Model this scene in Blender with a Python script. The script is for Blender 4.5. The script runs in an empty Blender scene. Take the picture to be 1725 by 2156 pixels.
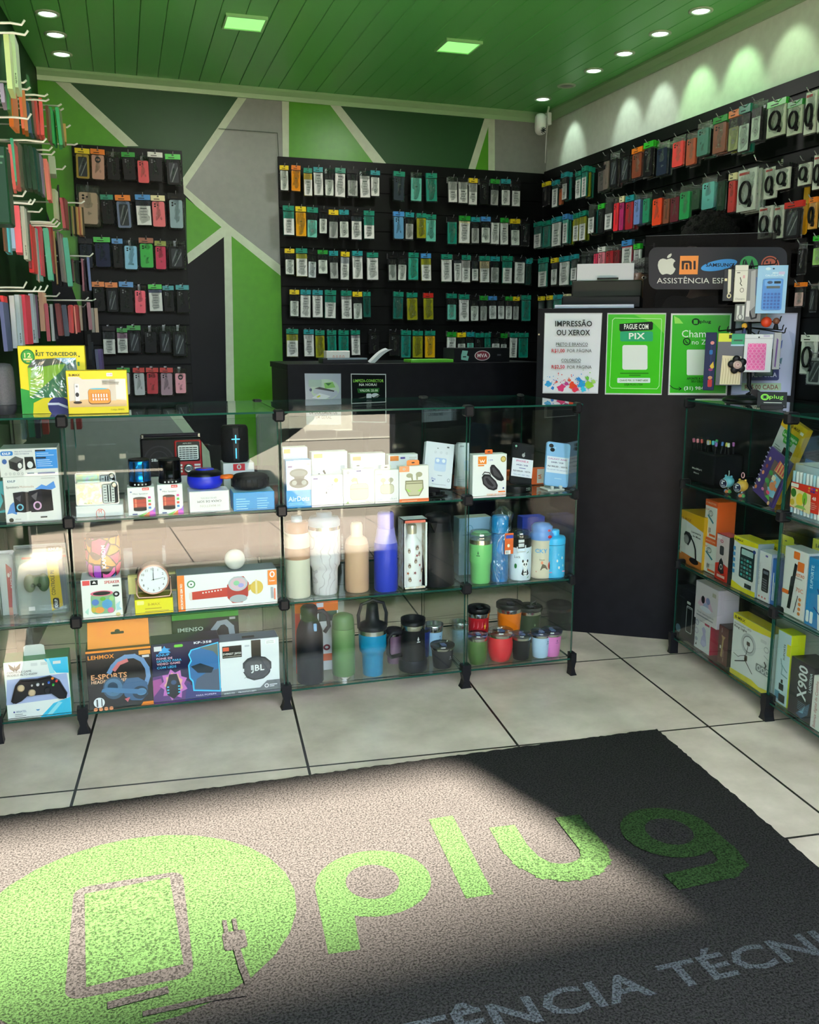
import bpy, math, random
from mathutils import Vector, Matrix
random.seed(7)
S = bpy.context.scene
COL = S.collection
sin, cos, pi = math.sin, math.cos, math.pi

# ------------------------------------------------------------------ camera
FPX, CAMZ, YAW, PITCH = 1926.87, 1.242, -0.2992, -0.1927     # focal length in pixels of the 1725 x 2156 frame
cam = bpy.data.cameras.new('camera'); camo = bpy.data.objects.new('camera', cam); COL.objects.link(camo)
cam.sensor_fit = 'HORIZONTAL'; cam.sensor_width = 36.0; cam.lens = FPX * 36.0 / 1725.0
cam.clip_start = 0.02; cam.clip_end = 200
camo.location = (0, 0, CAMZ); camo.rotation_euler = (pi / 2 + PITCH, 0, YAW)
S.camera = camo
# ------------------------------------------------------------------ light
w = bpy.data.worlds.new('sky'); S.world = w; w.use_nodes = True
bg = w.node_tree.nodes['Background']; bg.inputs[0].default_value = (0.80, 0.89, 1.0, 1); bg.inputs[1].default_value = 8.0
sl = bpy.data.lights.new('sun', 'SUN'); so = bpy.data.objects.new('sun', sl); COL.objects.link(so)
sl.energy = 90.0; sl.angle = math.radians(2.8); sl.color = (1.0, 0.90, 0.73)
SUN_AZ = (-0.341, 0.940); SUN_EL = math.radians(49)
d = Vector((SUN_AZ[0] * cos(SUN_EL), SUN_AZ[1] * cos(SUN_EL), -sin(SUN_EL)))
so.rotation_euler = d.to_track_quat('-Z', 'Y').to_euler(); so.location = (3, -6, 8)
PANEL_W, SPOT_W = 7.0, 3.2
vs = S.view_settings
S.display_settings.display_device = 'sRGB'
vs.view_transform = 'Standard'; vs.look = 'None'; vs.exposure = 0.6; vs.gamma = 1.0; vs.use_curve_mapping = False
cy = S.cycles
cy.max_bounces = 10; cy.transparent_max_bounces = 40; cy.glossy_bounces = 5; cy.diffuse_bounces = 5
cy.caustics_reflective = False; cy.caustics_refractive = False
cy.sample_clamp_indirect = 6.0
cy.use_denoising = True

# ------------------------------------------------------------------ projecting photo points on the planes things stand on
FW = Vector((-sin(YAW) * cos(PITCH), cos(YAW) * cos(PITCH), sin(PITCH)))
RT = Vector((cos(YAW), sin(YAW), 0)); UP = RT.cross(FW); CP = Vector((0, 0, CAMZ))
def ray(x, y): return FW + RT * ((x - 862.5) / FPX) - UP * ((y - 1078) / FPX)
def atz(x, y, z):
    r = ray(x, y); return CP + r * ((z - CAMZ) / r.z)
def aty(x, y, Y):
    r = ray(x, y); return CP + r * (Y / r.y)
class Plane:
    """vertical plane: through p, local x axis a (to the right as seen), normal n towards the viewer"""
    def __init__(s, p, yaw):
        s.p = Vector((p[0], p[1], 0)); s.yaw = yaw
        s.a = Vector((cos(yaw), sin(yaw), 0)); s.n = Vector((sin(yaw), -cos(yaw), 0))
    def at(s, x, y):
        r = ray(x, y); return CP + r * ((s.p - CP).dot(s.n) / r.dot(s.n))
    def uv(s, x, y):
        q = s.at(x, y); return ((q - s.p).dot(s.a), q.z)
    def off(s, d): return Plane(s.p + s.n * d, s.yaw)

# ------------------------------------------------------------------ materials
def lin(h):
    h = h.lstrip('#'); v = [int(h[i:i + 2], 16) / 255 for i in (0, 2, 4)]
    return tuple((c / 12.92 if c <= 0.04045 else ((c + 0.055) / 1.055) ** 2.4) for c in v) + (1,)
MC = {}
def M(h, rough=0.5, metal=0.0, emit=0.0, spec=None):
    k = (h, rough, metal, emit)
    if k in MC: return MC[k]
    m = bpy.data.materials.new('surface_' + h.lstrip('#')); m.use_nodes = True
    b = m.node_tree.nodes['Principled BSDF']; c = lin(h)
    b.inputs['Base Color'].default_value = c; b.inputs['Roughness'].default_value = rough; b.inputs['Metallic'].default_value = metal
    if max(c[:3]) < .06: b.inputs['Specular IOR Level'].default_value = .2
    if emit: b.inputs['Emission Color'].default_value = c; b.inputs['Emission Strength'].default_value = emit
    MC[k] = m; return m
def nodemat(name):
    m = bpy.data.materials.new(name); m.use_nodes = True
    nt = m.node_tree
    return m, nt, nt.nodes, nt.links
def thin(name, tint, ior, rough=0.0, add=0.0, gl=(1, 1, 1, 1)):
    m, nt, N, L = nodemat(name); N.remove(N['Principled BSDF'])
    t = N.new('ShaderNodeBsdfTransparent'); t.inputs[0].default_value = tint
    g = N.new('ShaderNodeBsdfGlossy'); g.inputs['Roughness'].default_value = rough; g.inputs['Color'].default_value = gl
    f0 = ((ior - 1) / (ior + 1)) ** 2 + add          # Schlick reflectance, the same from either side of a thin pane
    lw = N.new('ShaderNodeLayerWeight'); lw.inputs['Blend'].default_value = 0.5
    pw = N.new('ShaderNodeMath'); pw.operation = 'POWER'; pw.inputs[1].default_value = 5.0; L.new(lw.outputs['Facing'], pw.inputs[0])
    ma = N.new('ShaderNodeMath'); ma.operation = 'MULTIPLY_ADD'; ma.inputs[1].default_value = 1 - f0; ma.inputs[2].default_value = f0; L.new(pw.outputs[0], ma.inputs[0])
    mx = N.new('ShaderNodeMixShader'); L.new(ma.outputs[0], mx.inputs[0])
    L.new(t.outputs[0], mx.inputs[1]); L.new(g.outputs[0], mx.inputs[2]); L.new(mx.outputs[0], N['Material Output'].inputs[0])
    return m, nt, N, L
GLASS = thin('clear_glass', (0.955, 0.98, 0.965, 1), 1.37)[0]
EDGE = M('#17453a', 0.15)
SMOKE = thin('smoked_acrylic', (0.48, 0.47, 0.47, 1), 1.15)[0]
CLEAR = thin('clear_plastic', (0.93, 0.95, 0.96, 1), 1.45, 0.06, 0.03)[0]
def bagmat():
    m, nt, N, L = thin('crinkled_bag_film', (0.90, 0.92, 0.92, 1), 1.45, 0.18, 0.085)
    tc = N.new('ShaderNodeTexCoord'); n = N.new('ShaderNodeTexNoise'); n.inputs['Scale'].default_value = 7.0
    n.inputs['Detail'].default_value = 3; n.inputs['Distortion'].default_value = 1.5
    b = N.new('ShaderNodeBump'); b.inputs['Strength'].default_value = 0.9; b.inputs['Distance'].default_value = 0.05
    L.new(tc.outputs['Object'], n.inputs['Vector']); L.new(n.outputs[0], b.inputs['Height'])
    for x in N:
        if x.type in ('BSDF_GLOSSY', 'LAYER_WEIGHT'): L.new(b.outputs[0], x.inputs['Normal'])
    return m
BAG = bagmat()
STEEL = M('#c9c8c4', 0.22, 1.0)
WIRE = M('#d8d8d2', 0.35, 0.3)
BLK = M('#101114', 0.45)

# ------------------------------------------------------------------ glyphs of the built-in typeface, as meshes
CHARS = "ABCDEFGHIJKLMNOPQRSTUVWXYZabcdefghijklmnopqrstuvwxyz0123456789.,:-/$()!ÊÉÃÇÁÂÍÓáãçêéíâó+&%"
GLY = {}
def make_glyphs():
    for bold in (0, 1):
        cu = bpy.data.curves.new('glyph', 'FONT'); cu.resolution_u = 2; cu.fill_mode = 'FRONT'; cu.offset = 0.022 * bold
        o = bpy.data.objects.new('glyph', cu); COL.objects.link(o)
        def ev(t):
            cu.body = t; dg = bpy.context.evaluated_depsgraph_get(); dg.update()
            me = o.evaluated_get(dg).to_mesh()
            v = [(q.co.x, q.co.y) for q in me.vertices]; f = [tuple(p.vertices) for p in me.polygons]
            o.evaluated_get(dg).to_mesh_clear(); return v, f
        wd = lambda t: max(p[0] for p in ev(t)[0]) - min(p[0] for p in ev(t)[0])
        w0 = wd('II')
        for c in CHARS:
            v, f = ev(c); GLY[c, bold] = (v, f, wd('I' + c + 'I') - w0 + 0.02 * bold)
        GLY[' ', bold] = ([], [], 0.30)
        bpy.data.objects.remove(o); bpy.data.curves.remove(cu)
make_glyphs()
def text_geo(s, bold):
    x = 0; V = []; F = []
    for c in s:
        v, f, a = GLY.get((c, bold)) or GLY['-', bold]
        o = len(V); V += [(x + p[0], p[1]) for p in v]; F += [tuple(i + o for i in q) for q in f]; x += a
    if V:
        m = min(p[0] for p in V); V = [(p[0] - m, p[1]) for p in V]
    return V, F, max((p[0] for p in V), default=1)

# ------------------------------------------------------------------ mesh builder
class MB:
    def __init__(s): s.v = []; s.f = []; s.m = []; s.sm = []; s.mats = []
    def mi(s, m):
        if m not in s.mats: s.mats.append(m)
        return s.mats.index(m)
    def add(s, V, F, m, smooth=False, T=None):
        o = len(s.v); k = s.mi(m)
        s.v += [tuple(T @ Vector(p)) if T else tuple(p) for p in V]
        for q in F: s.f.append(tuple(i + o for i in q)); s.m.append(k); s.sm.append(smooth)
        return s
    def box(s, x0, x1, y0, y1, z0, z1, m, b=0.0, T=None, front=None, top=None, left=None):
        if b <= 0:
            V = [(x, y, z) for x in (x0, x1) for y in (y0, y1) for z in (z0, z1)]
            F = [(0, 1, 3, 2), (4, 6, 7, 5), (0, 4, 5, 1), (2, 3, 7, 6), (0, 2, 6, 4), (1, 5, 7, 3)]
            ms = [left or m, m, front or m, m, m, top or m]
            for q, mm in zip(F, ms): s.add([V[i] for i in q], [(0, 1, 2, 3)], mm, False, T)
            return s
        b = min(b, (x1 - x0) * .49, (y1 - y0) * .49, (z1 - z0) * .49)
        xs, ys, zs = (x0, x1), (y0, y1), (z0, z1)
        V = []; I = {}
        for i in (0, 1):
            for j in (0, 1):
                for k in (0, 1):
                    c = (xs[i], ys[j], zs[k]); n = (1 - 2 * i, 1 - 2 * j, 1 - 2 * k)
                    for ax in range(3):
                        p = list(c)
                        for q in range(3):
                            if q != ax: p[q] += b * n[q]
                        I[i, j, k, ax] = len(V); V.append(tuple(p))
        F = []; MS = []
        def face(ids, mm): F.append(ids); MS.append(mm)
        for i in (0, 1):
            q = [I[i, j, k, 0] for j, k in ((0, 0), (1, 0), (1, 1), (0, 1))]; face(tuple(q if i else q[::-1]), (left or m) if not i else m)
            q = [I[j, i, k, 1] for j, k in ((0, 0), (1, 0), (1, 1), (0, 1))]; face(tuple(q[::-1] if i else q), (front or m) if not i else m)
            q = [I[j, k, i, 2] for j, k in ((0, 0), (1, 0), (1, 1), (0, 1))]; face(tuple(q if i else q[::-1]), (top or m) if i else m)
        for a in (0, 1):
            for c in (0, 1):
                face((I[a, c, 0, 0], I[a, c, 1, 0], I[a, c, 1, 1], I[a, c, 0, 1]), m)
                face((I[a, 0, c, 0], I[a, 1, c, 0], I[a, 1, c, 2], I[a, 0, c, 2]), m)
                face((I[0, a, c, 1], I[1, a, c, 1], I[1, a, c, 2], I[0, a, c, 2]), m)
                for k in (0, 1): face((I[a, c, k, 0], I[a, c, k, 1], I[a, c, k, 2]), m)
        for q, mm in zip(F, MS):
            s.add([V[i] for i in q], [tuple(range(len(q)))], mm, False, T)
        return s
    def prism(s, pts, y0, y1, m, T=None, side=None):
        """outline in x,z ; y0 front, y1 back"""
        n = len(pts); V = [(p[0], y0, p[1]) for p in pts] + [(p[0], y1, p[1]) for p in pts]
        s.add(V, [tuple(range(n)), tuple(range(2 * n - 1, n - 1, -1))], m, False, T)
        s.add(V, [(i, i + n, (i + 1) % n + n, (i + 1) % n) for i in range(n)], side or m, False, T); return s
    def lathe(s, pr, m, n=32, T=None, smooth=True, cap=True):
        V = []; F = []
        for r, z in pr:
            for i in range(n): V.append((r * cos(2 * pi * i / n), r * sin(2 * pi * i / n), z))
        for j in range(len(pr) - 1):
            for i in range(n): F.append((j * n + i, j * n + (i + 1) % n, (j + 1) * n + (i + 1) % n, (j + 1) * n + i))
        s.add(V, F, m, smooth, T)
        if cap:
            k = len(pr) - 1
            s.add([V[i] for i in range(n)], [tuple(range(n - 1, -1, -1))], m, False, T); s.add([V[k * n + i] for i in range(n)], [tuple(range(n))], m, False, T)
        return s
    def tube(s, path, r, m, n=8, T=None):
        P = [Vector(p) for p in path]; V = []; F = []
        for i, p in enumerate(P):
            t = (P[min(i + 1, len(P) - 1)] - P[max(i - 1, 0)]).normalized()
            u = t.orthogonal().normalized() if i == 0 else (u - t * u.dot(t)).normalized()
            q = t.cross(u); rr = r[i] if isinstance(r, (list, tuple)) else r
            for k in range(n): V.append(p + (u * cos(2 * pi * k / n) + q * sin(2 * pi * k / n)) * rr)
        for i in range(len(P) - 1):
            for k in range(n): F.append((i * n + k, i * n + (k + 1) % n, (i + 1) * n + (k + 1) % n, (i + 1) * n + k))
        F += [tuple(range(n - 1, -1, -1)), tuple((len(P) - 1) * n + k for k in range(n))]
        return s.add(V, F, m, True, T)
    def ball(s, c, r, m, n=16, T=None):
        rx, ry, rz = r if isinstance(r, (list, tuple)) else (r, r, r); V = []; F = []
        h = n // 2
        for j in range(h + 1):
            for i in range(n):
                a, b = pi * j / h, 2 * pi * i / n
                V.append((c[0] + rx * sin(a) * cos(b), c[1] + ry * sin(a) * sin(b), c[2] + rz * cos(a)))
        for j in range(h):
            for i in range(n): F.append((j * n + i, (j + 1) * n + i, (j + 1) * n + (i + 1) % n, j * n + (i + 1) % n))
        return s.add(V, F, m, True, T)
    def obj(s, name, parent=None, loc=(0, 0, 0), rz=0.0):
        me = bpy.data.meshes.new(name); me.from_pydata(s.v, [], s.f)
        for m in s.mats: me.materials.append(m)
        me.polygons.foreach_set('material_index', s.m); me.polygons.foreach_set('use_smooth', s.sm); me.update()
        o = bpy.data.objects.new(name, me); COL.objects.link(o)
        o.parent = parent; o.location = loc; o.rotation_euler = (0, 0, rz); return o
def mk(me, name, parent=None, loc=(0, 0, 0), rz=0.0):
    o = bpy.data.objects.new(name, me); COL.objects.link(o); o.parent = parent; o.location = loc; o.rotation_euler = (0, 0, rz); return o
def empty(name, loc=(0, 0, 0), rz=0.0):
    o = bpy.data.objects.new(name, None); COL.objects.link(o); o.location = loc; o.rotation_euler = (0, 0, rz); o.empty_display_size = 0.02; return o
def tag(o, label, cat, group=None, kind=None):
    if label: o['label'] = label
    if cat: o['category'] = cat
    if group: o['group'] = group
    if kind: o['kind'] = kind
    return o
def struct(mb, name, **k):
    o = mb.obj(name, **k); o['kind'] = 'structure'; return o
ORD = ['', 'first', 'second', 'third', 'fourth', 'fifth', 'sixth', 'seventh', 'eighth', 'ninth', 'tenth', 'eleventh', 'twelfth', 'thirteenth',
       'fourteenth', 'fifteenth', 'sixteenth', 'seventeenth', 'eighteenth', 'nineteenth', 'twentieth', 'twenty-first', 'twenty-second',
       'twenty-third', 'twenty-fourth', 'twenty-fifth', 'twenty-sixth', 'twenty-seventh', 'twenty-eighth', 'twenty-ninth', 'thirtieth',
       'thirty-first', 'thirty-second', 'thirty-third', 'thirty-fourth']

# ------------------------------------------------------------------ printing flat designs
def ellipse(cx, cy_, rx, ry, n=28, a0=0, a1=2 * pi):
    return [(cx + rx * cos(a0 + (a1 - a0) * i / n), cy_ + ry * sin(a0 + (a1 - a0) * i / n)) for i in range(n + (abs(a1 - a0) < 6.28))]
def rrect(x0, y0, x1, y1, rx, ry=None, n=5):
    ry = rx if ry is None else ry; P = []
    for cx, cy_, a in ((x1 - rx, y1 - ry, 0), (x0 + rx, y1 - ry, pi / 2), (x0 + rx, y0 + ry, pi), (x1 - rx, y0 + ry, 1.5 * pi)):
        P += [(cx + rx * cos(a + pi / 2 * i / n), cy_ + ry * sin(a + pi / 2 * i / n)) for i in range(n + 1)]
    return P
def stroke(pts, wx, wy=None, closed=False):
    """thick polyline as quads; wx, wy half widths"""
    wy = wx if wy is None else wy; Q = []
    n = len(pts)
    for i in range(n if closed else n - 1):
        (x0, y0), (x1, y1) = pts[i], pts[(i + 1) % n]
        dx, dy = (x1 - x0) / wx, (y1 - y0) / wy; L = math.hypot(dx, dy) or 1
        nx, ny = -dy / L * wx, dx / L * wy; ex, ey = dx / L * wx * .6, dy / L * wy * .6
        Q.append([(x0 + nx - ex, y0 + ny - ey), (x0 - nx - ex, y0 - ny - ey), (x1 - nx + ex, y1 - ny + ey), (x1 + nx + ex, y1 + ny + ey)])
    return Q
def decals(mb, ops, conv, y, asp=1.0, flip=1, step=0.0002, rough=0.45, T=None, lay=None):
    """ops: ('r',x0,y0,x1,y1,c) ('e',cx,cy,rx,ry,c) ('p',pts,c) ('l',pts,w,c) ('o',cx,cy,rx,ry,w,c) ('t',s,x,y,h,c[,w][,'b']) ('v',s,x,y,h,c,len) ('q',x0,y0,x1,y1,r,c)
    conv turns design units into local x,z; asp = unit height / unit width; flip = -1 when y runs downwards"""
    for op in ops:
        y -= step; k = op[0]
        mat = lambda c: c if not isinstance(c, str) else M(c, rough)
        def face(pts, c):
            P = [conv(*p) for p in pts]
            if sum(P[i - 1][0] * P[i][1] - P[i][0] * P[i - 1][1] for i in range(len(P))) < 0: P = P[::-1]
            mb.add([(p[0], y, p[1]) for p in P], [tuple(range(len(P)))], mat(c), False, T)
        if k == 'r':
            x0, y0, x1, y1 = op[1:5]; face([(x0, y0), (x1, y0), (x1, y1), (x0, y1)], op[5])
        elif k == 'q': face(rrect(min(op[1], op[3]), min(op[2], op[4]), max(op[1], op[3]), max(op[2], op[4]), op[5], op[5] / asp), op[6])
        elif k == 'e': face(ellipse(*op[1:5]), op[5])
        elif k == 'p': face(op[1], op[2])
        elif k == 'l':
            
            for i, q in enumerate(stroke(op[1], op[2], op[2] / asp)):
                y -= step * (.4 if i % 2 else -.4) if i else 0; face(q, op[3])
        elif k == 'o':
            
            for i, q in enumerate(stroke(ellipse(*op[1:5])[:28], op[5], op[5] / asp, True)):
                y -= step * (.4 if i % 2 else -.4) if i else 0; face(q, op[6])
        elif k in 'tv':
            s_, x, yy, h, c = op[1:6]; wd = None; bold = 0
            for e in op[6:]:
                if e == 'b': bold = 1
                else: wd = e
            V, F, tw = text_geo(s_, bold)
            if k == 't':
                sy = h / 0.7; sx = (wd / tw) if wd else sy * asp
                Q = [conv(x + p[0] * sx, yy + flip * p[1] * sy) for p in V]
            else:      # reads upwards: h is letter height along x, wd length along y
                sx = h / 0.7; sy = (wd / tw) if wd else sx / asp
                Q = [conv(x - p[1] * sx, yy + flip * p[0] * sy) for p in V]
            mb.add([(q[0], y, q[1]) for q in Q], F, mat(c), False, T)
    return mb
# ------------------------------------------------------------------ the room
BACK = Plane((-0.3199, 5.0123), 0.05025)
RIGHT = Plane((2.4201, 5.1501), -1.5573)
LEFT = Plane((-0.3199, 5.0123), 1.5064)
DESK = Plane((0, 4.0), 0.0)
CTR = Plane((1.608, 3.447), -0.58)          # angled counter panel
ZC = 2.4813

def tilemat():
    m, nt, N, L = nodemat('floor_tile')
    b = N['Principled BSDF']
    g = N.new('ShaderNodeNewGeometry'); sx = N.new('ShaderNodeSeparateXYZ'); L.new(g.outputs['Position'], sx.inputs[0])
    def mth(op, a, bb=None, c=None):
        n = N.new('ShaderNodeMath'); n.operation = op
        for i, v in enumerate((a, bb, c)):
            if v is None: continue
            if isinstance(v, (int, float)): n.inputs[i].default_value = v
            else: L.new(v, n.inputs[i])
        return n.outputs[0]
    ga, gw, gx, gy = -0.0815, 0.6449, -0.1421, 3.1527
    X = mth('SUBTRACT', sx.outputs[0], gx); Y = mth('SUBTRACT', sx.outputs[1], gy)
    u = mth('DIVIDE', mth('ADD', mth('MULTIPLY', X, cos(ga)), mth('MULTIPLY', Y, sin(ga))), gw)
    v = mth('DIVIDE', mth('SUBTRACT', mth('MULTIPLY', Y, cos(ga)), mth('MULTIPLY', X, sin(ga))), gw)
    def line(q):
        f = mth('ABSOLUTE', mth('SUBTRACT', mth('FRACT', mth('ADD', q, 0.5)), 0.5)); return mth('LESS_THAN', f, 0.0062)
    gr = mth('MAXIMUM', line(u), line(v))
    n = N.new('ShaderNodeTexNoise'); n.inputs['Scale'].default_value = 5; n.inputs['Detail'].default_value = 7; n.inputs['Roughness'].default_value = .62
    L.new(g.outputs['Position'], n.inputs['Vector'])
    r = N.new('ShaderNodeValToRGB'); r.color_ramp.elements[0].color = lin('#bdab9e'); r.color_ramp.elements[1].color = lin('#e3d1c4')
    r.color_ramp.elements[0].position = .3; r.color_ramp.elements[1].position = .7; L.new(n.outputs[0], r.inputs[0])
    mx = N.new('ShaderNodeMix'); mx.data_type = 'RGBA'; mx.inputs['B'].default_value = lin('#1d1916')
    L.new(gr, mx.inputs['Factor']); L.new(r.outputs[0], mx.inputs['A']); L.new(mx.outputs['Result'], b.inputs['Base Color'])
    b.inputs['Roughness'].default_value = 0.38
    return m
def noisy(name, c0, c1, scale, rough, bump=0.0, detail=6):
    m, nt, N, L = nodemat(name); b = N['Principled BSDF']
    g = N.new('ShaderNodeNewGeometry'); n = N.new('ShaderNodeTexNoise'); n.inputs['Scale'].default_value = scale; n.inputs['Detail'].default_value = detail
    L.new(g.outputs['Position'], n.inputs['Vector'])
    r = N.new('ShaderNodeValToRGB'); r.color_ramp.elements[0].color = lin(c0); r.color_ramp.elements[1].color = lin(c1)
    r.color_ramp.elements[0].position = .35; r.color_ramp.elements[1].position = .65
    L.new(n.outputs[0], r.inputs[0]); L.new(r.outputs[0], b.inputs['Base Color']); b.inputs['Roughness'].default_value = rough
    if max(lin(c1)[:3]) < .06: b.inputs['Specular IOR Level'].default_value = .2
    if bump:
        bb = N.new('ShaderNodeBump'); bb.inputs['Strength'].default_value = bump; bb.inputs['Distance'].default_value = 0.01
        L.new(n.outputs[0], bb.inputs['Height']); L.new(bb.outputs[0], b.inputs['Normal'])
    return m
def wallpaint(h, rough=0.5):
    r, g, b = (int(h[i:i + 2], 16) for i in (1, 3, 5)); f = lambda k: '#%02x%02x%02x' % tuple(min(255, int(c * k)) for c in (r, g, b))
    return noisy('wall_paint_' + h[1:], f(.98), f(1.02), 30, rough, 0.05)
W_DG, W_GR, W_GY, W_WH, W_BK = wallpaint('#12461a'), wallpaint('#4a9416', .35), wallpaint('#858b88', .4), wallpaint('#b9c9b2'), wallpaint('#090b11', .4)  # dark green: black triangles with the green wash up high put into the colour
PLASTER = wallpaint('#c3c8c0', .6); DARKW = wallpaint('#123a18')

fl = MB(); fl.add([(-1.2, -0.25, 0), (3.2, -0.25, 0), (3.2, 5.6, 0), (-1.2, 5.6, 0)], [(0, 1, 2, 3)], tilemat()); struct(fl, 'floor')
# back wall and its painted figure (traced on the wall itself)
bw = MB()
def wl(P, x, z, y=0.0): return tuple(P.p + P.a * x + P.n * (-y) + Vector((0, 0, z)))
L_b = 2.745
bw.add([wl(BACK, -.35, 0), wl(BACK, L_b + .1, 0), wl(BACK, L_b + .1, 2.6), wl(BACK, -.35, 2.6)], [(0, 1, 2, 3)], W_BK)
wc = lambda x, y: BACK.uv(x, y)
TB = Matrix.Translation(BACK.p) @ Matrix.Rotation(BACK.yaw, 4, 'Z')
fig = [('p', [(60, 130), (120, 130), (530, 190), (385, 385), (398, 540), (200, 540), (60, 240)], W_DG),
 ('p', [(60, 130), (97, 150), (268, 304), (268, 640), (170, 660), (60, 330)], W_GR),
 ('p', [(89, 147), (122, 151), (292, 308), (263, 308)], W_WH),
 ('p', [(520, 188), (600, 196), (606, 590), (480, 500), (384, 386)], W_GY),
 ('p', [(513, 188), (531, 190), (389, 396), (383, 378)], W_WH),
 ('p', [(384, 378), (392, 396), (482, 474), (600, 566), (600, 592), (470, 492), (384, 405)], W_WH),
 ('p', [(391, 416), (467, 479), (394, 534)], W_GR),
 ('p', [(394, 534), (468, 477), (486, 488), (396, 556)], W_WH),
 ('p', [(487, 497), (612, 598), (612, 880), (600, 980), (495, 980)], W_GR),
 ('p', [(471, 488), (487, 488), (496, 980), (479, 980)], W_WH),
 ('p', [(593, 190), (608, 190), (608, 340), (595, 340)], W_WH),
 ('p', [(608, 190), (682, 196), (796, 350), (608, 340)], W_GR),
 ('p', [(682, 196), (1030, 226), (985, 366), (806, 350)], W_DG),
 ('p', [(675, 196), (696, 198), (818, 352), (790, 350)], W_WH),
 ('p', [(1026, 228), (1041, 230), (1041, 366), (982, 366)], W_WH),
 ('p', [(1027, 268), (1027, 366), (997, 366)], W_GR),
 ('p', [(1041, 226), (1170, 236), (1170, 380), (1041, 370)], W_GY),
 ('p', [(60, 862), (352, 862), (418, 948), (430, 1045), (60, 1060)], W_GY),
 ('p', [(346, 862), (373, 862), (440, 950), (452, 1045), (430, 1045), (418, 950)], W_WH),
 ('l', [(460, 272), (583, 281), (590, 400)], 0.6, M('#2d3a30')), ]
decals(bw, fig, wc, 0, 1, -1, 0.0006, T=TB)
struct(bw, 'wall_back')
rw = MB(); q = lambda x, z: wl(RIGHT, x, z)
rw.add([q(-.1, 0), q(5.0, 0), q(5.0, 2.6), q(-.1, 2.6)], [(0, 1, 2, 3)], PLASTER); struct(rw, 'wall_right')
lw = MB(); q = lambda x, z: wl(LEFT, x, z)
lw.add([q(-4.8, 0), q(.1, 0), q(.1, 2.6), q(-4.8, 2.6)], [(0, 1, 2, 3)], DARKW); struct(lw, 'wall_left')
# ceiling of long grooved boards
ce = MB(); PVC = M('#58b05a', .35)  # boards are white; the green wash overhead is put into their colour
for i in range(32):
    x = -.66 + i * .1; ce.box(x, x + .0985, .3, 5.3, ZC, ZC + .02, PVC, .002)
ce.box(-.7, 2.6, .3, 5.35, ZC + .012, ZC + .04, M('#2c6a2e'))
struct(ce, 'ceiling')
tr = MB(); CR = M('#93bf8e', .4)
def molding(mb, P, x0, x1):
    T = Matrix.Translation(P.p) @ Matrix.Rotation(P.yaw, 4, 'Z')
    V = []; pr = [(0, ZC), (-.045, ZC), (-.045, ZC - .012), (-.022, ZC - .03), (-.015, ZC - .05), (0, ZC - .05)]
    for x in (x0, x1): V += [(x, a, b) for a, b in pr]
    n = len(pr); mb.add(V, [(i, (i + 1) % n, (i + 1) % n + n, i + n) for i in range(n)], CR, False, T)
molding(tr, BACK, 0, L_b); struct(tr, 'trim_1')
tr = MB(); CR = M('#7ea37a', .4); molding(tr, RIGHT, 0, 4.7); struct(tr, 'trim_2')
# facade with the wide open entrance, street side
fc = MB(); FAC = noisy('facade_render', '#3b3d40', '#45474a', 12, .7)
fc.box(1.565, 4.2, .30, .42, 0, 4.2, FAC); fc.box(-3.6, -.56, .30, .42, 0, 4.2, FAC); fc.box(-.56, 1.565, .30, .42, 2.45, 4.2, FAC)
struct(fc, 'wall_front')
aw = MB(); aw.box(-7, 8, -4.16, -3.20, 5.98, 6.02, M('#70757a'), .004)          # added canopy, out of view, placed for its soft shade across the doorstep
for x in (-6.6, 7.6): aw.box(x - .05, x + .05, -3.6, -3.5, -.02, 5.98, M('#70757a'))
struct(aw, 'added_canopy')
st = MB()
st.add([(-14, -22, -.02), (14, -22, -.02), (14, .31, -.02), (-14, .31, -.02)], [(0, 1, 2, 3)], noisy('street_concrete', '#5a5349', '#766e62', 60, .8, .2, 8))
st.box(-14, 14, -5.1, -4.95, -.02, -.008, M('#e6ddc6', .7)); st.box(-14, 14, -9.6, -9.4, -.02, .1, M('#c9c0ad', .7))
struct(st, 'ground')
hb = MB(); hb.box(-14, 14, -15.5, -15, -.02, 4.2, noisy('far_facade', '#6b665e', '#7d776d', 3, .8)); struct(hb, 'wall_opposite')

# slat panels (grooved boards the hooks slot into)
SLAT = noisy('slat_laminate', '#060808', '#0a0d0d', 25, .42)
def slat(P, x0, x1, z0, z1, name, th=.018, bev=.0):
    mb = MB(); T = Matrix.Translation(P.p) @ Matrix.Rotation(P.yaw, 4, 'Z')
    mb.box(x0, x1, -th + .006, -.001, z0, z1, M('#060707'), 0, T); z = z1
    mb.box(x0, x1, -th, -th + .006, z1 - .055, z1, SLAT, .001, T); z = z1 - .061
    while z > z0 + .02:
        h = min(.096, z - z0); mb.box(x0, x1, -th, -th + .0055, z - h, z, SLAT, .001, T); z -= h + .005
    return struct(mb, name)
bx0 = BACK.uv(584, 330)[0]
slat(BACK, bx0, L_b - .0, .45, 2.155, 'trim_4')
slat(BACK, BACK.uv(150, 298)[0], BACK.uv(382, 318)[0], .875, 2.15, 'trim_5')
slat(RIGHT, .02, 4.4, .2, 2.165, 'trim_6')
BKP, RTP = BACK.off(.018), RIGHT.off(.018)

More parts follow.
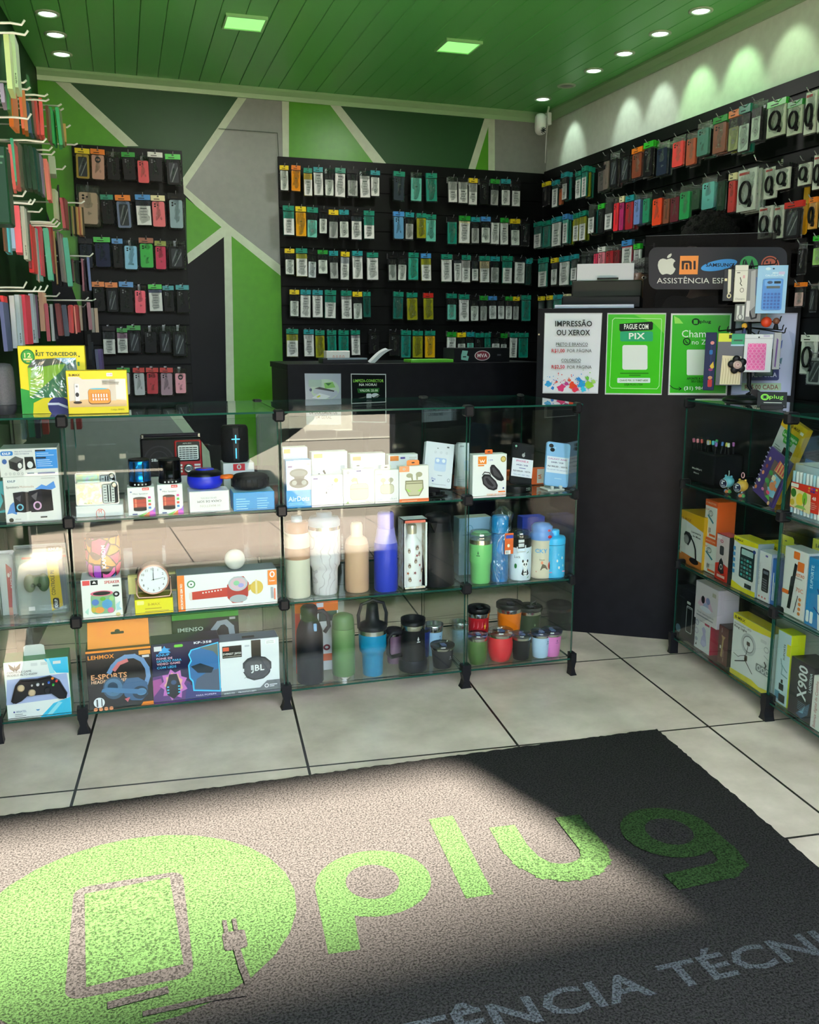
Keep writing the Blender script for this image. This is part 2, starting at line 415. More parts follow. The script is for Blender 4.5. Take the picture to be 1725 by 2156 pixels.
# ------------------------------------------------------------------ lamps
def ceiling_panel(x, y, lab):
    t = tag(empty('led_ceiling_panel', (x, y, ZC)), lab, 'ceiling light', 'square ceiling lights'); s = .075
    m = MB(); fr = M('#8fd08a', .4)
    for a, b, c, d in ((-s - .008, s + .008, -s - .008, -s), (-s - .008, s + .008, s, s + .008), (-s - .008, -s, -s, s), (s, s + .008, -s, s)):
        m.box(a, b, c, d, -.012, 0, fr)
    m.obj('frame', t)
    m = MB(); m.box(-s, s, -s, s, -.008, -.001, M('#96ee86', .5, 0, .72)); m.obj('diffuser', t)
    l = bpy.data.lights.new('panel_light', 'AREA'); l.size = .14; l.energy = PANEL_W; l.color = (1, .98, .92)
    o = bpy.data.objects.new('panel_light', l); COL.objects.link(o); o.parent = t; o.location = (0, 0, -.02)
ceiling_panel(.545, 4.033, 'square glowing green-white ceiling panel light, the larger one nearer the left')
ceiling_panel(1.479, 4.07, 'square glowing green-white ceiling panel light, the one nearer the right wall')
def downlight(x, y, lab, on=1, grp=None, e=SPOT_W, col=(.80, 1, .82)):
    t = tag(empty('recessed_downlight', (x, y, ZC)), lab, 'ceiling light', grp)
    m = MB(); m.lathe([(.047, 0), (.047, -.004), (.036, -.006), (.034, -.001)], M('#9fb89c', .4), 24, cap=False); m.obj('trim_ring', t)
    m = MB(); m.lathe([(.0335, -.0008), (.03, -.004), (.0, -.006)], M('#d8ffe0', .4, 0, 4.0) if on else M('#6d7a70', .3), 20, cap=False); m.obj('lens', t)
    if on:
        l = bpy.data.lights.new('downlight_beam', 'SPOT'); l.energy = e; l.spot_size = math.radians(58); l.spot_blend = .6; l.shadow_soft_size = .02; l.color = col
        o = bpy.data.objects.new('downlight_beam', l); COL.objects.link(o); o.parent = t; o.location = (0, 0, -.012); o.rotation_euler = (0, (-1 if x > 0 else 1) * math.radians(38), 0)
for i, y in enumerate((3.379, 3.668, 3.958, 4.245, 4.532, 4.813)):
    on = i != 4
    downlight(2.235, y, ('lit round downlight in the right-hand ceiling row, %s from the front' % ORD[i + 1]) if on else 'unlit round downlight in the right-hand ceiling row', on, 'right-hand downlights',
              SPOT_W * (1.5 if i < 2 else 1), (.55, 1, .5) if i < 2 else (.80, 1, .82))
for yy in (3.09, 2.80): downlight(2.235, yy, 'lit round downlight of the right-hand ceiling row, %s beyond the frame' % ('first' if yy > 3 else 'second'), 1, 'right-hand downlights', SPOT_W, (.7, 1, .6))
for i, (x, y) in enumerate(((-.21, 4.166), (-.197, 4.431), (-.189, 4.715))):
    downlight(x, y, 'lit round downlight above the left wall rack, %s from the front' % ORD[i + 1], 1, 'left-hand downlights', SPOT_W)

# ------------------------------------------------------------------ the doormat
def pile(h, k=1.0):
    m, nt, N, L = nodemat('looped_pile_' + h.lstrip('#')); b = N['Principled BSDF']; c = lin(h)
    g = N.new('ShaderNodeNewGeometry'); n = N.new('ShaderNodeTexNoise'); n.inputs['Scale'].default_value = 210; n.inputs['Detail'].default_value = 3; n.inputs['Roughness'].default_value = .7
    L.new(g.outputs['Position'], n.inputs['Vector'])
    r = N.new('ShaderNodeValToRGB'); r.color_ramp.elements[0].position = .40; r.color_ramp.elements[1].position = .56
    r.color_ramp.elements[0].color = (c[0] * .25, c[1] * .25, c[2] * .25, 1); r.color_ramp.elements[1].color = (c[0] * 1.25, c[1] * 1.25, c[2] * 1.25, 1)
    L.new(n.outputs[0], r.inputs[0]); L.new(r.outputs[0], b.inputs['Base Color']); b.inputs['Roughness'].default_value = .85; b.inputs['Specular IOR Level'].default_value = .1
    bb = N.new('ShaderNodeBump'); bb.inputs['Strength'].default_value = .7; bb.inputs['Distance'].default_value = .006
    L.new(n.outputs[0], bb.inputs['Height']); L.new(bb.outputs[0], b.inputs['Normal']); return m
PN, PG, PT = pile('#2d2b2b'), pile('#2b4022'), pile('#4a4d52')
mt = MB()
e0 = [(-.42, 2.397), (1.548, 2.360), (1.44, .84), (-.50, .88)]
def edge(a, b, n):          # slightly ragged edges of the looped pile
    return [(a[0] + (b[0] - a[0]) * i / n + random.uniform(-.003, .003), a[1] + (b[1] - a[1]) * i / n + random.uniform(-.003, .003)) for i in range(n)]
ol = sum([edge(e0[i], e0[(i + 1) % 4], 160 if i % 2 == 0 else 110) for i in range(4)], [])[::-1]
TF = Matrix(((1, 0, 0, 0), (0, 0, 1, 0), (0, -1, 0, 0), (0, 0, 0, 1)))
mt.prism(ol, -.014, 0, PN, TF)
mo = tag(mt.obj('doormat'), 'large dark looped doormat with green shop lettering on the entrance floor', 'doormat')
ident = lambda x, y: (x, y)
dg = MB()
decals(dg, [('e', -.045, 1.85, .345, .33, PG),
 ('p', rrect(-.174, 1.628, .064, 2.0, .03), PN), ('p', [(-.150, 1.970), (.034, 1.980), (.046, 1.668), (-.136, 1.656)], PG),
 ('q', .128, 1.681, .175, 1.741, .008, PN), ('r', .133, 1.741, .142, 1.782, PN), ('r', .153, 1.741, .162, 1.780, PN),
 ('l', [(.152, 1.682), (.156, 1.62), (.162, 1.57), (.150, 1.545), (.10, 1.55), (-.03, 1.547)], .007, PN), ('l', [(-.09, 1.588), (.008, 1.597)], .010, PN)], ident, -.0141, 1, 1, .0008, T=TF)
dg.obj('tablet_and_plug_emblem', mo)
dg = MB()
decals(dg, [('p', [(.346, 1.85), (.327, 1.615), (.392, 1.610), (.412, 1.76), (.40, 1.87)], PG), ('e', .478, 1.828, .132, .128, PG), ('e', .476, 1.830, .061, .067, PN),
 ('p', [(.684, 2.050), (.749, 2.049), (.722, 1.703), (.657, 1.706)], PG)] +
 [('p', q, PG) for q in stroke([(.849, 1.942), (.842, 1.86), (.848, 1.80), (.872, 1.752), (.905, 1.733), (.94, 1.727), (.975, 1.735), (1.005, 1.758), (1.022, 1.80), (1.025, 1.86), (1.029, 1.936)], .034)[::1]] +
 [('p', q, PG) for q in stroke([(1.322, 1.82), (1.32, 1.70), (1.308, 1.648), (1.27, 1.627), (1.142, 1.623)], .031)] +
 [('e', 1.237, 1.812, .118, .116, PG), ('e', 1.240, 1.812, .058, .062, PN)], ident, -.0141, 1, 1, .0002, T=TF)
dg.obj('large_lettering', mo)
dg = MB(); decals(dg, [('t', 'ASSISTÊNCIA TÉCNICA', .095, 1.322, .066, PT, 1.42, 'b')], ident, -.0141, 1, 1, .0006, T=TF); dg.obj('small_lettering', mo)

# ------------------------------------------------------------------ counters behind the cases
LAM = noisy('black_laminate', '#111116', '#16161b', 18, .42); LAM.node_tree.nodes['Principled BSDF'].inputs['Specular IOR Level'].default_value = .12
x0, x1 = DESK.uv(605, 765)[0], DESK.uv(1140, 765)[0]
ZD = DESK.uv(850, 765)[1]
dk = empty('counter_desk', ((x0 + x1) / 2, 4.0, 0)); tag(dk, 'black laminate counter desk in front of the back wall panel', 'counter'); hw = (x1 - x0) / 2
m = MB(); m.box(-hw, hw, 0, .018, .45, ZD, LAM, .001); m.obj('front_panel', dk)
m = MB(); m.box(-hw, hw, .018, .5, ZD - .025, ZD, LAM, .001); m.obj('worktop', dk)
for s in (-1, 1):
    m = MB(); m.box(s * hw - .02 * (s > 0), s * hw + .02 * (s < 0), .02, .45, 0, ZD - .026, LAM, .001); m.obj('side_panel', dk)
cx0, cx1 = CTR.uv(1133, 650)[0], CTR.uv(1688, 650)[0]; ZP = 1.34
ct = empty('service_counter', tuple(CTR.p), CTR.yaw); tag(ct, 'tall angled black service counter carrying the printed price posters', 'counter')
m = MB(); m.box(cx0, cx1, 0, .018, 0, ZP, LAM, .0015); m.obj('front_panel', ct)
m = MB(); m.box(cx0, cx1 - .42, .018, .30, ZP - .02, ZP, LAM, .0015); m.obj('ledge', ct)
m = MB(); m.box(cx0, cx0 + .018, .018, .30, 0, ZP - .021, LAM, .0015); m.obj('side_panel', ct)
m = MB(); m.box(cx0 + .004, cx0 + .010, -.002, 0, 1.235, 1.241, M('#d8c9a8', .3)); m.obj('screw', ct)
# ------------------------------------------------------------------ bagged goods hanging on the walls
NAMED = dict(clear=None, green='#12806a', dgreen='#1d8f2e', lime='#2fb82f', teal='#1c8a92', blue='#3f86c8', yellow='#d8c21e', orange='#dd7a1e', black='#131416', red='#b8241c', white='#d6dad4',
 brown='#8a4a24', olive='#7f8a1e', cream='#d8d3a6')
def unit_bag(seed):
    random.seed(seed); nx, nz = 6, 10; m = MB(); V = []; F = []
    for s in (-1, 1):
        for j in range(nz + 1):
            for i in range(nx + 1):
                u, v = i / nx, j / nz; e = min(1, 4 * u * (1 - u)) * min(1, 5 * v * (1 - v)) ** .5
                V.append((-.5 + u + (random.uniform(-.02, .02) if 0 < j < nz else 0), s * (.0008 + .0062 * e) + random.uniform(-.0016, .0016) * (e > .05), -1 + v))
    k = (nx + 1) * (nz + 1)
    for s in (0, 1):
        for j in range(nz):
            for i in range(nx):
                a = s * k + j * (nx + 1) + i; q = (a, a + 1, a + nx + 2, a + nx + 1); F.append(q if s == 0 else q[::-1])
    m.add(V, F, BAG, True); o = m.obj('film_bag'); me = o.data; bpy.data.objects.remove(o); return me
BAGS = [unit_bag(i) for i in range(5)]
random.seed(11)
HM, IM = {}, {}
def header_mesh(c):
    if c not in HM:
        m = MB(); m.box(-.47, .47, -.0078, .0078, -.165, .0, M(c, .3), .001)
        decals(m, [('e', 0, -.04, .07, .018, '#0c0d0e'), ('r', -.28, -.13, .10, -.105, '#0f3b34' if c in ('#12806a', '#1c8a92') else '#2a2a20')], lambda x, y: (x, y), -.0079)
        o = m.obj('header_card'); HM[c] = o.data; bpy.data.objects.remove(o)
    return HM[c]
def insert_mesh(kind, c, top):
    k = (kind, c, top)
    if k in IM: return IM[k]
    m = MB(); idn = lambda x, y: (x, y); y0, y1 = -.0042, .0042; a, b = -.96, -.19
    if kind == 'label':          # dark or coloured film behind a printed white list
        m.box(-.45, .45, y0, y1, a, b, M(c, .35), .001); rr = random.Random(hash(k) & 255)
        ops = [('r', -.44, -.955, .44, top, '#d4d8d6'), ('r', -.20, top - .10, .20, top - .07, '#4c5054')]
        for i in range(rr.randint(3, 5)):
            z = top - .19 - i * .09; w_ = rr.uniform(.10, .24)
            if z > -.93: ops.append(('r', -w_, z, w_, z + .02, '#7d8288'))
        decals(m, ops, idn, y0 - .0003)
    elif kind == 'white':
        m.box(-.45, .45, y0, y1, a, b, M('#15171a', .3), .001)
        decals(m, [('q', -.41, -.945, .41, top, .05, c), ('r', -.14, -.47, .14, -.44, '#7d8584'), ('o', 0, -.74, .10, .035, .018, '#8b9392')], idn, y0 - .0003)
    elif kind == 'plain':
        m.prism(rrect(-.45, a, .45, b, .06, .03), y0, y1, M(c, .3))
        decals(m, [('q', -.40, -.93, .40, -.24, .05, c), ('r', -.10, -.50, .10, -.47, '#2a5a54' if c < '#8' else '#6b6a30')], idn, y0 - .0003, rough=.2)
    elif kind in ('case', 'ring', 'window'):
        m.prism(rrect(-.41, a, .41, b, .10, .05), y0 - .002, y1 + .002, M(c, .45)); dk_ = '#101214' if c != '#131416' else '#5a6062'
        ops = [('e', -.22, -.27, .06, .026, dk_), ('e', -.22, -.34, .06, .026, dk_), ('e', -.05, -.30, .045, .02, dk_)]
        if kind == 'ring': ops = [('o', 0, -.34, .16, .07, .03, '#2c3334')]
        if kind == 'window': ops = [('q', -.28, -.90, .28, -.27, .05, '#30363a'), ('p', [(-.24, -.80), (.10, -.30), (.0, -.30), (-.24, -.66)], '#525a5e'), ('p', [(-.1, -.88), (.26, -.45), (.26, -.38), (-.16, -.88)], '#6c7476')]  # pale diagonal bands are glints painted on the dark window
        decals(m, ops, idn, y0 - .0023)
    elif kind == 'cable':
        m.box(-.45, .45, y0, y1, -.97, -.02, M(c, .5), .001)
        for j in range(3): m.tube([(.27 * cos(t) * (1 - .05 * j) - .02, -.006 - .001 * j, -.55 + .26 * sin(t) * (1 - .05 * j)) for t in [2 * pi * i / 24 for i in range(25)]], .008, M('#16181a', .4), 5)
        m.tube([(.2, -.007, -.72), (.3, -.007, -.82), (.24, -.007, -.9)], .012, M('#16181a', .4), 5)
        decals(m, [('r', -.40, -.14, .1, -.08, '#9c2a22')], idn, y0 - .0003)
    o = m.obj(kind); IM[k] = o.data; bpy.data.objects.remove(o); return IM[k]
INAME = dict(label='printed_list', white='paper_card', plain='film_sheet', case='phone_cover', ring='phone_cover', window='phone_cover', cable='cable_card')
CNAME = {'#131416': 'black', '#d6dad4': 'white'}
def colour_word(h):
    r, g, b = (int(h[i:i + 2], 16) for i in (1, 3, 5)); mx, mn = max(r, g, b), min(r, g, b)
    if mx < 50: return 'black'
    if mx - mn < 26: return 'white' if mx > 185 else ('grey' if mx > 90 else 'dark grey')
    hu = (60 * (g - b) / (mx - mn)) % 360 if mx == r else (60 * (b - r) / (mx - mn) + 120 if mx == g else 60 * (r - g) / (mx - mn) + 240)
    dark = 'dark ' if mx < 95 else ''
    if hu < 14 or hu > 345: w_ = 'pink' if mn > 95 else 'red'
    elif hu < 40: w_ = 'tan' if mn > 95 else ('brown' if mx < 170 else 'orange')
    elif hu < 70: w_ = 'yellow' if mx > 150 else 'olive'
    elif hu < 160: w_ = 'green'
    elif hu < 195: w_ = 'teal'
    elif hu < 250: w_ = 'blue'
    elif hu < 300: w_ = 'purple'
    else: w_ = 'pink'
    return dark + w_
HOOKS = {}
def hook(P, p, length, label, group, bend=.014, r=.0018, mat=None):
    """peg sticking out of the panel towards the viewer with an upturned tip; p is on the panel face"""
    k = (round(length, 3), bend, r)
    if k not in HOOKS:
        m = MB(); m.tube([(0, 0, 0), (0, -length * .5, -.001), (0, -length + .012, 0), (0, -length, bend)], r, mat or M('#8d9193', .3, .8), 6)
        m.box(-.006, .006, -.002, 0, -.018, .012, mat or M('#8d9193', .3, .8)); o = m.obj('peg'); HOOKS[k] = o.data; bpy.data.objects.remove(o)
    return tag(mk(HOOKS[k], 'display_hook', None, p, P.yaw), label, 'hook', group)
def pouch(P, bb, hdr, kind, c, label, group, off=.075, name='film_pouch', cat='phone accessory', top=-.40, peg=True, stack=1, tilt=0.0, where='', drop=.0, hook_label=None):
    Q = P.off(off); x0, x1, y0, y1 = bb
    a, b, t, bt = Q.at(x0, y0), Q.at(x1, y0), Q.at((x0 + x1) / 2, y0), Q.at((x0 + x1) / 2, y1)
    wd, h = max(.03, abs((b - a).dot(Q.a))), t.z - bt.z
    if wd > .13 and Q.yaw < -1: wd = min(wd, .13)
    for s in range(stack):
        loc = t - P.n * (.017 * s) + P.a * (.004 * s); loc.z -= .004 * s
        e = empty(name, loc, P.yaw); e.scale = (wd, 1, h); e.rotation_euler = (0, tilt if s == 0 else random.uniform(-.03, .03), P.yaw)
        cc, kk, hh = c, kind, hdr
        if s: kk = 'plain' if kind in ('label', 'white', 'plain') else kind; cc = random.choice(['#167060', '#20776f', '#7f8a1e', '#2a3032']) if kk == 'plain' else random.choice([c, '#131416', '#2a2f33', c])
        mk(random.choice(BAGS), 'film_bag', e)
        if hh: mk(header_mesh(hh), 'header_card', e)
        mk(insert_mesh(kk, cc, top), INAME[kk], e)
        lb = label if s == 0 else ('%s bagged item %s the %s' % (colour_word(cc), 'behind' if s == 1 else 'two behind', where))
        tag(e, lb, cat, group)
    if peg:
        pp = Vector(t) - P.n * off; pp.z += -.006; L = off + .028
        hook(P, pp, L, hook_label or ('thin metal hook carrying the ' + where), group + ' hooks')
    return wd, h, t

def nice(hdr, kind, c):
    cw = colour_word(c)
    what = dict(label='pouch with printed list', white='pouch with pale card', plain=cw + ' screen film pouch', case=cw + ' bagged phone cover', ring=cw + ' phone cover with finger ring',
                window='glossy %s phone cover' % cw, cable='white cable pack')[kind]
    return (colour_word(hdr) + '-topped ' if hdr else '') + what
def row(P, items, o, s, rname, wname, group, off=.075, cat='phone accessory', name='film_pouch'):
    for i, it in enumerate(items):
        x0, x1, y0, y1, hd, kind = it[:6]; c = it[6] if len(it) > 6 else '#15302e'; top = -.40; st = 1
        for e in it[7:]:
            if isinstance(e, int): st = e
            else: top = e
        hd = NAMED.get(hd, hd); c = NAMED.get(c, c) or '#bfc6c4'
        where = '%s one from the left, %s %s' % (ORD[i + 1], rname, wname)
        lab = '%s, %s from left, %s, %s' % (nice(hd, kind, c), ORD[i + 1], rname, wname)
        pouch(P, (o[0] + x0 / s, o[0] + x1 / s, o[1] + y0 / s, o[1] + y1 / s), hd, kind, c, lab, group, off, name, cat, top, stack=st, where='%s %s from left, %s' % (ORD[i + 1], 'pouch' if kind != 'case' else 'cover', rname + ', ' + wname),
              tilt=random.uniform(-.03, .03))
PA, WH, GYc, AQ, TL, OL, DKt = '#c9d2cc', '#cfd4d2', '#9aa09e', '#5fb5a4', '#15816f', '#8c8f1c', '#123c38'
# back wall: five rows
O2, S2 = (560, 160), 2.782
bk = [
[(78,132,525,678,'yellow','white',PA,-.2),(147,203,525,680,'orange','plain','#d88a14'),(218,270,540,708,'green','label','#b59a1a'),(275,333,535,705,'teal','label',PA,-.2),(340,398,540,710,'clear','white',PA),(403,466,540,715,'green','label',PA,-.2),
 (472,540,545,712,'black','white',GYc),(545,608,555,718,'clear','label',GYc,-.3),(610,668,555,712,'teal','white',WH,-.25),(745,815,560,735,'green','case','#27343c'),(848,914,565,738,'clear','plain',AQ),(933,1002,570,740,'green','plain',TL),
 (1065,1120,590,745,'clear','label',GYc,-.5),(1125,1182,592,750,'black','label',GYc,-.45),(1188,1240,600,760,'yellow','label',GYc,-.5),(1252,1308,600,755,'black','case','black'),(1315,1368,605,765,'dgreen','white',GYc),(1375,1433,605,765,'teal','white',WH),(1440,1492,610,770,'black','label','black',-.4)],
[(97,165,760,938,'green','label',TL,-.42),(170,235,765,945,'yellow','plain','#d89a12'),(238,305,770,955,'green','white',AQ),(308,360,775,930,'black','white',PA),(365,425,785,958,'yellow','white',GYc),(425,485,785,955,'teal','white',PA),(497,562,790,965,'black','label','#28323a',-.35),(570,635,790,960,'green','label',TL,-.5),
 (743,810,795,960,'blue','case','#4d88b0'),(815,868,800,965,'teal','white',GYc),(880,938,805,955,'green','plain',OL),(935,997,812,975,'green','plain',AQ),(1062,1120,825,990,'black','plain',TL),(1130,1198,820,985,'dgreen','label','#d8d4a0',-.25),(1200,1252,828,988,'teal','white',GYc),(1258,1316,825,985,'blue','white',PA),(1320,1370,830,990,'black','label',WH,-.2),(1372,1420,832,993,'dgreen','label',WH,-.3),(1430,1488,838,1000,'yellow','white',PA),(1495,1548,842,1000,'black','case','black')],
[(108,167,1012,1170,'yellow','white',PA),(172,242,1010,1180,'green','label',OL,-.35),(245,298,1020,1190,'black','white','#b9c4c8'),(300,362,1020,1165,'dgreen','white',PA),(367,422,1025,1195,'teal','white',GYc),(437,490,1030,1200,'yellow','label','#98a0a8',-.4),(502,566,1025,1195,'teal','label',GYc,-.25),(588,658,1035,1200,'green','label',PA,-.22),
 (712,765,1040,1205,'black','white',GYc),(772,828,1040,1205,'black','white',PA),(833,895,1035,1200,'green','plain','#2f9a86'),(905,967,1040,1205,'blue','label',OL,-.4),(1025,1090,1045,1210,'green','label',PA,-.25),(1098,1145,1048,1210,'black','label','#333a40',-.3),(1145,1198,1050,1215,'green','label','#9a9a98',-.45),(1205,1245,1055,1205,'black','label','#24282c',-.5),(1250,1310,1055,1215,'green','label','#a89a78',-.45),(1315,1370,1058,1218,'teal','white',GYc),(1385,1445,1055,1220,'green','label',TL,-.42),(1455,1520,1060,1220,'black','label','#2a2d30',-.2),(1525,1556,1075,1230,'teal','plain','#1d3a36')],
[(137,195,1253,1415,'yellow','white',PA),(200,263,1253,1420,'teal','label',WH,-.22),(270,333,1255,1420,'teal','label',WH,-.25),(343,412,1255,1425,'green','label',TL,-.42),(437,502,1258,1428,'green','label','#888',-.3) if 0 else (437,502,1258,1428,'green','label','#888c8c',-.3),(505,563,1265,1432,'yellow','white',PA),(566,612,1265,1418,'green','plain','#16564c'),
 (745,806,1265,1428,'green','plain','#1b6258'),(822,887,1270,1435,'green','plain',OL),(920,980,1272,1432,'red','plain',OL),(1058,1118,1275,1435,'green','white',AQ),(1130,1190,1280,1442,'green','label',WH,-.25),(1195,1248,1285,1442,'black','white',PA),(1253,1298,1288,1440,'dgreen','white',GYc),(1303,1352,1290,1430,'blue','white',WH),(1355,1398,1292,1430,'black','white',WH),(1402,1445,1292,1432,'dgreen','white',WH),(1447,1485,1293,1435,'yellow','white',GYc),(1497,1552,1285,1440,'green','plain',TL)],
[(117,190,1482,1650,'green','label',OL,-.4),(218,280,1485,1648,'teal','label',WH,-.35),(285,343,1490,1655,'green','plain',OL),(355,412,1490,1650,'green','plain',TL),(422,485,1490,1650,'green','plain',TL),(495,550,1490,1640,'green','label','#9a9aa0',-.3),(603,665,1490,1630,'black','case','black'),(722,785,1490,1640,'black','case','black'),(790,850,1490,1655,'green','plain','#1d7a70'),(858,920,1493,1655,'green','plain',OL),(930,992,1493,1655,'green','plain','#d0a418'),
 (1060,1115,1500,1665,'dgreen','label',PA,-.3),(1118,1170,1503,1665,'yellow','white',PA),(1175,1220,1500,1660,'teal','white',AQ),(1225,1275,1505,1660,'green','case','black'),(1280,1315,1505,1660,'green','plain',TL),(1320,1372,1505,1660,'black','white',WH),(1375,1415,1508,1665,'dgreen','white',PA),(1430,1475,1505,1655,'green','label',WH,-.35),(1480,1538,1505,1655,'green','plain',TL)]]
for i, r_ in enumerate(bk):
    row(BKP, r_, O2, S2, ['top row', 'second row', 'third row', 'fourth row', 'bottom row'][i], 'back wall', 'pouches on the back wall', .07, 'screen protector')
# left panel beside the painted wall
BL = BACK.off(.018)
r8, o8 = 6.161, (130, 290); r4, o4 = 3.594, (0, 560)
bl = [(o8, r8, [(160,365,140,545,'yellow','window','#8f7a1e'),(365,560,150,555,'orange','ring','#b08878'),(570,755,180,560,'clear','case','black'),(765,950,190,560,'dgreen','case','black'),(960,1130,230,600,'clear','case','#c8444a'),(1105,1310,190,580,'white','case','black'),(1330,1540,215,625,'lime','window','black')]),
 (o8, r8, [(190,480,610,1140,'clear','case','#a08c78',3),(490,665,740,1130,'green','case','black'),(680,890,745,1185,'orange','window','#5a6a88'),(940,1150,740,1150,'blue','label','#2a3038',-.35),(1145,1340,750,1170,'cream','case','#d0666c'),(1370,1575,720,1190,'black','case','#7c98a0')]),
 (o8, r8, [(210,400,1310,1700,'black','case','#1a2230'),(400,630,1290,1690,'lime','case','#1c2440'),(640,790,1310,1700,'blue','case','black'),(790,985,1330,1720,'clear','case','#7cb8d8'),(990,1190,1300,1700,'brown','case','#1fa238'),(1195,1355,1340,1720,'olive','case','#b81c4a'),(1360,1600,1340,1710,'clear','window','black')]),
 (o4, r4, [(690,790,120,350,'orange','case','black'),(790,890,125,355,'orange','window','black'),(895,1010,120,360,'blue','case','black'),(1010,1105,145,365,'clear','case','#ec5a70'),(1115,1225,140,350,'lime','label','#2a3460',-.3),(1225,1315,150,350,'teal','case','black'),(1325,1430,145,360,'teal','case','black')]),
 (o4, r4, [(770,870,455,675,'black','label','#30343a',-.45),(880,965,470,665,'dgreen','label','#8a6a80',-.4),(955,1065,450,665,'dgreen','window','black'),(1085,1190,460,665,'clear','case','black'),(1195,1295,455,665,'clear','window','black'),(1295,1410,455,690,'clear','window','black')]),
 (o4, r4, [(880,985,770,980,'dgreen','case','#b8b8c0'),(1000,1095,770,985,'red','case','#b0b6bc'),(1100,1200,770,975,'red','case','#b01c2c'),(1205,1310,770,985,'red','case','#9a8090'),(1315,1410,775,970,'clear','ring','#dc98a8')])]
for i, (o_, s_, r_) in enumerate(bl):
    row(BL, r_, o_, s_, ['top row', 'second row', 'third row', 'fourth row', 'fifth row', 'sixth row'][i], 'small left panel', 'phone covers on the small left panel', .06, 'phone case', 'bagged_phone_cover')
# right wall, seen along its length
rc, oc = 5.948, (1110, 340); r3, o3 = 2.782, (1105, 0)
BR = '#8a4428'
ra = [(oc, rc, [(200,290,260,560,'yellow','case','black'),(325,400,240,580,'teal','label','#20403c',-.3),(415,455,300,550,'black','case','#a2502c'),(440,520,140,490,'teal','white',WH,2),(620,690,125,470,'green','label',TL,-.3),(700,760,60,450,'green','label',TL,-.35,3),(900,1000,60,380,'black','case','#4a4846',3)]),
 (o3, r3, [(470,505,905,1115,'black','case','#6a6058'),(505,560,890,1100,'clear','window','black',2),(565,628,885,1070,'black','window','black',2),(635,700,865,1045,'orange','case','#7a3a22',2),(705,765,830,1040,'lime','case','black',2),(780,850,830,1030,'clear','case','#1f2c40',2),(872,945,795,980,'clear','case','#e8403c'),(955,1018,775,970,'clear','case','#b0512c',2),(1018,1095,715,915,'clear','case','#3f7f70',3),(1112,1200,680,900,'dgreen','case','#7a4422',2),(1205,1272,645,890,'orange','white','#8d9a5c',2),(1265,1335,615,895,'green','white','#a8c4b4',2),(1340,1400,585,830,'clear','white','#a8c0b0',2),(1430,1545,585,800,'lime','cable','#a8bca4'),(1550,1640,590,790,'dgreen','cable','#a8bca4'),(1655,1725,530,785,'clear','cable','#b8c8b8'),(1735,1800,500,770,'lime','cable','#b8c8b8')])]
rb = [(oc, rc, [(95,190,760,1090,'green','label','#1b5f56',-.45,2),(205,300,745,1085,'green','plain','#1b6f62',2),(320,430,700,1070,'teal','label',WH,-.35,2),(460,520,660,1035,'blue','label',AQ,-.3,3),(590,660,650,1010,'green','label',OL,-.42),(668,750,620,1000,'green','label',OL,-.42,2),(780,860,530,910,'clear','label','#2a2c2c',-.45,2),(905,985,530,905,'lime','case','black'),(990,1090,440,865,'clear','label','#17191c',-.5)]),
 (o3, r3, [(530,562,1150,1360,'clear','case','#ef2a36'),(563,592,1150,1355,'cream','case','#b8266a',2),(598,650,1145,1350,'teal','case','#a81e28',2),(648,690,1135,1320,'clear','case','#6a86c4',2),(700,745,1130,1310,'clear','case','#1f8a62',2),(755,820,1125,1325,'black','case','#f04416'),(822,862,1130,1315,'clear','case','#8a4c34'),(862,920,1120,1305,'clear','case','#6c1e2c'),(915,985,1085,1290,'clear','case','#1fa055'),(988,1040,1080,1230,'clear','case','#244a30'),(1045,1130,1030,1230,'clear','case','#62b8b0',2),(1140,1190,1020,1240,'black','case','#1c3c2a',2),(1205,1250,1015,1250,'cream','case','#b8302a'),(1255,1372,985,1240,'clear','cable','#b4c4ba',3),(1415,1490,975,1165,'clear','cable','#b0beb0'),(1480,1565,960,1110,'black','cable','#b8c4b8',2),(1612,1690,930,1085,'black','cable','#b8c4b8',2),(1702,1770,900,1110,'clear','cable','#c0ccc0')])]
rcw = [(oc, rc, [(150,262,1210,1580,'green','label',TL,-.45),(310,395,1210,1560,'yellow','white',WH),(415,535,1190,1560,'teal','label',PA,-.3,2),(560,640,1165,1500,'teal','label','#20302e',-.5),(685,760,1120,1480,'clear','label','#16181c',-.5),(765,845,1110,1470,'clear','case','black'),(850,900,1090,1440,'clear','case','#e8305c'),(900,1000,1070,1440,'white','case','#d87888'),(1000,1105,1050,1420,'clear','case','#a8202c'),(1110,1180,1040,1410,'clear','case','#7c1c26'),(1200,1335,985,1400,'blue','label','#e0405c',-.22),(1350,1440,1030,1420,'lime','label','#d8dcd4',-.28)]),
 (o3, r3, [(1378,1465,1205,1400,'clear','cable','#b0b8b0'),(1470,1530,1200,1400,'clear','cable','#a4b0a4'),(1530,1640,1180,1400,'red','window','black'),(1675,1725,1155,1345,'orange','cable','#c8943a'),(1740,1800,1130,1330,'clear','cable','#c0ccc0')])]
rd = [(oc, rc, [(0,62,1215,1560,'green','case','black'),(150,215,1690,2000,'yellow','label','#20302e',-.5),(255,330,1680,2000,'yellow','label','#20302e',-.5),(340,440,1670,2000,'teal','label',TL,-.5),(470,540,1660,2000,'cream','label','#20302e',-.5)]),
 (o3, r3, [(1610,1660,1420,1610,'clear','case','black'),(1700,1760,1380,1560,'lime','white','#8fc46a'),(1680,1720,1660,1830,'clear','window','black'),(1590,1650,1655,1800,'orange','white','#b89a98')])]
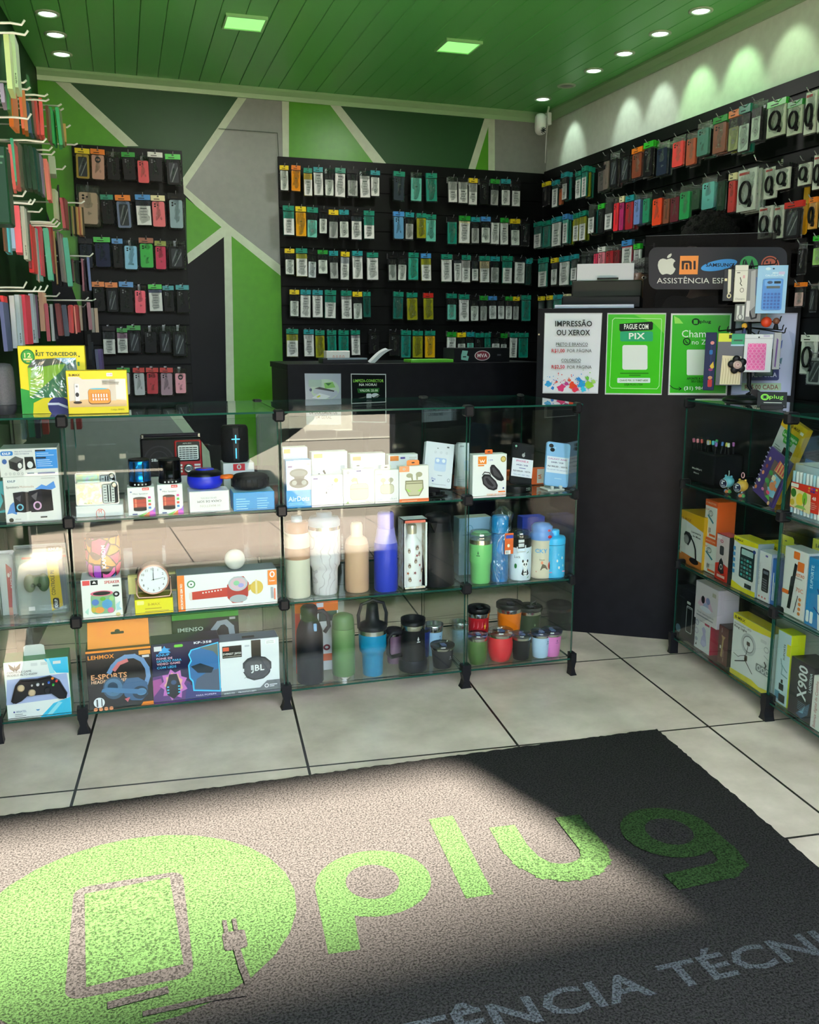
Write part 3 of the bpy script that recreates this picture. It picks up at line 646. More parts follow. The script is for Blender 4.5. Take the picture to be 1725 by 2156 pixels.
for rws, nm in ((ra, 'top row'), (rb, 'second row'), (rcw, 'third row'), (rd, 'low row')):
    allr = [(o_, s_, it) for o_, s_, r_ in rws for it in r_]
    for i, (o_, s_, it) in enumerate(allr):
        x0, x1, y0, y1, hd, kind, c = it[:7]; top = -.40; st = 1
        for e in it[7:]:
            if isinstance(e, int): st = e
            else: top = e
        hd = NAMED.get(hd, hd); c = NAMED.get(c, c)
        pouch(RTP, (o_[0] + x0 / s_, o_[0] + x1 / s_, o_[1] + y0 / s_, o_[1] + y1 / s_), hd, kind, c, '%s, %s from left, %s, right wall' % (nice(hd, kind, c), ORD[i + 1], nm), 'goods on the right wall',
              .085, 'cable_pack' if kind == 'cable' else 'film_pouch', 'phone accessory', top, stack=st, where='%s pack from left, %s, right wall' % (ORD[i + 1], nm))
# low bags hanging near the right end, below the counter's top
for i, (x0, x1, y0, y1, hd, kind, c) in enumerate([(1690, 1725, 705, 790, 'white', 'cable', '#c8ccc4'), (1702, 1740, 740, 812, None, 'window', '#8a9090')]):
    pouch(RTP, (x0, x1, y0, y1), NAMED.get(hd), kind, c, ['white cable pack hanging behind the poster counter by the right edge', 'clear wrinkled bag hanging behind the poster counter by the right edge'][i], 'low bags on the right wall', .085, 'cable_pack', 'phone accessory', where=['white pack low by the right edge', 'wrinkled bag low by the right edge'][i])
hook(RTP, RTP.at(1290, 497) + Vector((0, 0, 0)), .13, 'long bare chrome hook reaching out above the red phone covers', 'bare hooks', .02, .0025, STEEL)
hook(RTP, RTP.at(1648, 342), .13, 'long bare chrome hook above the small adapter packs', 'bare hooks', .02, .0025, STEEL)
p_ = RTP.off(.03).at(1697, 440); m = MB(); m.prism(rrect(-.012, -.09, .012, .09, .011), -.003, .003, M('#e0a81a', .4))
tag(m.obj('price_tag_strip', None, p_ , RTP.yaw), 'long yellow plastic strip hanging on the right wall between cable packs', 'strip')

# ------------------------------------------------------------------ left wall: covers hanging edge-on along pegs
random.seed(5)
EDGE_M = {}
def strip_mesh(c, kind, d):
    k = (c, kind, d)
    if k in EDGE_M: return EDGE_M[k]
    m = MB()
    if kind == 'c':
        m.prism([(p[1], p[0]) for p in rrect(-1, -.5, 0, .5, .05, .09)], -d, 0, M(c, .4), Matrix.Identity(4))
    else: m.box(-.5, .5, 0, d, -1, 0, M(c, .5), .0)
    o = m.obj('x'); EDGE_M[k] = o.data; bpy.data.objects.remove(o); return EDGE_M[k]
SA = 7.1875
L1 = (0, 20, [(45,125,350,1190,'#b4cf8e','b'),(135,215,350,1170,'#a5c79c','s'),(30,88,1240,1520,'#8c86a0','c'),(110,160,1262,1620,'#2a7a3c','c'),(190,258,1250,1870,'#c86a1c','c'),(282,325,1310,1890,'#c4581c','c'),(332,388,1330,1920,'#a86a1e','c'),(425,465,1490,1950,'#24506a','c'),(470,500,1460,1960,'#153e24','c'),(506,548,1430,1965,'#8a3c20','c'),(552,590,1440,1975,'#b03c30','c'),(595,648,1430,1975,'#c8443a','c'),(690,716,1500,1830,'#a88c68','b'),(738,776,1540,2060,'#5c3c1c','c'),(790,828,1560,2095,'#1f9a4a','c'),(834,884,1560,2115,'#22a868','c'),(892,934,1560,2090,'#4c6a2c','c'),(948,992,1800,2070,'#b0924c','c')])
L2 = (0, 300, [(10,62,450,730,'#4a9a80','c'),(64,112,430,760,'#5aa884','c'),(135,182,110,770,'#c84c3a','c'),(165,212,20,660,'#1f9a6c','c'),(222,280,80,740,'#cc5650','c'),(285,330,60,740,'#4c4a30','c'),(335,380,100,745,'#1c3c24','c'),(388,440,110,750,'#1a3822','c'),(446,505,120,770,'#1c4028','c'),(512,586,150,800,'#144438','c'),(592,650,240,830,'#6a6a84','c'),(680,740,310,915,'#d87a68','c'),(728,826,200,470,'#9cb49c','b'),(786,832,700,1150,'#a4b090','b'),(868,892,640,900,'#1c241e','b'),(905,948,880,1330,'#a84044','c'),(972,1022,880,1330,'#6c221e','c'),(1040,1066,960,1380,'#2a2a1c','b'),(1076,1098,960,1380,'#8c8048','b'),(1104,1130,965,1385,'#1d2018','b'),(1140,1162,970,1390,'#a88c50','b'),(1170,1192,970,1395,'#8a4a34','b'),(1200,1222,975,1395,'#b09468','b'),(1232,1262,980,1400,'#3a3a28','b')])
L3 = (0, 300, [(0,32,900,1640,'#6a4a34','b'),(25,102,980,1655,'#3fb0c4','b'),(128,192,1050,1600,'#9cb8dc','b'),(185,285,950,1660,'#e85a68','b'),(298,362,960,1765,'#b8c4b8','s'),(366,400,980,1760,'#4a5048','b'),(410,444,1300,1925,'#7c1c20','c'),(450,524,1280,1990,'#c82a2e','c'),(526,548,1330,2120,'#a08c88','c'),(552,604,1330,2105,'#78a8a4','c'),(592,642,1290,2030,'#c42a48','c'),(668,744,1330,2100,'#4cb494','c'),(728,792,1240,1990,'#8c2420','c'),(800,826,1340,2140,'#a08450','b'),(850,886,1370,2160,'#1a1c1e','b'),(888,920,1380,2120,'#6c6868','c'),(924,956,1400,2130,'#8c7a78','c'),(955,1030,1470,2190,'#48b89c','c'),(1080,1110,1760,2100,'#4c2c20','b'),(1118,1150,1780,2120,'#2a3a30','b'),(1160,1190,1780,2140,'#24302c','b'),(1236,1262,1780,2260,'#98586c','c'),(1276,1300,1780,2260,'#241c24','c'),(1304,1342,1740,2250,'#506498','c')])
L4 = (0, 540, [(0,46,590,1350,'#e02a2e','b'),(62,122,700,1430,'#56608c','c'),(133,205,590,1390,'#c4ccd4','b'),(212,284,575,1370,'#bcc8d0','s'),(290,372,575,1330,'#f0445c','b'),(378,412,580,1320,'#c4c8c4','b'),(424,494,560,1310,'#b4c4d0','s'),(508,556,580,1240,'#4a2a4c','b'),(572,640,540,1130,'#d8a88c','b'),(668,724,720,1280,'#b03c4c','c'),(748,790,720,1280,'#b8c0c8','b'),(800,850,720,1250,'#24282c','b'),(852,920,720,1200,'#7c2c2c','c'),(928,1000,740,1205,'#243c54','c'),(985,1018,760,1180,'#6a2434','c'),(1022,1062,750,1150,'#c03438','c'),(1062,1110,740,1160,'#d04444','c'),(1112,1136,760,1170,'#e09080','c'),(1140,1190,740,1150,'#9a2c2e','c'),(1194,1226,740,1120,'#b8a898','b'),(1250,1290,740,1120,'#2c2c2c','b'),(1296,1350,700,1110,'#94606c','c'),(1370,1416,780,1150,'#8c8c88','b'),(1424,1476,780,1150,'#b8a490','b')])
L5 = (0, 830, [(-30,8,200,420,'#c4cac8','b'),(14,56,195,420,'#b8bcbc','b'),(62,104,195,450,'#c0c2bc','b'),(116,186,195,455,'#cfcabc','b'),(190,232,195,390,'#6c8cb8','c'),(258,312,195,370,'#2f9a94','c'),(324,368,195,380,'#28285c','c'),(384,440,195,345,'#dc3a3c','c'),(640,668,195,470,'#2f8a88','c'),(696,740,195,300,'#a82c3c','c')])
L6 = (0, 540, [(1322,1372,1180,1560,'#1c2022','b'),(1376,1410,1300,1660,'#202830','b'),(1418,1462,1400,1700,'#384468','c'),(1470,1500,1400,1700,'#282c38','b'),(1506,1556,1400,1720,'#5a4c84','c')])
def leftdepth(ya, yb, h=.165): return max(2.55, min(4.6, FPX * h / (yb - ya)))
ONAME = ['top row', 'second row', 'third row', 'fourth row', 'row below the case top', 'lowest dark row']
for ri, (ox, oy, its) in enumerate((L1, L2, L3, L4, L5, L6)):
    sc = 4.3125 if ri == 4 else SA
    for i, (x0, x1, y0, y1, c, k) in enumerate(its):
        X0, X1, Y0, Y1 = ox + x0 / sc, ox + x1 / sc, oy + y0 / sc, oy + y1 / sc
        Y = 3.62 if ri == 4 else 2.75 + .0076 * X0 + (0.35 if ri == 3 else 0) + .0011 * (Y0 - 300 if Y0 < 600 else 0)
        a, b, z1 = aty(X0, Y0, Y), aty(X1, Y0, Y), aty(X0, Y1, Y)
        wd, h = b.x - a.x, a.z - z1.z; dp = .085 if k == 'c' else .10
        nm = 'phone_cover' if k == 'c' else 'accessory_box'
        what = {'c': 'phone cover', 'b': 'slim carton', 's': 'slim lettered carton'}[k]
        lab = '%s %s seen edge-on, %s from left, %s, left wall' % (colour_word(c), what, ORD[i + 1], ONAME[ri])
        loc = Vector(((a.x + b.x) / 2, Y, a.z))
        if k == 's':
            m = MB(); m.box(-wd / 2, wd / 2, 0, dp, -h, 0, M(c, .5), .0008)
            decals(m, [('v', 'space', .26, -.93, .30, '#22282a', .20, 'b'), ('v', 'screen protector', .2, -.68, .16, '#9aa8a4', .34)], lambda u, v: (u * wd, v * h), -.0002, h / wd)
            o = m.obj(nm, None, loc)
        else:
            o = mk(strip_mesh(c, k, dp), nm, None, loc); o.scale = (wd, 1, h)
            o.rotation_euler = (0, random.uniform(-.05, .01) if k == 'c' else 0, random.uniform(-.08, .08))
        tag(o, lab, 'phone case' if k == 'c' else 'box', 'goods on the left wall rack')
        if (ri, i) in ((2, 20), (2, 21), (3, 19), (3, 20), (4, 7), (4, 8), (4, 9)):
            wx = LEFT.p.x + LEFT.a.x / LEFT.a.y * (Y - LEFT.p.y); m = MB(); z = a.z - .006
            m.tube([(wx + .002, Y + .02, z), ((wx + b.x) / 2, Y + .02, z - .001), (b.x + .01, Y + .02, z), (b.x + .02, Y + .02, z + .012)], .0022, M('#8d9193', .35, .6), 6)
            tag(m.obj('display_hook'), 'thin grey rack hook carrying the %s %s, %s, left wall' % (colour_word(c), what, ONAME[ri]) if (ri, i) not in ((3, 20), (2, 20)) else 'thin grey rack hook carrying the %s carton, %s, left wall' % (ORD[i + 1], ONAME[ri]), 'hook', 'left rack hooks')
# the big dark pack at the frame's edge
p0 = aty(0, 305, 2.62); m = MB(); m.box(-.06, .012, 0, .10, -.19, 0, M('#173c28', .35), .004); decals(m, [('r', -.02, -.03, .006, -.025, '#4a7a5c'), ('r', -.02, -.045, .002, -.04, '#4a7a5c')], lambda x, y: (x, y), -.0002)
tag(m.obj('accessory_box', None, p0), 'large dark green pack cut by the left frame edge, second row', 'box', 'goods on the left wall rack')
# pegs of the left rack
HKS = [(A, 20) for A in ((0,372,203,160),(0,424,352,318),(262,402,1102,1070),(285,460,1203,1175),(365,724,1290,1278),(415,742,1365,1355),(5,470,1630,1575),(125,702,1975,1950),(870,932,1460,1430),(885,962,1530,1495),(975,1066,1782,1748),(1030,1176,2045,2028))]
HKS += [(A, 300) for A in ((585,792,112,65),(600,830,176,132),(0,205,632,565),(835,994,402,352),(0,392,800,728),(20,472,908,862),(20,532,915,856),(385,642,1045,992),(1015,1282,912,885),(410,826,1198,1150),(430,872,1225,1184),(430,908,1258,1210),(1045,1412,1718,1675),(890,952,1330,1305))]
HKS += [(A, 540) for A in ((0,406,468,380),(0,544,522,456),(0,626,520,448),(0,726,520,434),(640,908,600,546),(850,1342,662,618),(1405,1452,668,640))]
for i, ((x0, x1, y0, y1), oy) in enumerate(HKS):
    X0, X1, Y0, Y1 = x0 / SA, x1 / SA, oy + y0 / SA, oy + y1 / SA
    Y = 2.75 + .0076 * max(X0, 4) + (0.35 if oy == 540 else 0) - .012 + .0011 * (Y0 - 300 if Y0 < 600 else 0)
    a, b, t = aty(X0, Y0, Y), aty(X1 - 7, Y0, Y), aty(X1, Y1, Y)
    wx = LEFT.p.x + LEFT.a.x / LEFT.a.y * (Y - LEFT.p.y)
    m = MB(); r = .0030
    m.tube([(min(wx + .002, a.x - .01), Y + .01, a.z), (a.x, Y, a.z), ((a.x + b.x) / 2, Y, b.z + (a.z - b.z) / 2), (b.x, Y, a.z), (t.x, Y, max(t.z, a.z + .006))], r, M('#d3d8d0', .35), 7)
    o = m.obj('display_hook')
    lab = 'white bent rack hook, %s down the left wall, %s' % (ORD[i + 1], ['tip near the ceiling corner', 'tip at mid height', 'tip above the yellow boxes'][(20, 300, 540).index(oy)])
    tag(o, lab, 'hook', 'left rack hooks')
# ------------------------------------------------------------------ glass display cases
ZB, ZL, ZM, ZT = .0647, .3677, .6828, .990
YC = 2.896
def pane(name, par, x0, x1, y0, y1, z0, z1, m=None):
    mb = MB(); d_ = (x1 - x0, y1 - y0, z1 - z0); k = d_.index(min(d_))
    V = [(x, y, z) for x in (x0, x1) for y in (y0, y1) for z in (z0, z1)]
    F = [(0, 1, 3, 2), (4, 6, 7, 5), (0, 4, 5, 1), (2, 3, 7, 6), (0, 2, 6, 4), (1, 5, 7, 3)]
    for i, q in enumerate(F): mb.add([V[j] for j in q], [(0, 1, 2, 3)], GLASS if i // 2 == k else EDGE)
    return mb.obj(name, par)
CLIP = M('#17181c', .4)
def clip(par, x, z, half=0, y=0):
    m = MB(); m.box(x - .017 + .012 * (half > 0), x + .017 - .012 * (half < 0), y - .012, y + .03, z - .019, z + .019, CLIP, .006); m.obj('corner_clip', par)
def foot(par, x, y=.0, half=0):
    m = MB(); o = [(-.020, 0), (.020, 0), (.014, .012), (.010, .028), (.013, .045), (.016, .052), (.016, .085), (-.016, .085), (-.016, .052), (-.013, .045), (-.010, .028), (-.014, .012)]
    m.prism([(x + p[0] * (1 if half == 0 or p[0] * half < 0 else .25), p[1]) for p in o], y - .012, y + .022, CLIP); m.obj('foot', par)
def display_case(name, label, org, yaw, xs, depth, ends):
    c = tag(empty(name, org, yaw), label, 'display case'); th = .005
    for i in range(len(xs) - 1):
        a, b = xs[i] + .004, xs[i + 1] - .004
        zs = (ZB, ZL, ZM, ZT)
        for j in range(3): pane('front_pane', c, a, b, 0, th, zs[j] + .008, zs[j + 1] - .008)
        for j in range(3): pane('rear_pane', c, a, b, depth - th, depth, zs[j] + .008, zs[j + 1] - .008)
        pane('bottom_pane', c, a, b, .001, depth, ZB - .006, ZB); pane('lower_shelf', c, a, b, .006, depth - .006, ZL - .006, ZL)
        pane('upper_shelf', c, a, b, .006, depth - .006, ZM - .006, ZM); pane('top_pane', c, xs[i] - .004, xs[i + 1] + .004, -.004, depth + .004, ZT + .004, ZT + .010)
        for e, xx in ((0, a), (1, b)):
            pane('side_pane', c, xx - .0035 * (e == 1), xx + .0035 * (e == 0), .006, depth - .006, ZB + .002, ZT + .002)
    for i, x in enumerate(xs):
        h = 1 if (i == 0 and ends[0]) else (-1 if (i == len(xs) - 1 and ends[1]) else 0); x += .006 * h
        for yy in (0, depth - .012):
            for z in (ZL - .003, ZM - .003, ZT - .004): clip(c, x, z, h, yy)
            foot(c, x, yy, h)
    return c
XA, XB, XC, XD = -.1863, .4608, 1.1031, 1.524
display_case('glass_display_case', 'long three-shelf glass display case across the shop, holding speakers and bottles', (0, YC, 0), 0, [-.43, XA, XB, XC, XD], .50, (1, 1))
ER, FR = Vector((2.012, 2.996, 0)), Vector((1.945, 2.347, 0)); RYAW = math.atan2(FR.y - ER.y, FR.x - ER.x); RL = (FR - ER).length
display_case('glass_display_case', 'right-hand glass display case along the right wall, holding boxed gadgets', tuple(ER), RYAW, [0, RL, 2 * RL], .28, (1, 0))

# ------------------------------------------------------------------ boxed goods
class It: pass
def shelf_plane(x0, x1, y1, z, yaw, lo=None, hi=None):
    p = atz((x0 + x1) / 2, y1, z); P = Plane(p, yaw)
    return P
def pbox(label, bb, z=None, Y=None, depth=.07, c='#e8e8ea', ops=(), cat='box', name='product_box', side=None, top=None, group=None, yaw=0.0, P=None, rough=.35, ymin=None, extra=None, b=.0015, lean=0.0, minY=2.905, maxY=3.3):
    """front face covers bb = (x0, x1, y0, y1) of the photo; stands on height z, or on plane Y / P"""
    x0, x1, y0, y1 = bb
    if P is None:
        if Y is None:
            Y = atz((x0 + x1) / 2, y1, z).y; Y = max(minY, min(maxY, Y))
        P = Plane((0, Y), 0.0) if yaw == 0 else Plane(aty((x0 + x1) / 2, y1, Y), yaw)
    l, r_, t = P.at(x0, y1), P.at(x1, y1), P.at((x0 + x1) / 2, y0); o = (l + r_) / 2
    if P.yaw == 0 and 2.8 < l.y < 3.4 and x0 < 1230 and (z or o.z) < .9:      # stay clear of the upright panes between the bays
        for cx in (-.43, XA, XB, XC, XD):
            if l.x < cx + .02 and o.x > cx: l.x = cx + .02
            if r_.x > cx - .02 and o.x < cx: r_.x = cx - .02
        o = (l + r_) / 2; depth = min(depth, YC + .485 - l.y)
    W_, H_ = (r_ - l).dot(P.a), 0
    zb = z if z is not None else o.z
    H_ = t.z - zb
    m = MB(); mm = M(c, rough); m.box(-W_ / 2, W_ / 2, 0, depth, 0, H_, M(side, rough) if side else mm, b, None, mm, M(top, rough) if top else None)
    ob = m.obj(name, None, (o.x, o.y, zb + .0004), P.yaw)
    if lean: ob.rotation_euler = (lean, 0, P.yaw)
    if ops:
        d_ = MB(); decals(d_, ops, lambda u, v: ((u - .5) * W_, v * H_), -.0002, H_ / W_, rough=rough); d_.obj('printed_front', ob)
    tag(ob, label, cat, group)
    i = It(); i.o = ob; i.P = P; i.z = zb + H_; i.W = W_; i.H = H_; i.Y = o.y; i.d = depth; i.zb = zb
    return i
# graphics used on several boxes
def lines(x0, x1, y0, dy, n, c, h=.012, seed=1):
    r_ = random.Random(seed); return [('r', x0, y0 - i * dy, x0 + (x1 - x0) * r_.uniform(.6, 1), y0 - i * dy + h, c) for i in range(n)]
# -- left module
sp1 = pbox('white carton of two desktop speakers, lower of the stack at far left', (13, 137, 1003, 1099), ZM, depth=.12, ops=[
 ('q', .06, .87, .25, .95, .03, '#e9eef2'), ('t', 'KNUP', .08, .885, .05, '#1c4c74', .14, 'b'), ('t', 'Speakers', .05, .76, .05, '#30343a', .22), ('t', 'Multimedia', .29, .76, .05, '#c0a090', .25),
 ('t', 'DESIGN MODERNO', .68, .94, .022, '#7a7a7a', .25), ('p', [(.03, .20), (.10, .40), (.16, .46), (.22, .30), (.2, .18), (.12, .22)], '#3f7fd0'), ('p', [(.55, .72), (.68, .82), (.76, .78), (.90, .88), (.93, .74), (.86, .70)], '#3f8ae0'),
 ('p', [(.18, .24), (.16, .66), (.33, .68), (.34, .22)], '#1b1c28'), ('p', [(.33, .68), (.46, .66), (.48, .25), (.34, .22)], '#12131a'), ('p', [(.46, .22), (.44, .68), (.66, .72), (.70, .22)], '#1c1d2a'), ('p', [(.66, .72), (.85, .69), (.86, .24), (.70, .22)], '#10111a'),
 ('o', .27, .34, .05, .06, .012, '#7fd0f0'), ('o', .58, .36, .06, .08, .014, '#e0b0e0'), ('p', [(.2, .55), (.3, .6), (.28, .45)], '#4a4a58'), ('p', [(.48, .58), (.6, .66), (.56, .46)], '#4a4a58'),
 ('e', .10, .07, .04, .045, '#1a1a1a'), ('t', 'ultimate', .17, .07, .03, '#555555', .1), ('r', .62, .09, .74, .12, '#333333')])
sp2 = pbox('white and blue carton of two notebook speakers, upper of the stack at far left', (1, 132, 944, 1003), None, Y=sp1.Y, depth=.12, ops=[
 ('q', .03, .76, .24, .92, .03, '#1a78d0'), ('t', 'KNUP', .06, .79, .09, '#ffffff', .14, 'b'), ('t', 'MINI AUTO-FALANTE', .27, .87, .05, '#3a5a8a', .30), ('t', 'PARA NOTEBOOK', .27, .79, .05, '#3a5a8a', .25),
 ('r', .62, .26, .995, .94, '#1888e0'), ('r', .62, .88, .80, .94, '#10243c'), ('r', .62, .62, .80, .68, '#10243c')] + lines(.64, .96, .80, .07, 2, '#bfe0ff', .02) + lines(.64, .96, .56, .07, 4, '#bfe0ff', .02, 3) + [
 ('p', [(.16, .60), (.28, .74), (.41, .64), (.29, .50)], '#55585c'), ('p', [(.16, .60), (.29, .50), (.30, .20), (.17, .32)], '#22252a'), ('p', [(.29, .50), (.41, .64), (.40, .32), (.30, .20)], '#34383e'), ('e', .345, .40, .035, .10, '#e8e8ea'),
 ('p', [(.43, .70), (.58, .70), (.62, .30), (.44, .24)], '#1c1e22'), ('e', .52, .42, .05, .12, '#dfe3ea'), ('e', .09, .56, .04, .09, '#2a5aa8'), ('r', .46, .10, .58, .13, '#3a5a8a'), ('r', .64, .08, .94, .13, '#26408a')] + [('o', .1 + .07 * i, .12, .015, .04, .003, '#9aa0a8') for i in range(5)], top='#b8bcc0')
pbox('aqua printed carton cut by the left edge on the upper shelf', (-30, 18, 1013, 1099), ZM, depth=.1, c='#2fb4c8', side='#1a8aa0', ops=[('p', [(.5, .25), (.8, .5), (.7, .7), (.95, .6), (.95, .3)], '#10404c'), ('r', .0, .0, 1, .22, '#0c2c34'), ('t', 'AS', .84, .08, .08, '#e0e8e8')])
# pink and controller blisters
def blister(label, bb, z, card, ops, depth=.05, clear=True, group=None, name='blister_pack'):
    i = pbox(label, bb, z, depth=.006, c=card, ops=ops, name=name, cat='blister pack'); i.o.location.y += depth
    m = MB(); w_, h = i.W / 2, i.H
    m.box(-w_ * .98, w_ * .98, -depth, -.002, .002, h * .98, CLEAR, .01); m.obj('clear_shell', i.o); return i
blister('pink blister pack with white shell edge at far left of middle shelf', (-25, 37, 1167, 1306), ZL, '#d8d4d8', [('p', [(.42, .05), (.62, .05), (.78, .72), (.44, .80)], '#c22a4c'), ('e', .56, .62, .07, .035, '#f0d0d8'), ('v', 'KAPBOM', .72, .42, .08, '#f4e0e4', .25, 'b'), ('r', .42, .0, .66, .12, '#e89a90')])
bc = blister('clear blister pack with green game controller and yellow card', (36, 148, 1153, 1302), ZL, '#9aa4a0', [('r', .02, .86, .98, .99, '#787c80'), ('r', .14, .80, .98, .83, '#c8383a'), ('q', .62, .88, .90, .97, .03, '#101214'), ('t', 'KNUP', .66, .905, .04, '#ffffff', .2, 'b'),
 ('p', [(.64, .03), (.86, .10), (.82, .75), (.60, .78)], '#e6c012'), ('v', 'CONTROLE PII', .73, .26, .07, '#54480c', .36, 'b'), ('q', .67, .06, .79, .22, .04, '#101214'), ('v', 'KNUP', .76, .08, .06, '#ffffff', .12, 'b'), ('p', [(.86, .10), (.97, .12), (.93, .80), (.82, .75)], '#8a90a0'), ('r', .20, .06, .32, .12, '#e4e2e4')])
m = MB(); m.ball((-.035, -.028, .11), (.018, .014, .03), M('#5c6a4a', .4)); m.ball((.005, -.028, .11), (.018, .014, .03), M('#3f5a3c', .4)); m.box(-.04, .008, -.036, -.02, .10, .135, M('#4c6444', .4), .006)
for a in (-.026, -.006): m.lathe([(.006, 0), (.007, .004), (.004, .006)], M('#2c3a2a', .5), 12, Matrix.Translation((a, -.036, .105)) @ Matrix.Rotation(pi / 2, 4, 'X'))
m.obj('game_controller', bc.o)
# -- controller carton on the bottom shelf
cg = pbox('white and aqua carton with black game controller in its window', (17, 154, 1388, 1524), ZB, depth=.09, c='#eceef0', side='#2a8a50', ops=[
 ('p', [(.62, 1), (.99, 1), (.99, .72), (.80, .74)], '#14b8e8'), ('p', [(.50, .0), (.99, .0), (.99, .30), (.72, .22)], '#18bce8'), ('p', [(.60, .02), (.68, .02), (.86, .22), (.80, .24)], '#8fdcf0'), ('p', [(.70, .74), (.78, .74), (.70, 1), (.66, 1)], '#8fdcf0'),
 ('p', [(.0, .27), (.04, .70), (.96, .72), (.99, .30)], '#a8b6e4'), ('t', 'CONTROLE GAME', .05, .80, .035, '#3c3c44', .37), ('t', 'MODELO ALTO-4560W', .05, .75, .035, '#3c3c44', .46),
 ('p', [(.08, .97), (.16, .90), (.165, .83), (.10, .88)], '#2a2a30'), ('p', [(.27, .97), (.19, .90), (.185, .83), (.25, .88)], '#2a2a30'), ('p', [(.15, .82), (.175, .95), (.20, .82), (.175, .86)], '#2a2a30'),
 ('r', .42, .90, .52, .95, '#d4d8dc'), ('r', .57, .90, .67, .95, '#d4d8dc'), ('r', .76, .90, .88, .95, '#dfe4e8'), ('e', .11, .14, .012, .014, '#2a3a9a'), ('t', 'ANATEL', .14, .125, .035, '#3a5a9a', .16), ('p', [(.44, .15), (.47, .12), (.475, .14), (.48, .12), (.51, .15)], '#1a88c8')] + lines(.12, .30, .09, .03, 2, '#9a9aa0'))
m = MB(); W_, H_ = cg.W, cg.H; X = lambda u: (u - .5) * W_
body = [(.12, .30), (.08, .34), (.16, .60), (.24, .69), (.50, .68), (.70, .71), (.84, .62), (.95, .38), (.93, .30), (.84, .31), (.72, .42), (.32, .42), (.22, .34)]
m.prism([(X(a), b * H_) for a, b in body], -.010, -.0005, M('#17191c', .25)); m.prism([(X(.15 + (a - .12) * .93), (.02 + b * .94) * H_) for a, b in body], -.014, -.010, M('#1f2226', .25))
for (a, b, r_, c_) in ((.25, .565, .011, '#b8a888'), (.41, .47, .011, '#b8a888'), (.65, .49, .010, '#26292e'), (.74, .68, .004, '#e07a1c'), (.80, .63, .004, '#d02a2c'), (.68, .615, .004, '#3a6ac0'), (.745, .57, .004, '#3aa848'), (.51, .60, .005, '#b8bcc4'), (.42, .595, .003, '#c0c0c0'), (.59, .60, .003, '#c0c0c0')):
    m.lathe([(r_, 0), (r_, .004), (r_ * .7, .006)], M(c_, .3), 16, Matrix.Translation((X(a), -.014, b * H_)) @ Matrix.Rotation(pi / 2, 4, 'X'))
m.obj('game_controller', cg.o)
m = MB(); m.prism([(X(.30), H_), (X(.63), H_), (X(.62), H_ * 1.15), (X(.58), H_ * 1.18), (X(.34), H_ * 1.18), (X(.30), H_ * 1.15)], .045, .047, M('#d0d4d4', .4)); m.obj('hang_tab', cg.o)
pbox('dark blue game carton cut by the left edge on the bottom shelf', (-60, 10, 1440, 1526), ZB, depth=.08, c='#2c3c88', ops=[('p', [(.4, .4), (.98, .55), (.98, .75), (.5, .9)], '#a8b8e8'), ('r', .5, .1, .97, .3, '#141a3c'), ('t', 'GAME', .55, .17, .06, '#6aa0f0', .3, 'b')])
# -- middle module, upper shelf
wb = pbox('flat white carton with red emblem under the silver radios', (158, 261, 1064, 1088), ZM, depth=.10, c='#efeef2', ops=[('o', .51, .25, .09, .42, .006, '#d8503a'), ('t', 'M', .475, .28, .34, '#d8503a', .06), ('r', .44, .2, .58, .27, '#efeef2')])
def radio_small(label, bb, Y, zb, txt):
    P = Plane((0, Y), 0); x0, x1, y0, y1 = bb; l, r_, t = P.at(x0, y1), P.at(x1, y1), P.at(x0, y0); W_ = r_.x - l.x; H_ = t.z - zb
    m = MB(); pts = rrect(-W_ / 2, 0, W_ / 2, H_, .008); m.prism(pts, 0, .028, M('#c4c8cc', .25, .6)); o = tag(m.obj('pocket_radio', None, ((l.x + r_.x) / 2, Y, zb)), label, 'radio', 'silver pocket radios')
    m, nt, N, L = nodemat('iridescent_foil'); b = N['Principled BSDF']; b.inputs['Metallic'].default_value = .55; b.inputs['Roughness'].default_value = .3
    tc = N.new('ShaderNodeTexCoord'); wv = N.new('ShaderNodeTexNoise'); wv.inputs['Scale'].default_value = 55; L.new(tc.outputs['Object'], wv.inputs[0])
    r = N.new('ShaderNodeValToRGB'); cr = r.color_ramp; cr.elements[0].color = lin('#b8d8ea'); cr.elements[0].position = .3; cr.elements[1].color = lin('#e8c8e4'); cr.elements[1].position = .7
    for p_, c_ in ((.43, '#e8e6a8'), (.55, '#c8ecd8')): e = cr.elements.new(p_); e.color = lin(c_)
    L.new(wv.outputs[0], r.inputs[0]); L.new(r.outputs[0], b.inputs[0])
    d_ = MB(); cv = lambda u, v: ((u - .5) * W_, v * H_); decals(d_, [('r', .03, .05, .60, .94, m), ('t', txt, .18, .08, .05, '#303438', .18, 'b')], cv, -.0003, H_ / W_); d_.obj('foil_front', o)
    d_ = MB(); decals(d_, [('q', .61, .06, .98, .90, .05, '#24282c'), ('q', .625, .08, .90, .88, .03, '#d8dcdc'), ('r', .73, .12, .76, .86, '#24282c'), ('r', .79, .12, .82, .86, '#24282c')] + [('r', .65, .16 + .12 * i, .71, .19 + .12 * i, '#4a4e52') for i in range(6)] + [('r', .84, .16 + .12 * i, .89, .19 + .12 * i, '#4a4e52') for i in range(6)], cv, -.0005, H_ / W_); d_.obj('tuning_scale', o)
    d_ = MB(); d_.lathe([(.0085, 0), (.0085, .004), (.006, .005)], STEEL, 20, Matrix.Translation((cv(.9, 0)[0], -.0006, H_ * .86)) @ Matrix.Rotation(pi / 2, 4, 'X')); d_.obj('tuning_knob', o)
    return o
radio_small('front silver foil pocket radio on the flat white carton', (161, 252, 1017, 1064), wb.Y + .006, wb.z, 'AL-315')
radio_small('rear silver foil pocket radio half hidden behind its twin', (161, 247, 996, 1058), wb.Y + .055, wb.z, 'AL-315')
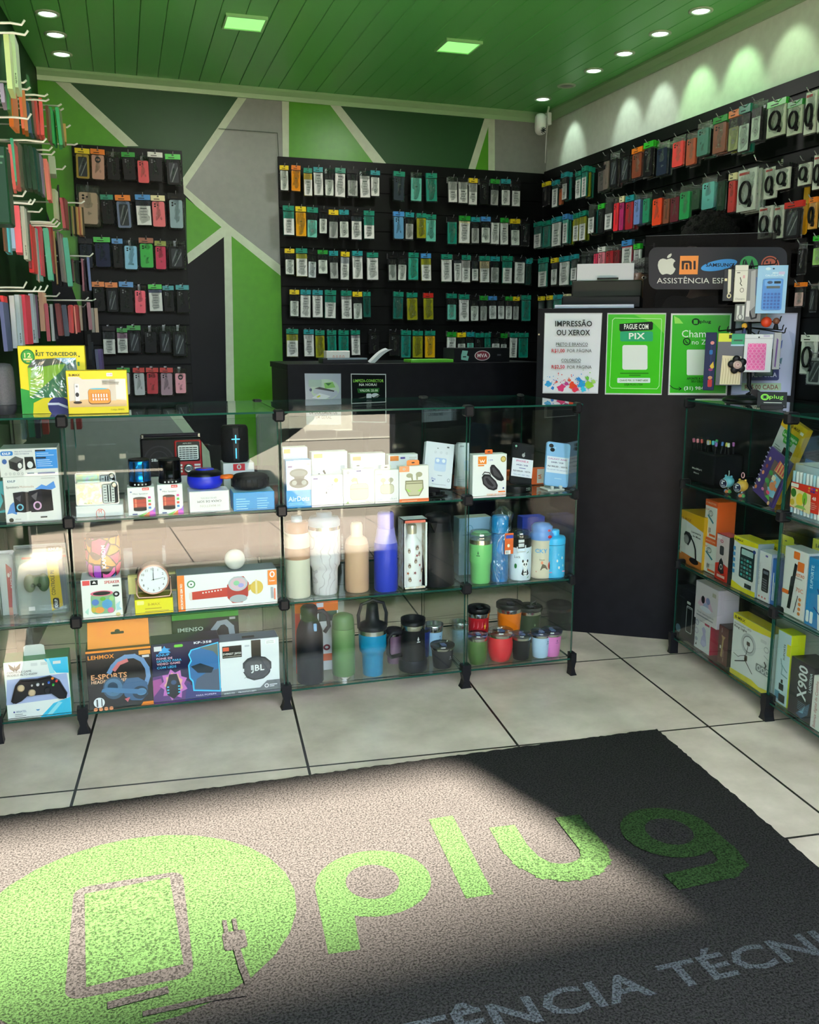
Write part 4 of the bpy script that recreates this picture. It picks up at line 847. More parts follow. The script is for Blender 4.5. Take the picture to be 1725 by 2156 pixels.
def minibox(label, bb):
    return pbox(label, bb, ZM, depth=.065, c='#f4f4f6', group='mini speaker cartons', ops=[('p', [(.06, .90), (.10, .84), (.13, .88), (.16, .84), (.20, .90), (.16, .82), (.10, .82)], '#6a7ab0'), ('r', .55, .89, .80, .98, '#e03038'), ('t', 'MINI SPK', .58, .915, .035, '#ffffff', .19, 'b'), ('t', 'Mini Speaker', .20, .75, .05, '#6a6e80', .56),
     ('r', .20, .28, .68, .62, '#b8301c'), ('e', .44, .28, .24, .05, '#7a1c10'), ('e', .44, .62, .24, .045, '#4a3430'), ('r', .20, .20, .68, .29, '#1c1416'), ('e', .44, .2, .24, .035, '#1c1416'), ('r', .26, .31, .32, .60, '#e8785c'), ('r', .20, .45, .68, .46, '#6a1c10'),
     ('r', .75, .60, .85, .67, '#d84a9a'), ('r', .75, .48, .85, .55, '#5ab84a'), ('r', .75, .36, .85, .43, '#e05040'), ('r', .75, .24, .85, .31, '#3a8ad0'), ('p', [(.35, .0), (.55, .0), (.70, .12), (.5, .06)], '#8ad05a'), ('p', [(.55, .0), (.78, .0), (.78, .14)], '#f0843a'), ('p', [(.78, .0), (1, .0), (1, .22), (.78, .14)], '#d85ad0'), ('p', [(.9, .14), (1, .1), (1, .3)], '#a070e0'), ('r', .15, .05, .33, .09, '#3a4a8a')])
m1 = minibox('white mini speaker carton under the blue cylinder speaker', (271, 328, 1026, 1086)); m2 = minibox('white mini speaker carton under the black cylinder speaker', (334, 387, 1020, 1083))
def cyl_speaker(label, it, c, bb):
    x0, x1, y0, y1 = bb; P = Plane((0, it.Y + .005), 0); l, r_, t = P.at(x0, y1), P.at(x1, y1), P.at(x0, y0); R = (r_.x - l.x) / 2; H_ = t.z - it.z
    e = tag(empty('cylinder_speaker', ((l.x + r_.x) / 2, it.Y + .005 + R, it.z + .0005)), label, 'speaker', 'cylinder mini speakers')
    m = MB(); m.lathe([(R * .97, 0), (R, .003), (R, H_ * .16), (R * .98, H_ * .18)], M('#141416', .3), 40)
    for k in range(4): m.ball((R * sin(-.5 + .33 * k), -R * cos(-.5 + .33 * k), H_ * .08), (.003, .002, .003), M('#d8d8dc', .4), 8)
    m.obj('button_ring', e)
    m = MB(); m.lathe([(R * .98, H_ * .18), (R * .98, H_ * .50), (R * .95, H_ * .505), (R * .95, H_ * .52), (R * .98, H_ * .525), (R * .98, H_ * .92)], M(c, .22, .85), 40)
    for k in range(8): m.box(-.002, .002, -R * 1.0, -R * .94, H_ * .2, H_ * .9, M('#0c0e12', .3), 0, Matrix.Rotation(2 * pi * k / 8 + .3, 4, 'Z'))
    m.obj('metal_body', e)
    m = MB(); m.lathe([(R * .98, H_ * .92), (R * .97, H_ * .97), (R * .9, H_ * .99), (R * .85, H_ * .97), (0, H_ * .96)], M('#101214', .4), 40); m.obj('speaker_grille', e)
cyl_speaker('shiny blue metal cylinder speaker on its white carton', m1, '#0a78d8', (272, 320, 969, 1026)); cyl_speaker('shiny black metal cylinder speaker on its white carton', m2, '#16171a', (335, 384, 968, 1020))
# big radio on a white carton behind
wr = pbox('plain white carton underneath the black and red radio', (302, 424, 1003, 1062), ZM, Y=3.13, depth=.09, c='#d8d8de')
rd_ = pbox('black and red portable radio with round speaker grille', (299, 428, 922, 1002), wr.z, Y=3.135, depth=.07, c='#17181c', name='portable_radio', cat='radio', b=.006, ops=[('o', .29, .42, .235, .37, .012, '#2c2e34'), ('o', .29, .42, .15, .24, .008, '#2c2e34'), ('e', .29, .42, .07, .11, '#24262b'), ('t', 'SBASS', .165, .40, .07, '#e8e8ec', .22, 'b')])
m = MB(); W_, H_ = rd_.W, rd_.H; cv = lambda u, v: ((u - .5) * W_, v * H_); m.box(cv(.545, 0)[0], cv(.99, 0)[0], -.008, 0, .01 * H_, .93 * H_, M('#a81c24', .35), .004)
decals(m, [('q', .575, .38, .96, .90, .03, '#101114'), ('q', .60, .42, .935, .80, .03, '#d0d6d8')] + [('r', .62, .45 + .055 * i, .915, .475 + .055 * i, '#24282c') for i in range(6)] + [('r', .66 + .06 * i, .43, .667 + .06 * i, .79, '#d0d6d8') for i in range(4)] + [('t', 'AM-FM', .68, .835, .035, '#d0d6d8', .14)] + [('r', a, .10 + .08 * i, a + .10, .15 + .08 * i, '#d8d8d8') for a in (.56, .86) for i in range(3)], cv, -.0082, H_ / W_); m.obj('red_tuner_panel', rd_.o)
m = MB(); m.lathe([(.016, 0), (.016, .006), (.008, .008), (.006, .006)], M('#9aa0a4', .25, .8), 24, Matrix.Translation((cv(.765, 0)[0], -.008, H_ * .19)) @ Matrix.Rotation(pi / 2, 4, 'X')); m.obj('dial_knob', rd_.o)
m = MB(); m.box(-W_ * .49, W_ * .49, .01, .03, H_ * 1.02, H_ * 1.10, M('#201c2a', .4), .004)
for s in (-.46, .46): m.box(s * W_ - .004, s * W_ + .004, .006, .034, H_ * .97, H_ * 1.09, STEEL, .001)
m.obj('carry_handle', rd_.o)
# round bluetooth speakers
b1 = pbox('white speaker carton lying upside down under the blue speaker', (400, 484, 1034, 1079), ZM, depth=.09, c='#f1eef0', ops=[('t', 'CAIXA DE SOM', .80, .57, -.10, '#2c2c34', -.60), ('t', 'SEM FIO PORTÁTIL', .68, .72, -.08, '#a8a4a8', -.40), ('t', 'H MASTON', .76, .36, -.10, '#d8d0cc', -.50, 'b')])
b2 = pbox('bright blue speaker carton under the black round speaker', (492, 579, 1036, 1075), ZM, depth=.09, c='#128fd8', top='#a8d4ee', ops=lines(.07, .42, .62, .13, 5, '#8fd0f4', .05) + lines(.57, .95, .62, .13, 5, '#8fd0f4', .05, 4))
def puck(label, it, c, bb, ribs, rim):
    x0, x1, y0, y1 = bb; P = Plane((0, it.Y + .002), 0); l, r_, t = P.at(x0, y1), P.at(x1, y1), P.at(x0, y0); R = (r_.x - l.x) / 2; H_ = (t.z - it.z)
    H_ = max(.02, H_ - .012)
    e = tag(empty('round_speaker', ((l.x + r_.x) / 2, it.Y + .01 + R * .9, it.z + .0005)), label, 'speaker', 'round speakers')
    e.scale = (1, .85, 1)
    m = MB(); m.lathe([(R * .55, 0), (R * .85, H_ * .08), (R * .98, H_ * .3), (R, H_ * .5), (R * .97, H_ * .68), (R * .93, H_ * .74)], M(c, .35), 44)
    if ribs:
        for k in range(20): m.box(-.0025, .0025, -R * 1.01, -R * .9, H_ * .2, H_ * .72, M('#0c0d10', .5), .001, Matrix.Rotation(2 * pi * k / 20, 4, 'Z'))
    m.obj('body', e)
    m = MB(); m.lathe([(R * .97, H_ * .70), (R * .92, H_ * .86), (R * .75, H_ * .97), (R * .5, H_), (0, H_)], M('#101116', .3 if not ribs else .6), 44)
    if rim: m.lathe([(R * .52, H_ * 1.0), (R * .5, H_ * 1.06), (0, H_ * 1.06)], M(c, .4), 30); m.lathe([(R * .2, H_ * 1.06), (0, H_ * 1.07)], M('#b0202c', .4), 16)
    m.obj('top_grille', e); return e, R, H_
e1, R1, H1 = puck('glossy blue round speaker with black top and orange strap', b1, '#1c2ad0', (397, 474, 988, 1034), 0, 1); e2, R2, H2 = puck('matte black ribbed round speaker on the blue carton', b2, '#141519', (492, 573, 996, 1036), 1, 0)
m = MB(); m.tube([(R1 * .85, -R1 * .5, H1 * .62), (R1 * 1.15, -R1 * .62, H1 * .6), (R1 * 1.45, -R1 * .55, H1 * .62), (R1 * 1.5, -R1 * .35, H1 * .64), (R1 * 1.3, -R1 * .25, H1 * .64), (R1 * .9, -R1 * .3, H1 * .62)], .006, M('#f0701c', .4)); m.obj('strap', e1)
# plus/minus boombox on its carton
pc = pbox('white carton with red emblem under the tall black speaker', (473, 538, 975, 1060), ZM, Y=3.10, depth=.09, c='#dcdce2', ops=[('r', .32, .80, .70, .98, '#d8303c'), ('o', .51, .90, .05, .05, .02, '#ffffff'), ('e', .49, .60, .24, .12, '#16171c'), ('e', .49, .60, .15, .07, '#5a2a3a')])
P_ = Plane((0, 3.105), 0); l, r_, t = P_.at(469, 974), P_.at(527, 974), P_.at(469, 898); R = (r_.x - l.x) / 2; H_ = t.z - pc.z
e = tag(empty('tall_speaker', ((l.x + r_.x) / 2, 3.105 + R * .7, pc.z + .0005)), 'tall black fabric speaker with glowing blue plus and minus signs', 'speaker')
m = MB(); m.lathe([(R * .88, 0), (R * .98, H_ * .05), (R, H_ * .12), (R, H_ * .88), (R * .96, H_ * .95), (R * .85, H_)], noisy('speaker_fabric', '#0e0e11', '#1c1c20', 300, .8), 40); m.obj('fabric_body', e); e.scale = (1, .7, 1)
m = MB(); m.box(-R * .32, R * .32, -R * 1.04, -R * .8, H_ * .02, H_ * .98, M('#202126', .45), .006); decals(m, [('r', -.014, H_ * .63, .014, H_ * .66, M('#46b8f0', .4, 0, .6)), ('r', -.002, H_ * .53, .002, H_ * .76, M('#46b8f0', .4, 0, .6)), ('r', -.002, H_ * .12, .002, H_ * .40, M('#46b8f0', .4, 0, .6))], lambda x, y: (x, y), -R * 1.04 - .0003); m.obj('button_strip', e)
# -- middle module, middle shelf
kb = pbox('white speaker carton with colourful graffiti ball speaker print', (175, 260, 1219, 1303), ZL, depth=.10, c='#efefee', ops=[('r', .04, .86, .22, .98, '#e0464a'), ('r', .24, .86, .42, .98, '#24262a'), ('p', [(.28, .90), (.33, .96), (.38, .90)], '#ffffff'), ('t', 'SPEAKER', .58, .875, .07, '#c03038', .38, 'b'), ('r', .78, .79, .94, .83, '#55585c'),
 ('q', .22, .12, .82, .66, .12, '#7fb08a'), ('e', .50, .64, .28, .07, '#e06a8a'), ('e', .50, .64, .22, .05, '#24282a'), ('e', .33, .42, .09, .08, '#4a78c8'), ('e', .62, .36, .13, .12, '#4a9ad0'), ('e', .42, .22, .12, .08, '#e8984a'), ('e', .70, .20, .08, .07, '#d86a9a'), ('e', .52, .50, .07, .05, '#5aa83a'), ('e', .28, .24, .06, .07, '#c8b040'), ('e', .74, .50, .06, .06, '#9ad08a'), ('o', .86, .60, .06, .05, .02, '#3a3c3e'), ('p', [(.84, .34), (.95, .42), (.92, .28), (.98, .2), (.84, .18)], '#a8d4e0'), ('p', [(.06, .2), (.16, .3), (.14, .12)], '#b0dcd0'), ('e', .88, .08, .06, .05, '#d8c890')])
P_ = Plane((0, kb.Y + .005), 0); l, r_, t = P_.at(181, 1208), P_.at(256, 1208), P_.at(200, 1122); R = (r_.x - l.x) / 2; H_ = t.z - kb.z
e = tag(empty('graffiti_speaker', ((l.x + r_.x) / 2, kb.Y + .004 + R * .85, kb.z + .0005)), 'round pink and orange graffiti-pattern speaker on its carton', 'speaker'); e.scale = (1, .85, 1)
def graffiti():
    m, nt, N, L = nodemat('graffiti_fabric'); b = N['Principled BSDF']; tc = N.new('ShaderNodeTexCoord')
    v = N.new('ShaderNodeTexVoronoi'); v.inputs['Scale'].default_value = 26; L.new(tc.outputs['Object'], v.inputs['Vector'])
    r = N.new('ShaderNodeValToRGB'); cr = r.color_ramp; cr.interpolation = 'CONSTANT'; cr.elements[0].color = lin('#e05aa8'); cr.elements[1].color = lin('#e88a2c'); cr.elements[1].position = .35
    for p_, c_ in ((.55, '#d83a6a'), (.72, '#9a3ac0'), (.88, '#3a7ad0')): q = cr.elements.new(p_); q.color = lin(c_)
    L.new(v.outputs['Color'], r.inputs[0])
    w_ = N.new('ShaderNodeTexVoronoi'); w_.feature = 'DISTANCE_TO_EDGE'; w_.inputs['Scale'].default_value = 26; L.new(tc.outputs['Object'], w_.inputs['Vector'])
    lt = N.new('ShaderNodeMath'); lt.operation = 'LESS_THAN'; lt.inputs[1].default_value = .06; L.new(w_.outputs['Distance'], lt.inputs[0])
    mx = N.new('ShaderNodeMix'); mx.data_type = 'RGBA'; mx.inputs['B'].default_value = lin('#1a0e18'); L.new(lt.outputs[0], mx.inputs['Factor']); L.new(r.outputs[0], mx.inputs['A']); L.new(mx.outputs['Result'], b.inputs[0]); b.inputs['Roughness'].default_value = .7; return m
m = MB(); m.lathe([(R * .75, 0), (R * .9, H_ * .06), (R, H_ * .25), (R * 1.0, H_ * .75), (R * .97, H_ * .86)], graffiti(), 40); m.obj('fabric_body', e)
m = MB(); m.lathe([(R * .97, H_ * .86), (R * .9, H_ * .93), (R * .7, H_ * .95), (0, H_ * .93)], M('#15141a', .4), 40); m.obj('top_panel', e)
m = MB(); decals(m, [('v', 'KAPBOM', .008, H_ * .22, .011, '#f4f0f4', H_ * .5, 'b')], lambda x, y: (x, y), -R - .0006); m.obj('lettering', e)
yb = pbox('yellow carton under the round table clock', (285, 366, 1261, 1294), ZL, depth=.10, c='#e8dc18', top='#a8a030', ops=[('q', .06, .66, .24, .92, .02, '#f4ec90'), ('t', 'B-MAX', .34, .58, .16, '#c0a814', .32, 'b')] + lines(.26, .92, .34, .18, 2, '#c0a814', .07))
gb = pbox('clear plastic gift box standing behind the round table clock', (272, 376, 1208, 1266), yb.z, Y=yb.Y + .075, depth=.02, c='#b8b070', ops=[('r', .0, .0, .18, .9, '#d8d088'), ('r', .2, .1, 1, .9, '#4a4844')])
P_ = Plane((0, yb.Y + .012), 0); c_ = P_.at(323, 1220); R = (P_.at(357, 1220).x - c_.x)
e = tag(empty('table_clock', (c_.x, yb.Y + .012, yb.z + .0004)), 'round rose gold table clock with white dial showing about twelve', 'clock'); zc = c_.z - yb.z; ROSE = M('#d8a898', .3, .4)
RX = Matrix.Translation((0, 0, zc)) @ Matrix.Rotation(pi / 2, 4, 'X')
m = MB(); m.lathe([(R * .96, -.045), (R, -.04), (R, .0), (R * .96, .006), (R * .90, .006), (R * .89, .001)], ROSE, 44, RX); m.obj('case', e)
m = MB(); m.lathe([(R * .895, .0), (R * .895, .0015)], M('#eef2f8', .4), 44, RX); ops = []
for k in range(1, 13):
    a = pi / 2 - k * pi / 6; s_ = str(k); ops.append(('t', s_, R * .70 * cos(a) - .0028 * len(s_), zc + R * .70 * sin(a) - .0035, .0075, '#33363c'))
ops += [('e', R * .84 * cos(k * pi / 30), zc + R * .84 * sin(k * pi / 30), .0004, .0004, '#4a4c50') for k in range(60)]
decals(m, ops, lambda x, y: (x, y), -.0017); m.obj('dial', e)
m = MB(); decals(m, [('l', [(0, zc), (.0005, zc + R * .42)], .0009, '#303038'), ('l', [(0, zc - .002), (.001, zc + R * .62)], .0006, '#303038'), ('l', [(-.006, zc - .001), (R * .6, zc + R * .09)], .0005, '#303038'), ('e', 0, zc, .002, .002, '#303038')], lambda x, y: (x, y), -.0035); m.obj('hands', e)
m = MB(); w_ = R * 1.06; m.tube([(w_, .02, zc * .95), (w_, .0, .014), (w_ * .9, -.002, .004), (0, -.003, .003), (-w_ * .9, -.002, .004), (-w_, .0, .014), (-w_, .02, zc * .95)], .0022, ROSE, 8)
for s in (-1, 1): m.ball((s * w_, .02, zc * .98), .004, STEEL, 10)
m.obj('stand', e)
mb_ = pbox('white and orange microphone carton lying on its side', (376, 585, 1205, 1284), ZL, depth=.09, c='#f0f0f2', top='#8a9098', ops=[('r', 0, 0, .07, 1, '#f07c1e'), ('v', 'MICROFONE SEM FIO', .048, .05, .022, '#ffffff', .72, 'b'), ('o', .135, .74, .035, .09, .006, '#4a8a5a'), ('e', .135, .74, .008, .02, '#30343a'),
 ('p', [(.12, .30), (.13, .52), (.50, .58), (.51, .32)], '#c03024'), ('p', [(.11, .32), (.14, .30), (.14, .52), (.11, .50)], '#e8d8d4'), ('p', [(.49, .28), (.49, .64), (.56, .86), (.66, .86), (.71, .66), (.70, .30), (.64, .12), (.54, .12)], '#b02c28'), ('e', .60, .66, .098, .21, '#b8c0c8'), ('e', .60, .66, .08, .17, '#d8b8c8'), ('e', .585, .68, .03, .07, '#8ac8a0'), ('e', .63, .61, .03, .06, '#a0a0e0'), ('e', .60, .24, .09, .11, '#a8b0b8'),
 ('p', [(.70, .42), (.74, .50), (.74, .62), (.70, .60)], '#c8a040'), ('e', .79, .52, .065, .19, '#d8b850'), ('r', .775, .32, .795, .74, '#e8d8a8')] + [('r', .24 + .03 * i, .46 + .008 * i, .255 + .03 * i, .50 + .008 * i, '#f0e8e8') for i in range(7)] + [('r', .905, .56, .995, .98, '#f07c1e'), ('o', .95, .86, .02, .07, .006, '#ffffff'), ('t', 'Sumexr', .918, .66, .05, '#ffffff', .06), ('r', .935, .18, .955, .50, '#9aa0a8'), ('r', .965, .14, .98, .46, '#e0785c')])
P_ = Plane((0, mb_.Y + .03), 0); c_ = P_.at(495, 1188); R = P_.at(517, 1188).x - c_.x
m = MB(); m.lathe([(R, 0), (R, .004), (R * .9, .012), (R * .5, .016), (0, .017)], M('#c8c8c4', .35), 36, Matrix.Rotation(pi / 2, 4, 'X')); o = tag(m.obj('disc_lamp', None, (c_.x, mb_.Y + .03, mb_.z + R + .001)), 'pale round disc lamp standing on the microphone carton', 'lamp')
# -- middle module, bottom shelf
lx = pbox('black and orange gaming headset carton, leftmost on the bottom shelf', (184, 325, 1366, 1504), ZB, depth=.10, c='#2a2629', side='#1c1a1c', ops=[('r', 0, .965, 1, 1.0, '#f08a1c'), ('t', 'LEHMOX', .03, .86, .065, '#f0902c', .40, 'b'), ('r', .81, .87, .99, .94, '#f4a040'), ('r', .86, .82, .97, .86, '#d8d8e0'),
 ('t', 'E-SPORTS', .06, .52, .085, '#f2a878', .55, 'b'), ('t', 'HEADSET GAMER', .06, .455, .05, '#f4c0a0', .56, 'b')] +
 [('p', q, '#6f94c8') for q in stroke([(.34, .62), (.40, .72), (.48, .80), (.60, .86), (.74, .86), (.86, .78), (.93, .64), (.94, .50), (.90, .38)], .035, .035)] + [('p', q, '#d8767c') for q in stroke([(.42, .66), (.50, .76), (.62, .80)], .03, .03)] +
 [('e', .40, .36, .17, .19, '#30506e'), ('e', .39, .37, .14, .15, '#48749c'), ('e', .38, .37, .08, .09, '#1c3044'), ('p', [(.52, .36), (.60, .50), (.78, .50), (.92, .40), (.92, .20), (.82, .10), (.66, .12), (.56, .20)], '#3a6088'), ('e', .80, .24, .12, .11, '#1e3448'), ('e', .82, .25, .08, .06, '#5a8ab4'), ('p', [(.22, .36), (.30, .38), (.88, .28), (.90, .23), (.82, .21), (.30, .30), (.20, .31)], '#4a7aa8'), ('p', [(.55, .16), (.60, .10), (.64, .18)], '#d06a74'),
  ('e', .16, .14, .085, .085, '#e8eef4'), ('l', [(.13, .08), (.13, .19)], .012, '#40444a'), ('l', [(.20, .08), (.20, .2)], .008, '#40444a')] + [('e', .10 + .08 * i, .03, .032, .03, '#f2a070') for i in range(4)] + [('p', [(.80, .02), (.84, .08), (1, .08), (1, .02)], '#f08a2c')])
m = MB(); W_, H_ = lx.W, lx.H; m.prism([(-W_ * .47, 0), (W_ * .49, 0), (W_ * .49, .085), (-W_ * .45, .085)], .001, .003, M('#ef8a1e', .4), Matrix.Translation((0, .02, H_)) @ Matrix.Rotation(math.radians(-8), 4, 'X'))
decals(m, [('q', -.02, .042, .02, .050, .003, '#2a2018'), ('e', 0, .052, .008, .005, '#2a2018')], lambda x, y: (x, y), .0008, T=Matrix.Translation((0, .02, H_)) @ Matrix.Rotation(math.radians(-8), 4, 'X')); m.obj('hang_flap', lx.o)
kn = pbox('purple and blue game headset carton with cut-out window', (325, 468, 1350, 1490), ZB, depth=.09, c='#1c1c44', side='#141430', ops=[('p', [(0, 0), (.5, .0), (.55, .3), (.3, .5), (0, .45)], '#5a2a78'), ('p', [(0, .12), (.14, .30), (.12, .42), (0, .4)], '#b04a9a'), ('p', [(.45, 0), (1, 0), (1, .15), (.7, .16), (.5, .3)], '#30307a'),
 ('p', [(.10, .84), (.14, .89), (.10, .90), (.17, .92), (.19, .96), (.21, .92), (.28, .90), (.24, .89), (.28, .84)], '#2aa0e8'), ('t', 'KNUP', .07, .79, .04, '#3ab0f0', .19, 'b'), ('t', 'FONE DE', .07, .735, .032, '#f0b8d0', .23, 'b'), ('t', 'OUVIDO PARA', .07, .69, .036, '#4ac0f4', .36, 'b'), ('t', 'VIDEO GAME', .07, .645, .034, '#f0b8c8', .34, 'b'), ('t', 'COM LEDS', .07, .585, .036, '#4ac0f4', .28, 'b'), ('t', 'KP-358', .62, .945, .036, '#e0e4f4', .26, 'b'), ('t', 'PARA PC/PS/P4', .62, .06, .024, '#e0d0f0', .30, 'b'), ('r', .04, .88, .15, .96, '#d8d8e0'), ('q', .33, .92, .46, .965, .02, '#68c83a')] +
 [('p', [(.30 + (.15 + .06 * (k % 2)) * cos(k * pi / 9), .30 + (.20 + .07 * (k % 2)) * sin(k * pi / 9)) for k in range(18)], '#d070c8'), ('p', [(.30 + (.11 + .03 * (k % 2)) * cos(k * pi / 9), .30 + (.17 + .04 * (k % 2)) * sin(k * pi / 9)) for k in range(18)], '#f0b0a0'), ('p', [(.20, .14), (.18, .26), (.22, .40), (.24, .48), (.35, .48), (.37, .40), (.40, .28), (.38, .14), (.29, .06)], '#14151f'), ('e', .30, .34, .04, .04, '#38507a')] + [('r', x, .16 + .05 * i, x + .03, .18 + .05 * i, '#58d0f8') for x in (.20, .36) for i in range(3)] +
 [('p', [(.53, .78), (.57, .86), (.98, .95), (.99, .10), (.58, .16), (.57, .32), (.53, .38), (.52, .60), (.56, .68)], '#40c4f4'), ('p', [(.55, .77), (.585, .845), (.97, .93), (.975, .125), (.60, .18), (.59, .335), (.55, .39), (.54, .595), (.58, .67)], '#2a6aa4'), ('p', [(.60, .20), (.97, .13), (.97, .50), (.80, .46), (.64, .36)], '#4a5a70'), ('p', [(.56, .58), (.70, .62), (.90, .52), (.86, .44), (.66, .46)], '#20303c'), ('p', [(.70, .88), (.97, .92), (.97, .70), (.90, .80)], '#5a6a64')])
im = pbox('dark grey and green headset carton behind the purple one', (371, 509, 1285, 1480), ZB, Y=kn.Y + .11, depth=.08, c='#2a2c2c', ops=[('r', 0, .90, 1, 1, '#2f9a2c'), ('t', 'IMENSO', .08, .745, .05, '#c0c8c0', .38, 'b')] + [('p', q, '#8f9aa4') for q in stroke([(.62, .74), (.70, .82), (.80, .83), (.88, .76), (.90, .62)], .045, .03)] + [('r', .86, .86, .95, .89, '#b0a8b8')])
jb = pbox('white headphone carton with big black ear cup print, rightmost there', (466, 591, 1347, 1474), ZB, depth=.08, c='#edeef4', top='#6a7088', ops=[('r', .05, .70, .37, .92, '#24221f'), ('r', .06, .83, .16, .90, '#e05a38'), ('t', 'EVEREST JB950', .06, .76, .035, '#e8e4e0', .30, 'b'), ('r', .06, .72, .36, .735, '#a09890'), ('q', .42, .88, .50, .91, .01, '#c0c4d0'), ('q', .77, .89, .94, .97, .02, '#ffffff'), ('t', 'LIMITED', .79, .935, .02, '#5a5e68', .12), ('t', 'EDITION', .79, .905, .02, '#5a5e68', .12),
 ('r', .53, .66, .69, .99, '#3c3630'), ('p', [(.38, .42), (.38, .58), (.46, .66), (.60, .70), (.76, .66), (.86, .56), (.86, .44), (.83, .36), (.80, .32), (.72, .26), (.56, .24), (.44, .30)], '#3a3a40'), ('e', .62, .47, .22, .20, '#45454c'), ('r', .37, .42, .40, .48, '#edeef4'), ('r', .84, .38, .88, .43, '#edeef4'), ('t', 'JBL', .515, .42, .11, '#f2f2f4', .225, 'b'), ('r', .515, .44, .53, .53, '#edeef4'),
 ('p', [(0, 0), (1, 0), (1, .22), (.78, .22), (.66, .10), (0, .10)], '#6a6c74'), ('t', 'WIRELESS', .05, .035, .03, '#e4e4ec', .18, 'b'), ('t', 'FM-RADIO+MP3', .29, .035, .03, '#e4e4ec', .30, 'b'), ('o', .77, .125, .03, .03, .008, '#f0f0f4'), ('r', .82, .13, .95, .145, '#e4e4ec'), ('r', .82, .10, .90, .115, '#e4e4ec')] + [('l', [(.40 + .1 * i, .30), (.55 + .1 * i, .44)], .003, '#5a5a62') for i in range(4)])
m = MB(); m.box(-.02, .02, .02, .035, jb.H, jb.H + .003, M('#22242c', .4)); m.obj('carry_grip', jb.o)
# ------------------------------------------------------------------ middle bays: earphone boxes, bottles and cups
EB = 'earphone cartons'
pbox('tall white carton behind the blue topped earphone box', (590, 650, 942, 1060), ZM, Y=2.965, depth=.04, c='#e4e6ea', ops=[('r', .04, .90, .30, .97, '#e8a040'), ('r', .70, .92, .95, .96, '#b8b4d0')] + lines(.05, .4, .7, .08, 5, '#b0b8c8'))
ad = pbox('white and bright blue earphone carton with open black case print', (603, 657, 969, 1069), ZM, depth=.04, c='#f2f2f5', side='#1292dc', top='#1aa2ea', ops=[('p', [(.3, 1), (1, 1), (1, .70), (.7, .86)], '#dcdce6'), ('r', 0, 0, 1, .37, '#149ae4'), ('t', 'AirDots', .07, .14, .10, '#d8f0fc', .84, 'b'), ('r', .08, .09, .62, .105, '#7fd0f4'), ('r', .08, .06, .7, .075, '#7fd0f4'), ('r', .08, .85, .25, .885, '#5a3a8a'), ('r', .83, .89, .94, .93, '#f0d8c0'),
 ('e', .50, .73, .36, .095, '#565e62'), ('e', .50, .725, .30, .06, '#6a7276'), ('p', [(.30, .66), (.74, .66), (.70, .60), (.34, .60)], '#464c50'), ('e', .50, .52, .38, .105, '#4a5256'), ('e', .50, .55, .33, .07, '#32383b'), ('e', .32, .53, .10, .05, '#8a9498'), ('e', .70, .53, .10, .05, '#8a9498')])
bk1 = [('e', .2, .55, .03, .03, '#50545a'), ('p', [(.30, .62), (.36, .55), (.39, .57), (.34, .65)], '#2a2c30'), ('p', [(.45, .52), (.5, .42), (.53, .44), (.49, .54)], '#2a2c30'), ('r', .60, .38, .64, .50, '#3a3c40'), ('o', .45, .22, .25, .12, .01, '#b8bcc8'), ('q', .80, .62, .92, .72, .02, '#c4c8d4')]
pbox('pale earphone carton at the back, left of three', (658, 733, 951, 1060), ZM, Y=2.99, depth=.04, c='#e6e6ea', ops=[('r', .06, .88, .30, .96, '#e8b060')] + bk1, group=EB)
pbox('pale earphone carton at the back, middle of three', (739, 812, 955, 1060), ZM, Y=2.99, depth=.04, c='#e4e4ea', ops=[('r', .07, .86, .30, .94, '#e8b060'), ('q', .80, .66, .92, .74, .02, '#c4c8d4')], group=EB)
pbox('pale earphone carton at the back with orange flap, right of three', (819, 880, 957, 1060), ZM, Y=2.99, depth=.04, c='#ececee', ops=[('r', .05, .86, .34, .97, '#f08a3c'), ('r', .40, .90, .56, .94, '#5a4a9a'), ('r', .70, .92, .95, .93, '#c0a890'), ('r', .70, .88, .9, .89, '#c0a890')], group=EB)
def tab(it, u, w_, h, c):
    m = MB(); x = (u - .5) * it.W; m.prism([(x - w_, 0), (x + w_, 0), (x + w_, h * .8), (x + w_ * .8, h), (x - w_ * .8, h), (x - w_, h * .8)], .012, .014, M(c, .4), Matrix.Translation((0, 0, it.H)))
    decals(m, [('e', x, it.H + h * .5, .006, .002, '#3a3a3c')], lambda a, b: (a, b), .0115); m.obj('hang_tab', it.o)
f1 = pbox('pale lilac earphone carton with yellow seal beside the blue one', (657, 723, 1001, 1067), ZM, depth=.03, c='#ebebf3', ops=[('p', [(0, 1), (.0, 0), (.28, 0), (.26, .4), (.12, .8)], '#dcdcea'), ('r', .06, .88, .20, .93, '#4a3a8a'), ('e', .78, .83, .07, .07, '#e6d060'), ('r', .77, .80, .79, .86, '#a89030'), ('o', .57, .60, .10, .06, .012, '#bcc0cc'), ('p', [(.60, .67), (.68, .72), (.67, .69)], '#4a4c54'), ('r', .45, .42, .48, .48, '#4a4c54')])
f2 = pbox('white earphone carton with pale olive earbud drawing', (724, 789, 988, 1063), ZM, depth=.03, c='#f3f3f1', ops=[('o', .15, .91, .03, .025, .008, '#8a8a84'), ('t', 'IMENSO', .06, .81, .03, '#a0a09a', .26), ('r', .42, .93, .57, .97, '#5a5a9a'), ('q', .21, .14, .80, .60, .12, '#b3ad93'), ('q', .225, .155, .785, .585, .11, '#d8d4bc'), ('p', [(.24, .70), (.32, .77), (.44, .75), (.47, .58), (.44, .58), (.42, .66), (.34, .66), (.28, .64)], '#b0aa90'), ('r', .22, .44, .80, .46, '#b3ad93'), ('t', 'New Pro', .70, .07, .04, '#9a9a98', .24, 'b'), ('p', [(.06, .05), (.14, .12), (.17, .05)], '#6a9a4a')]); tab(f2, .5, .02, .02, '#d8dce2')
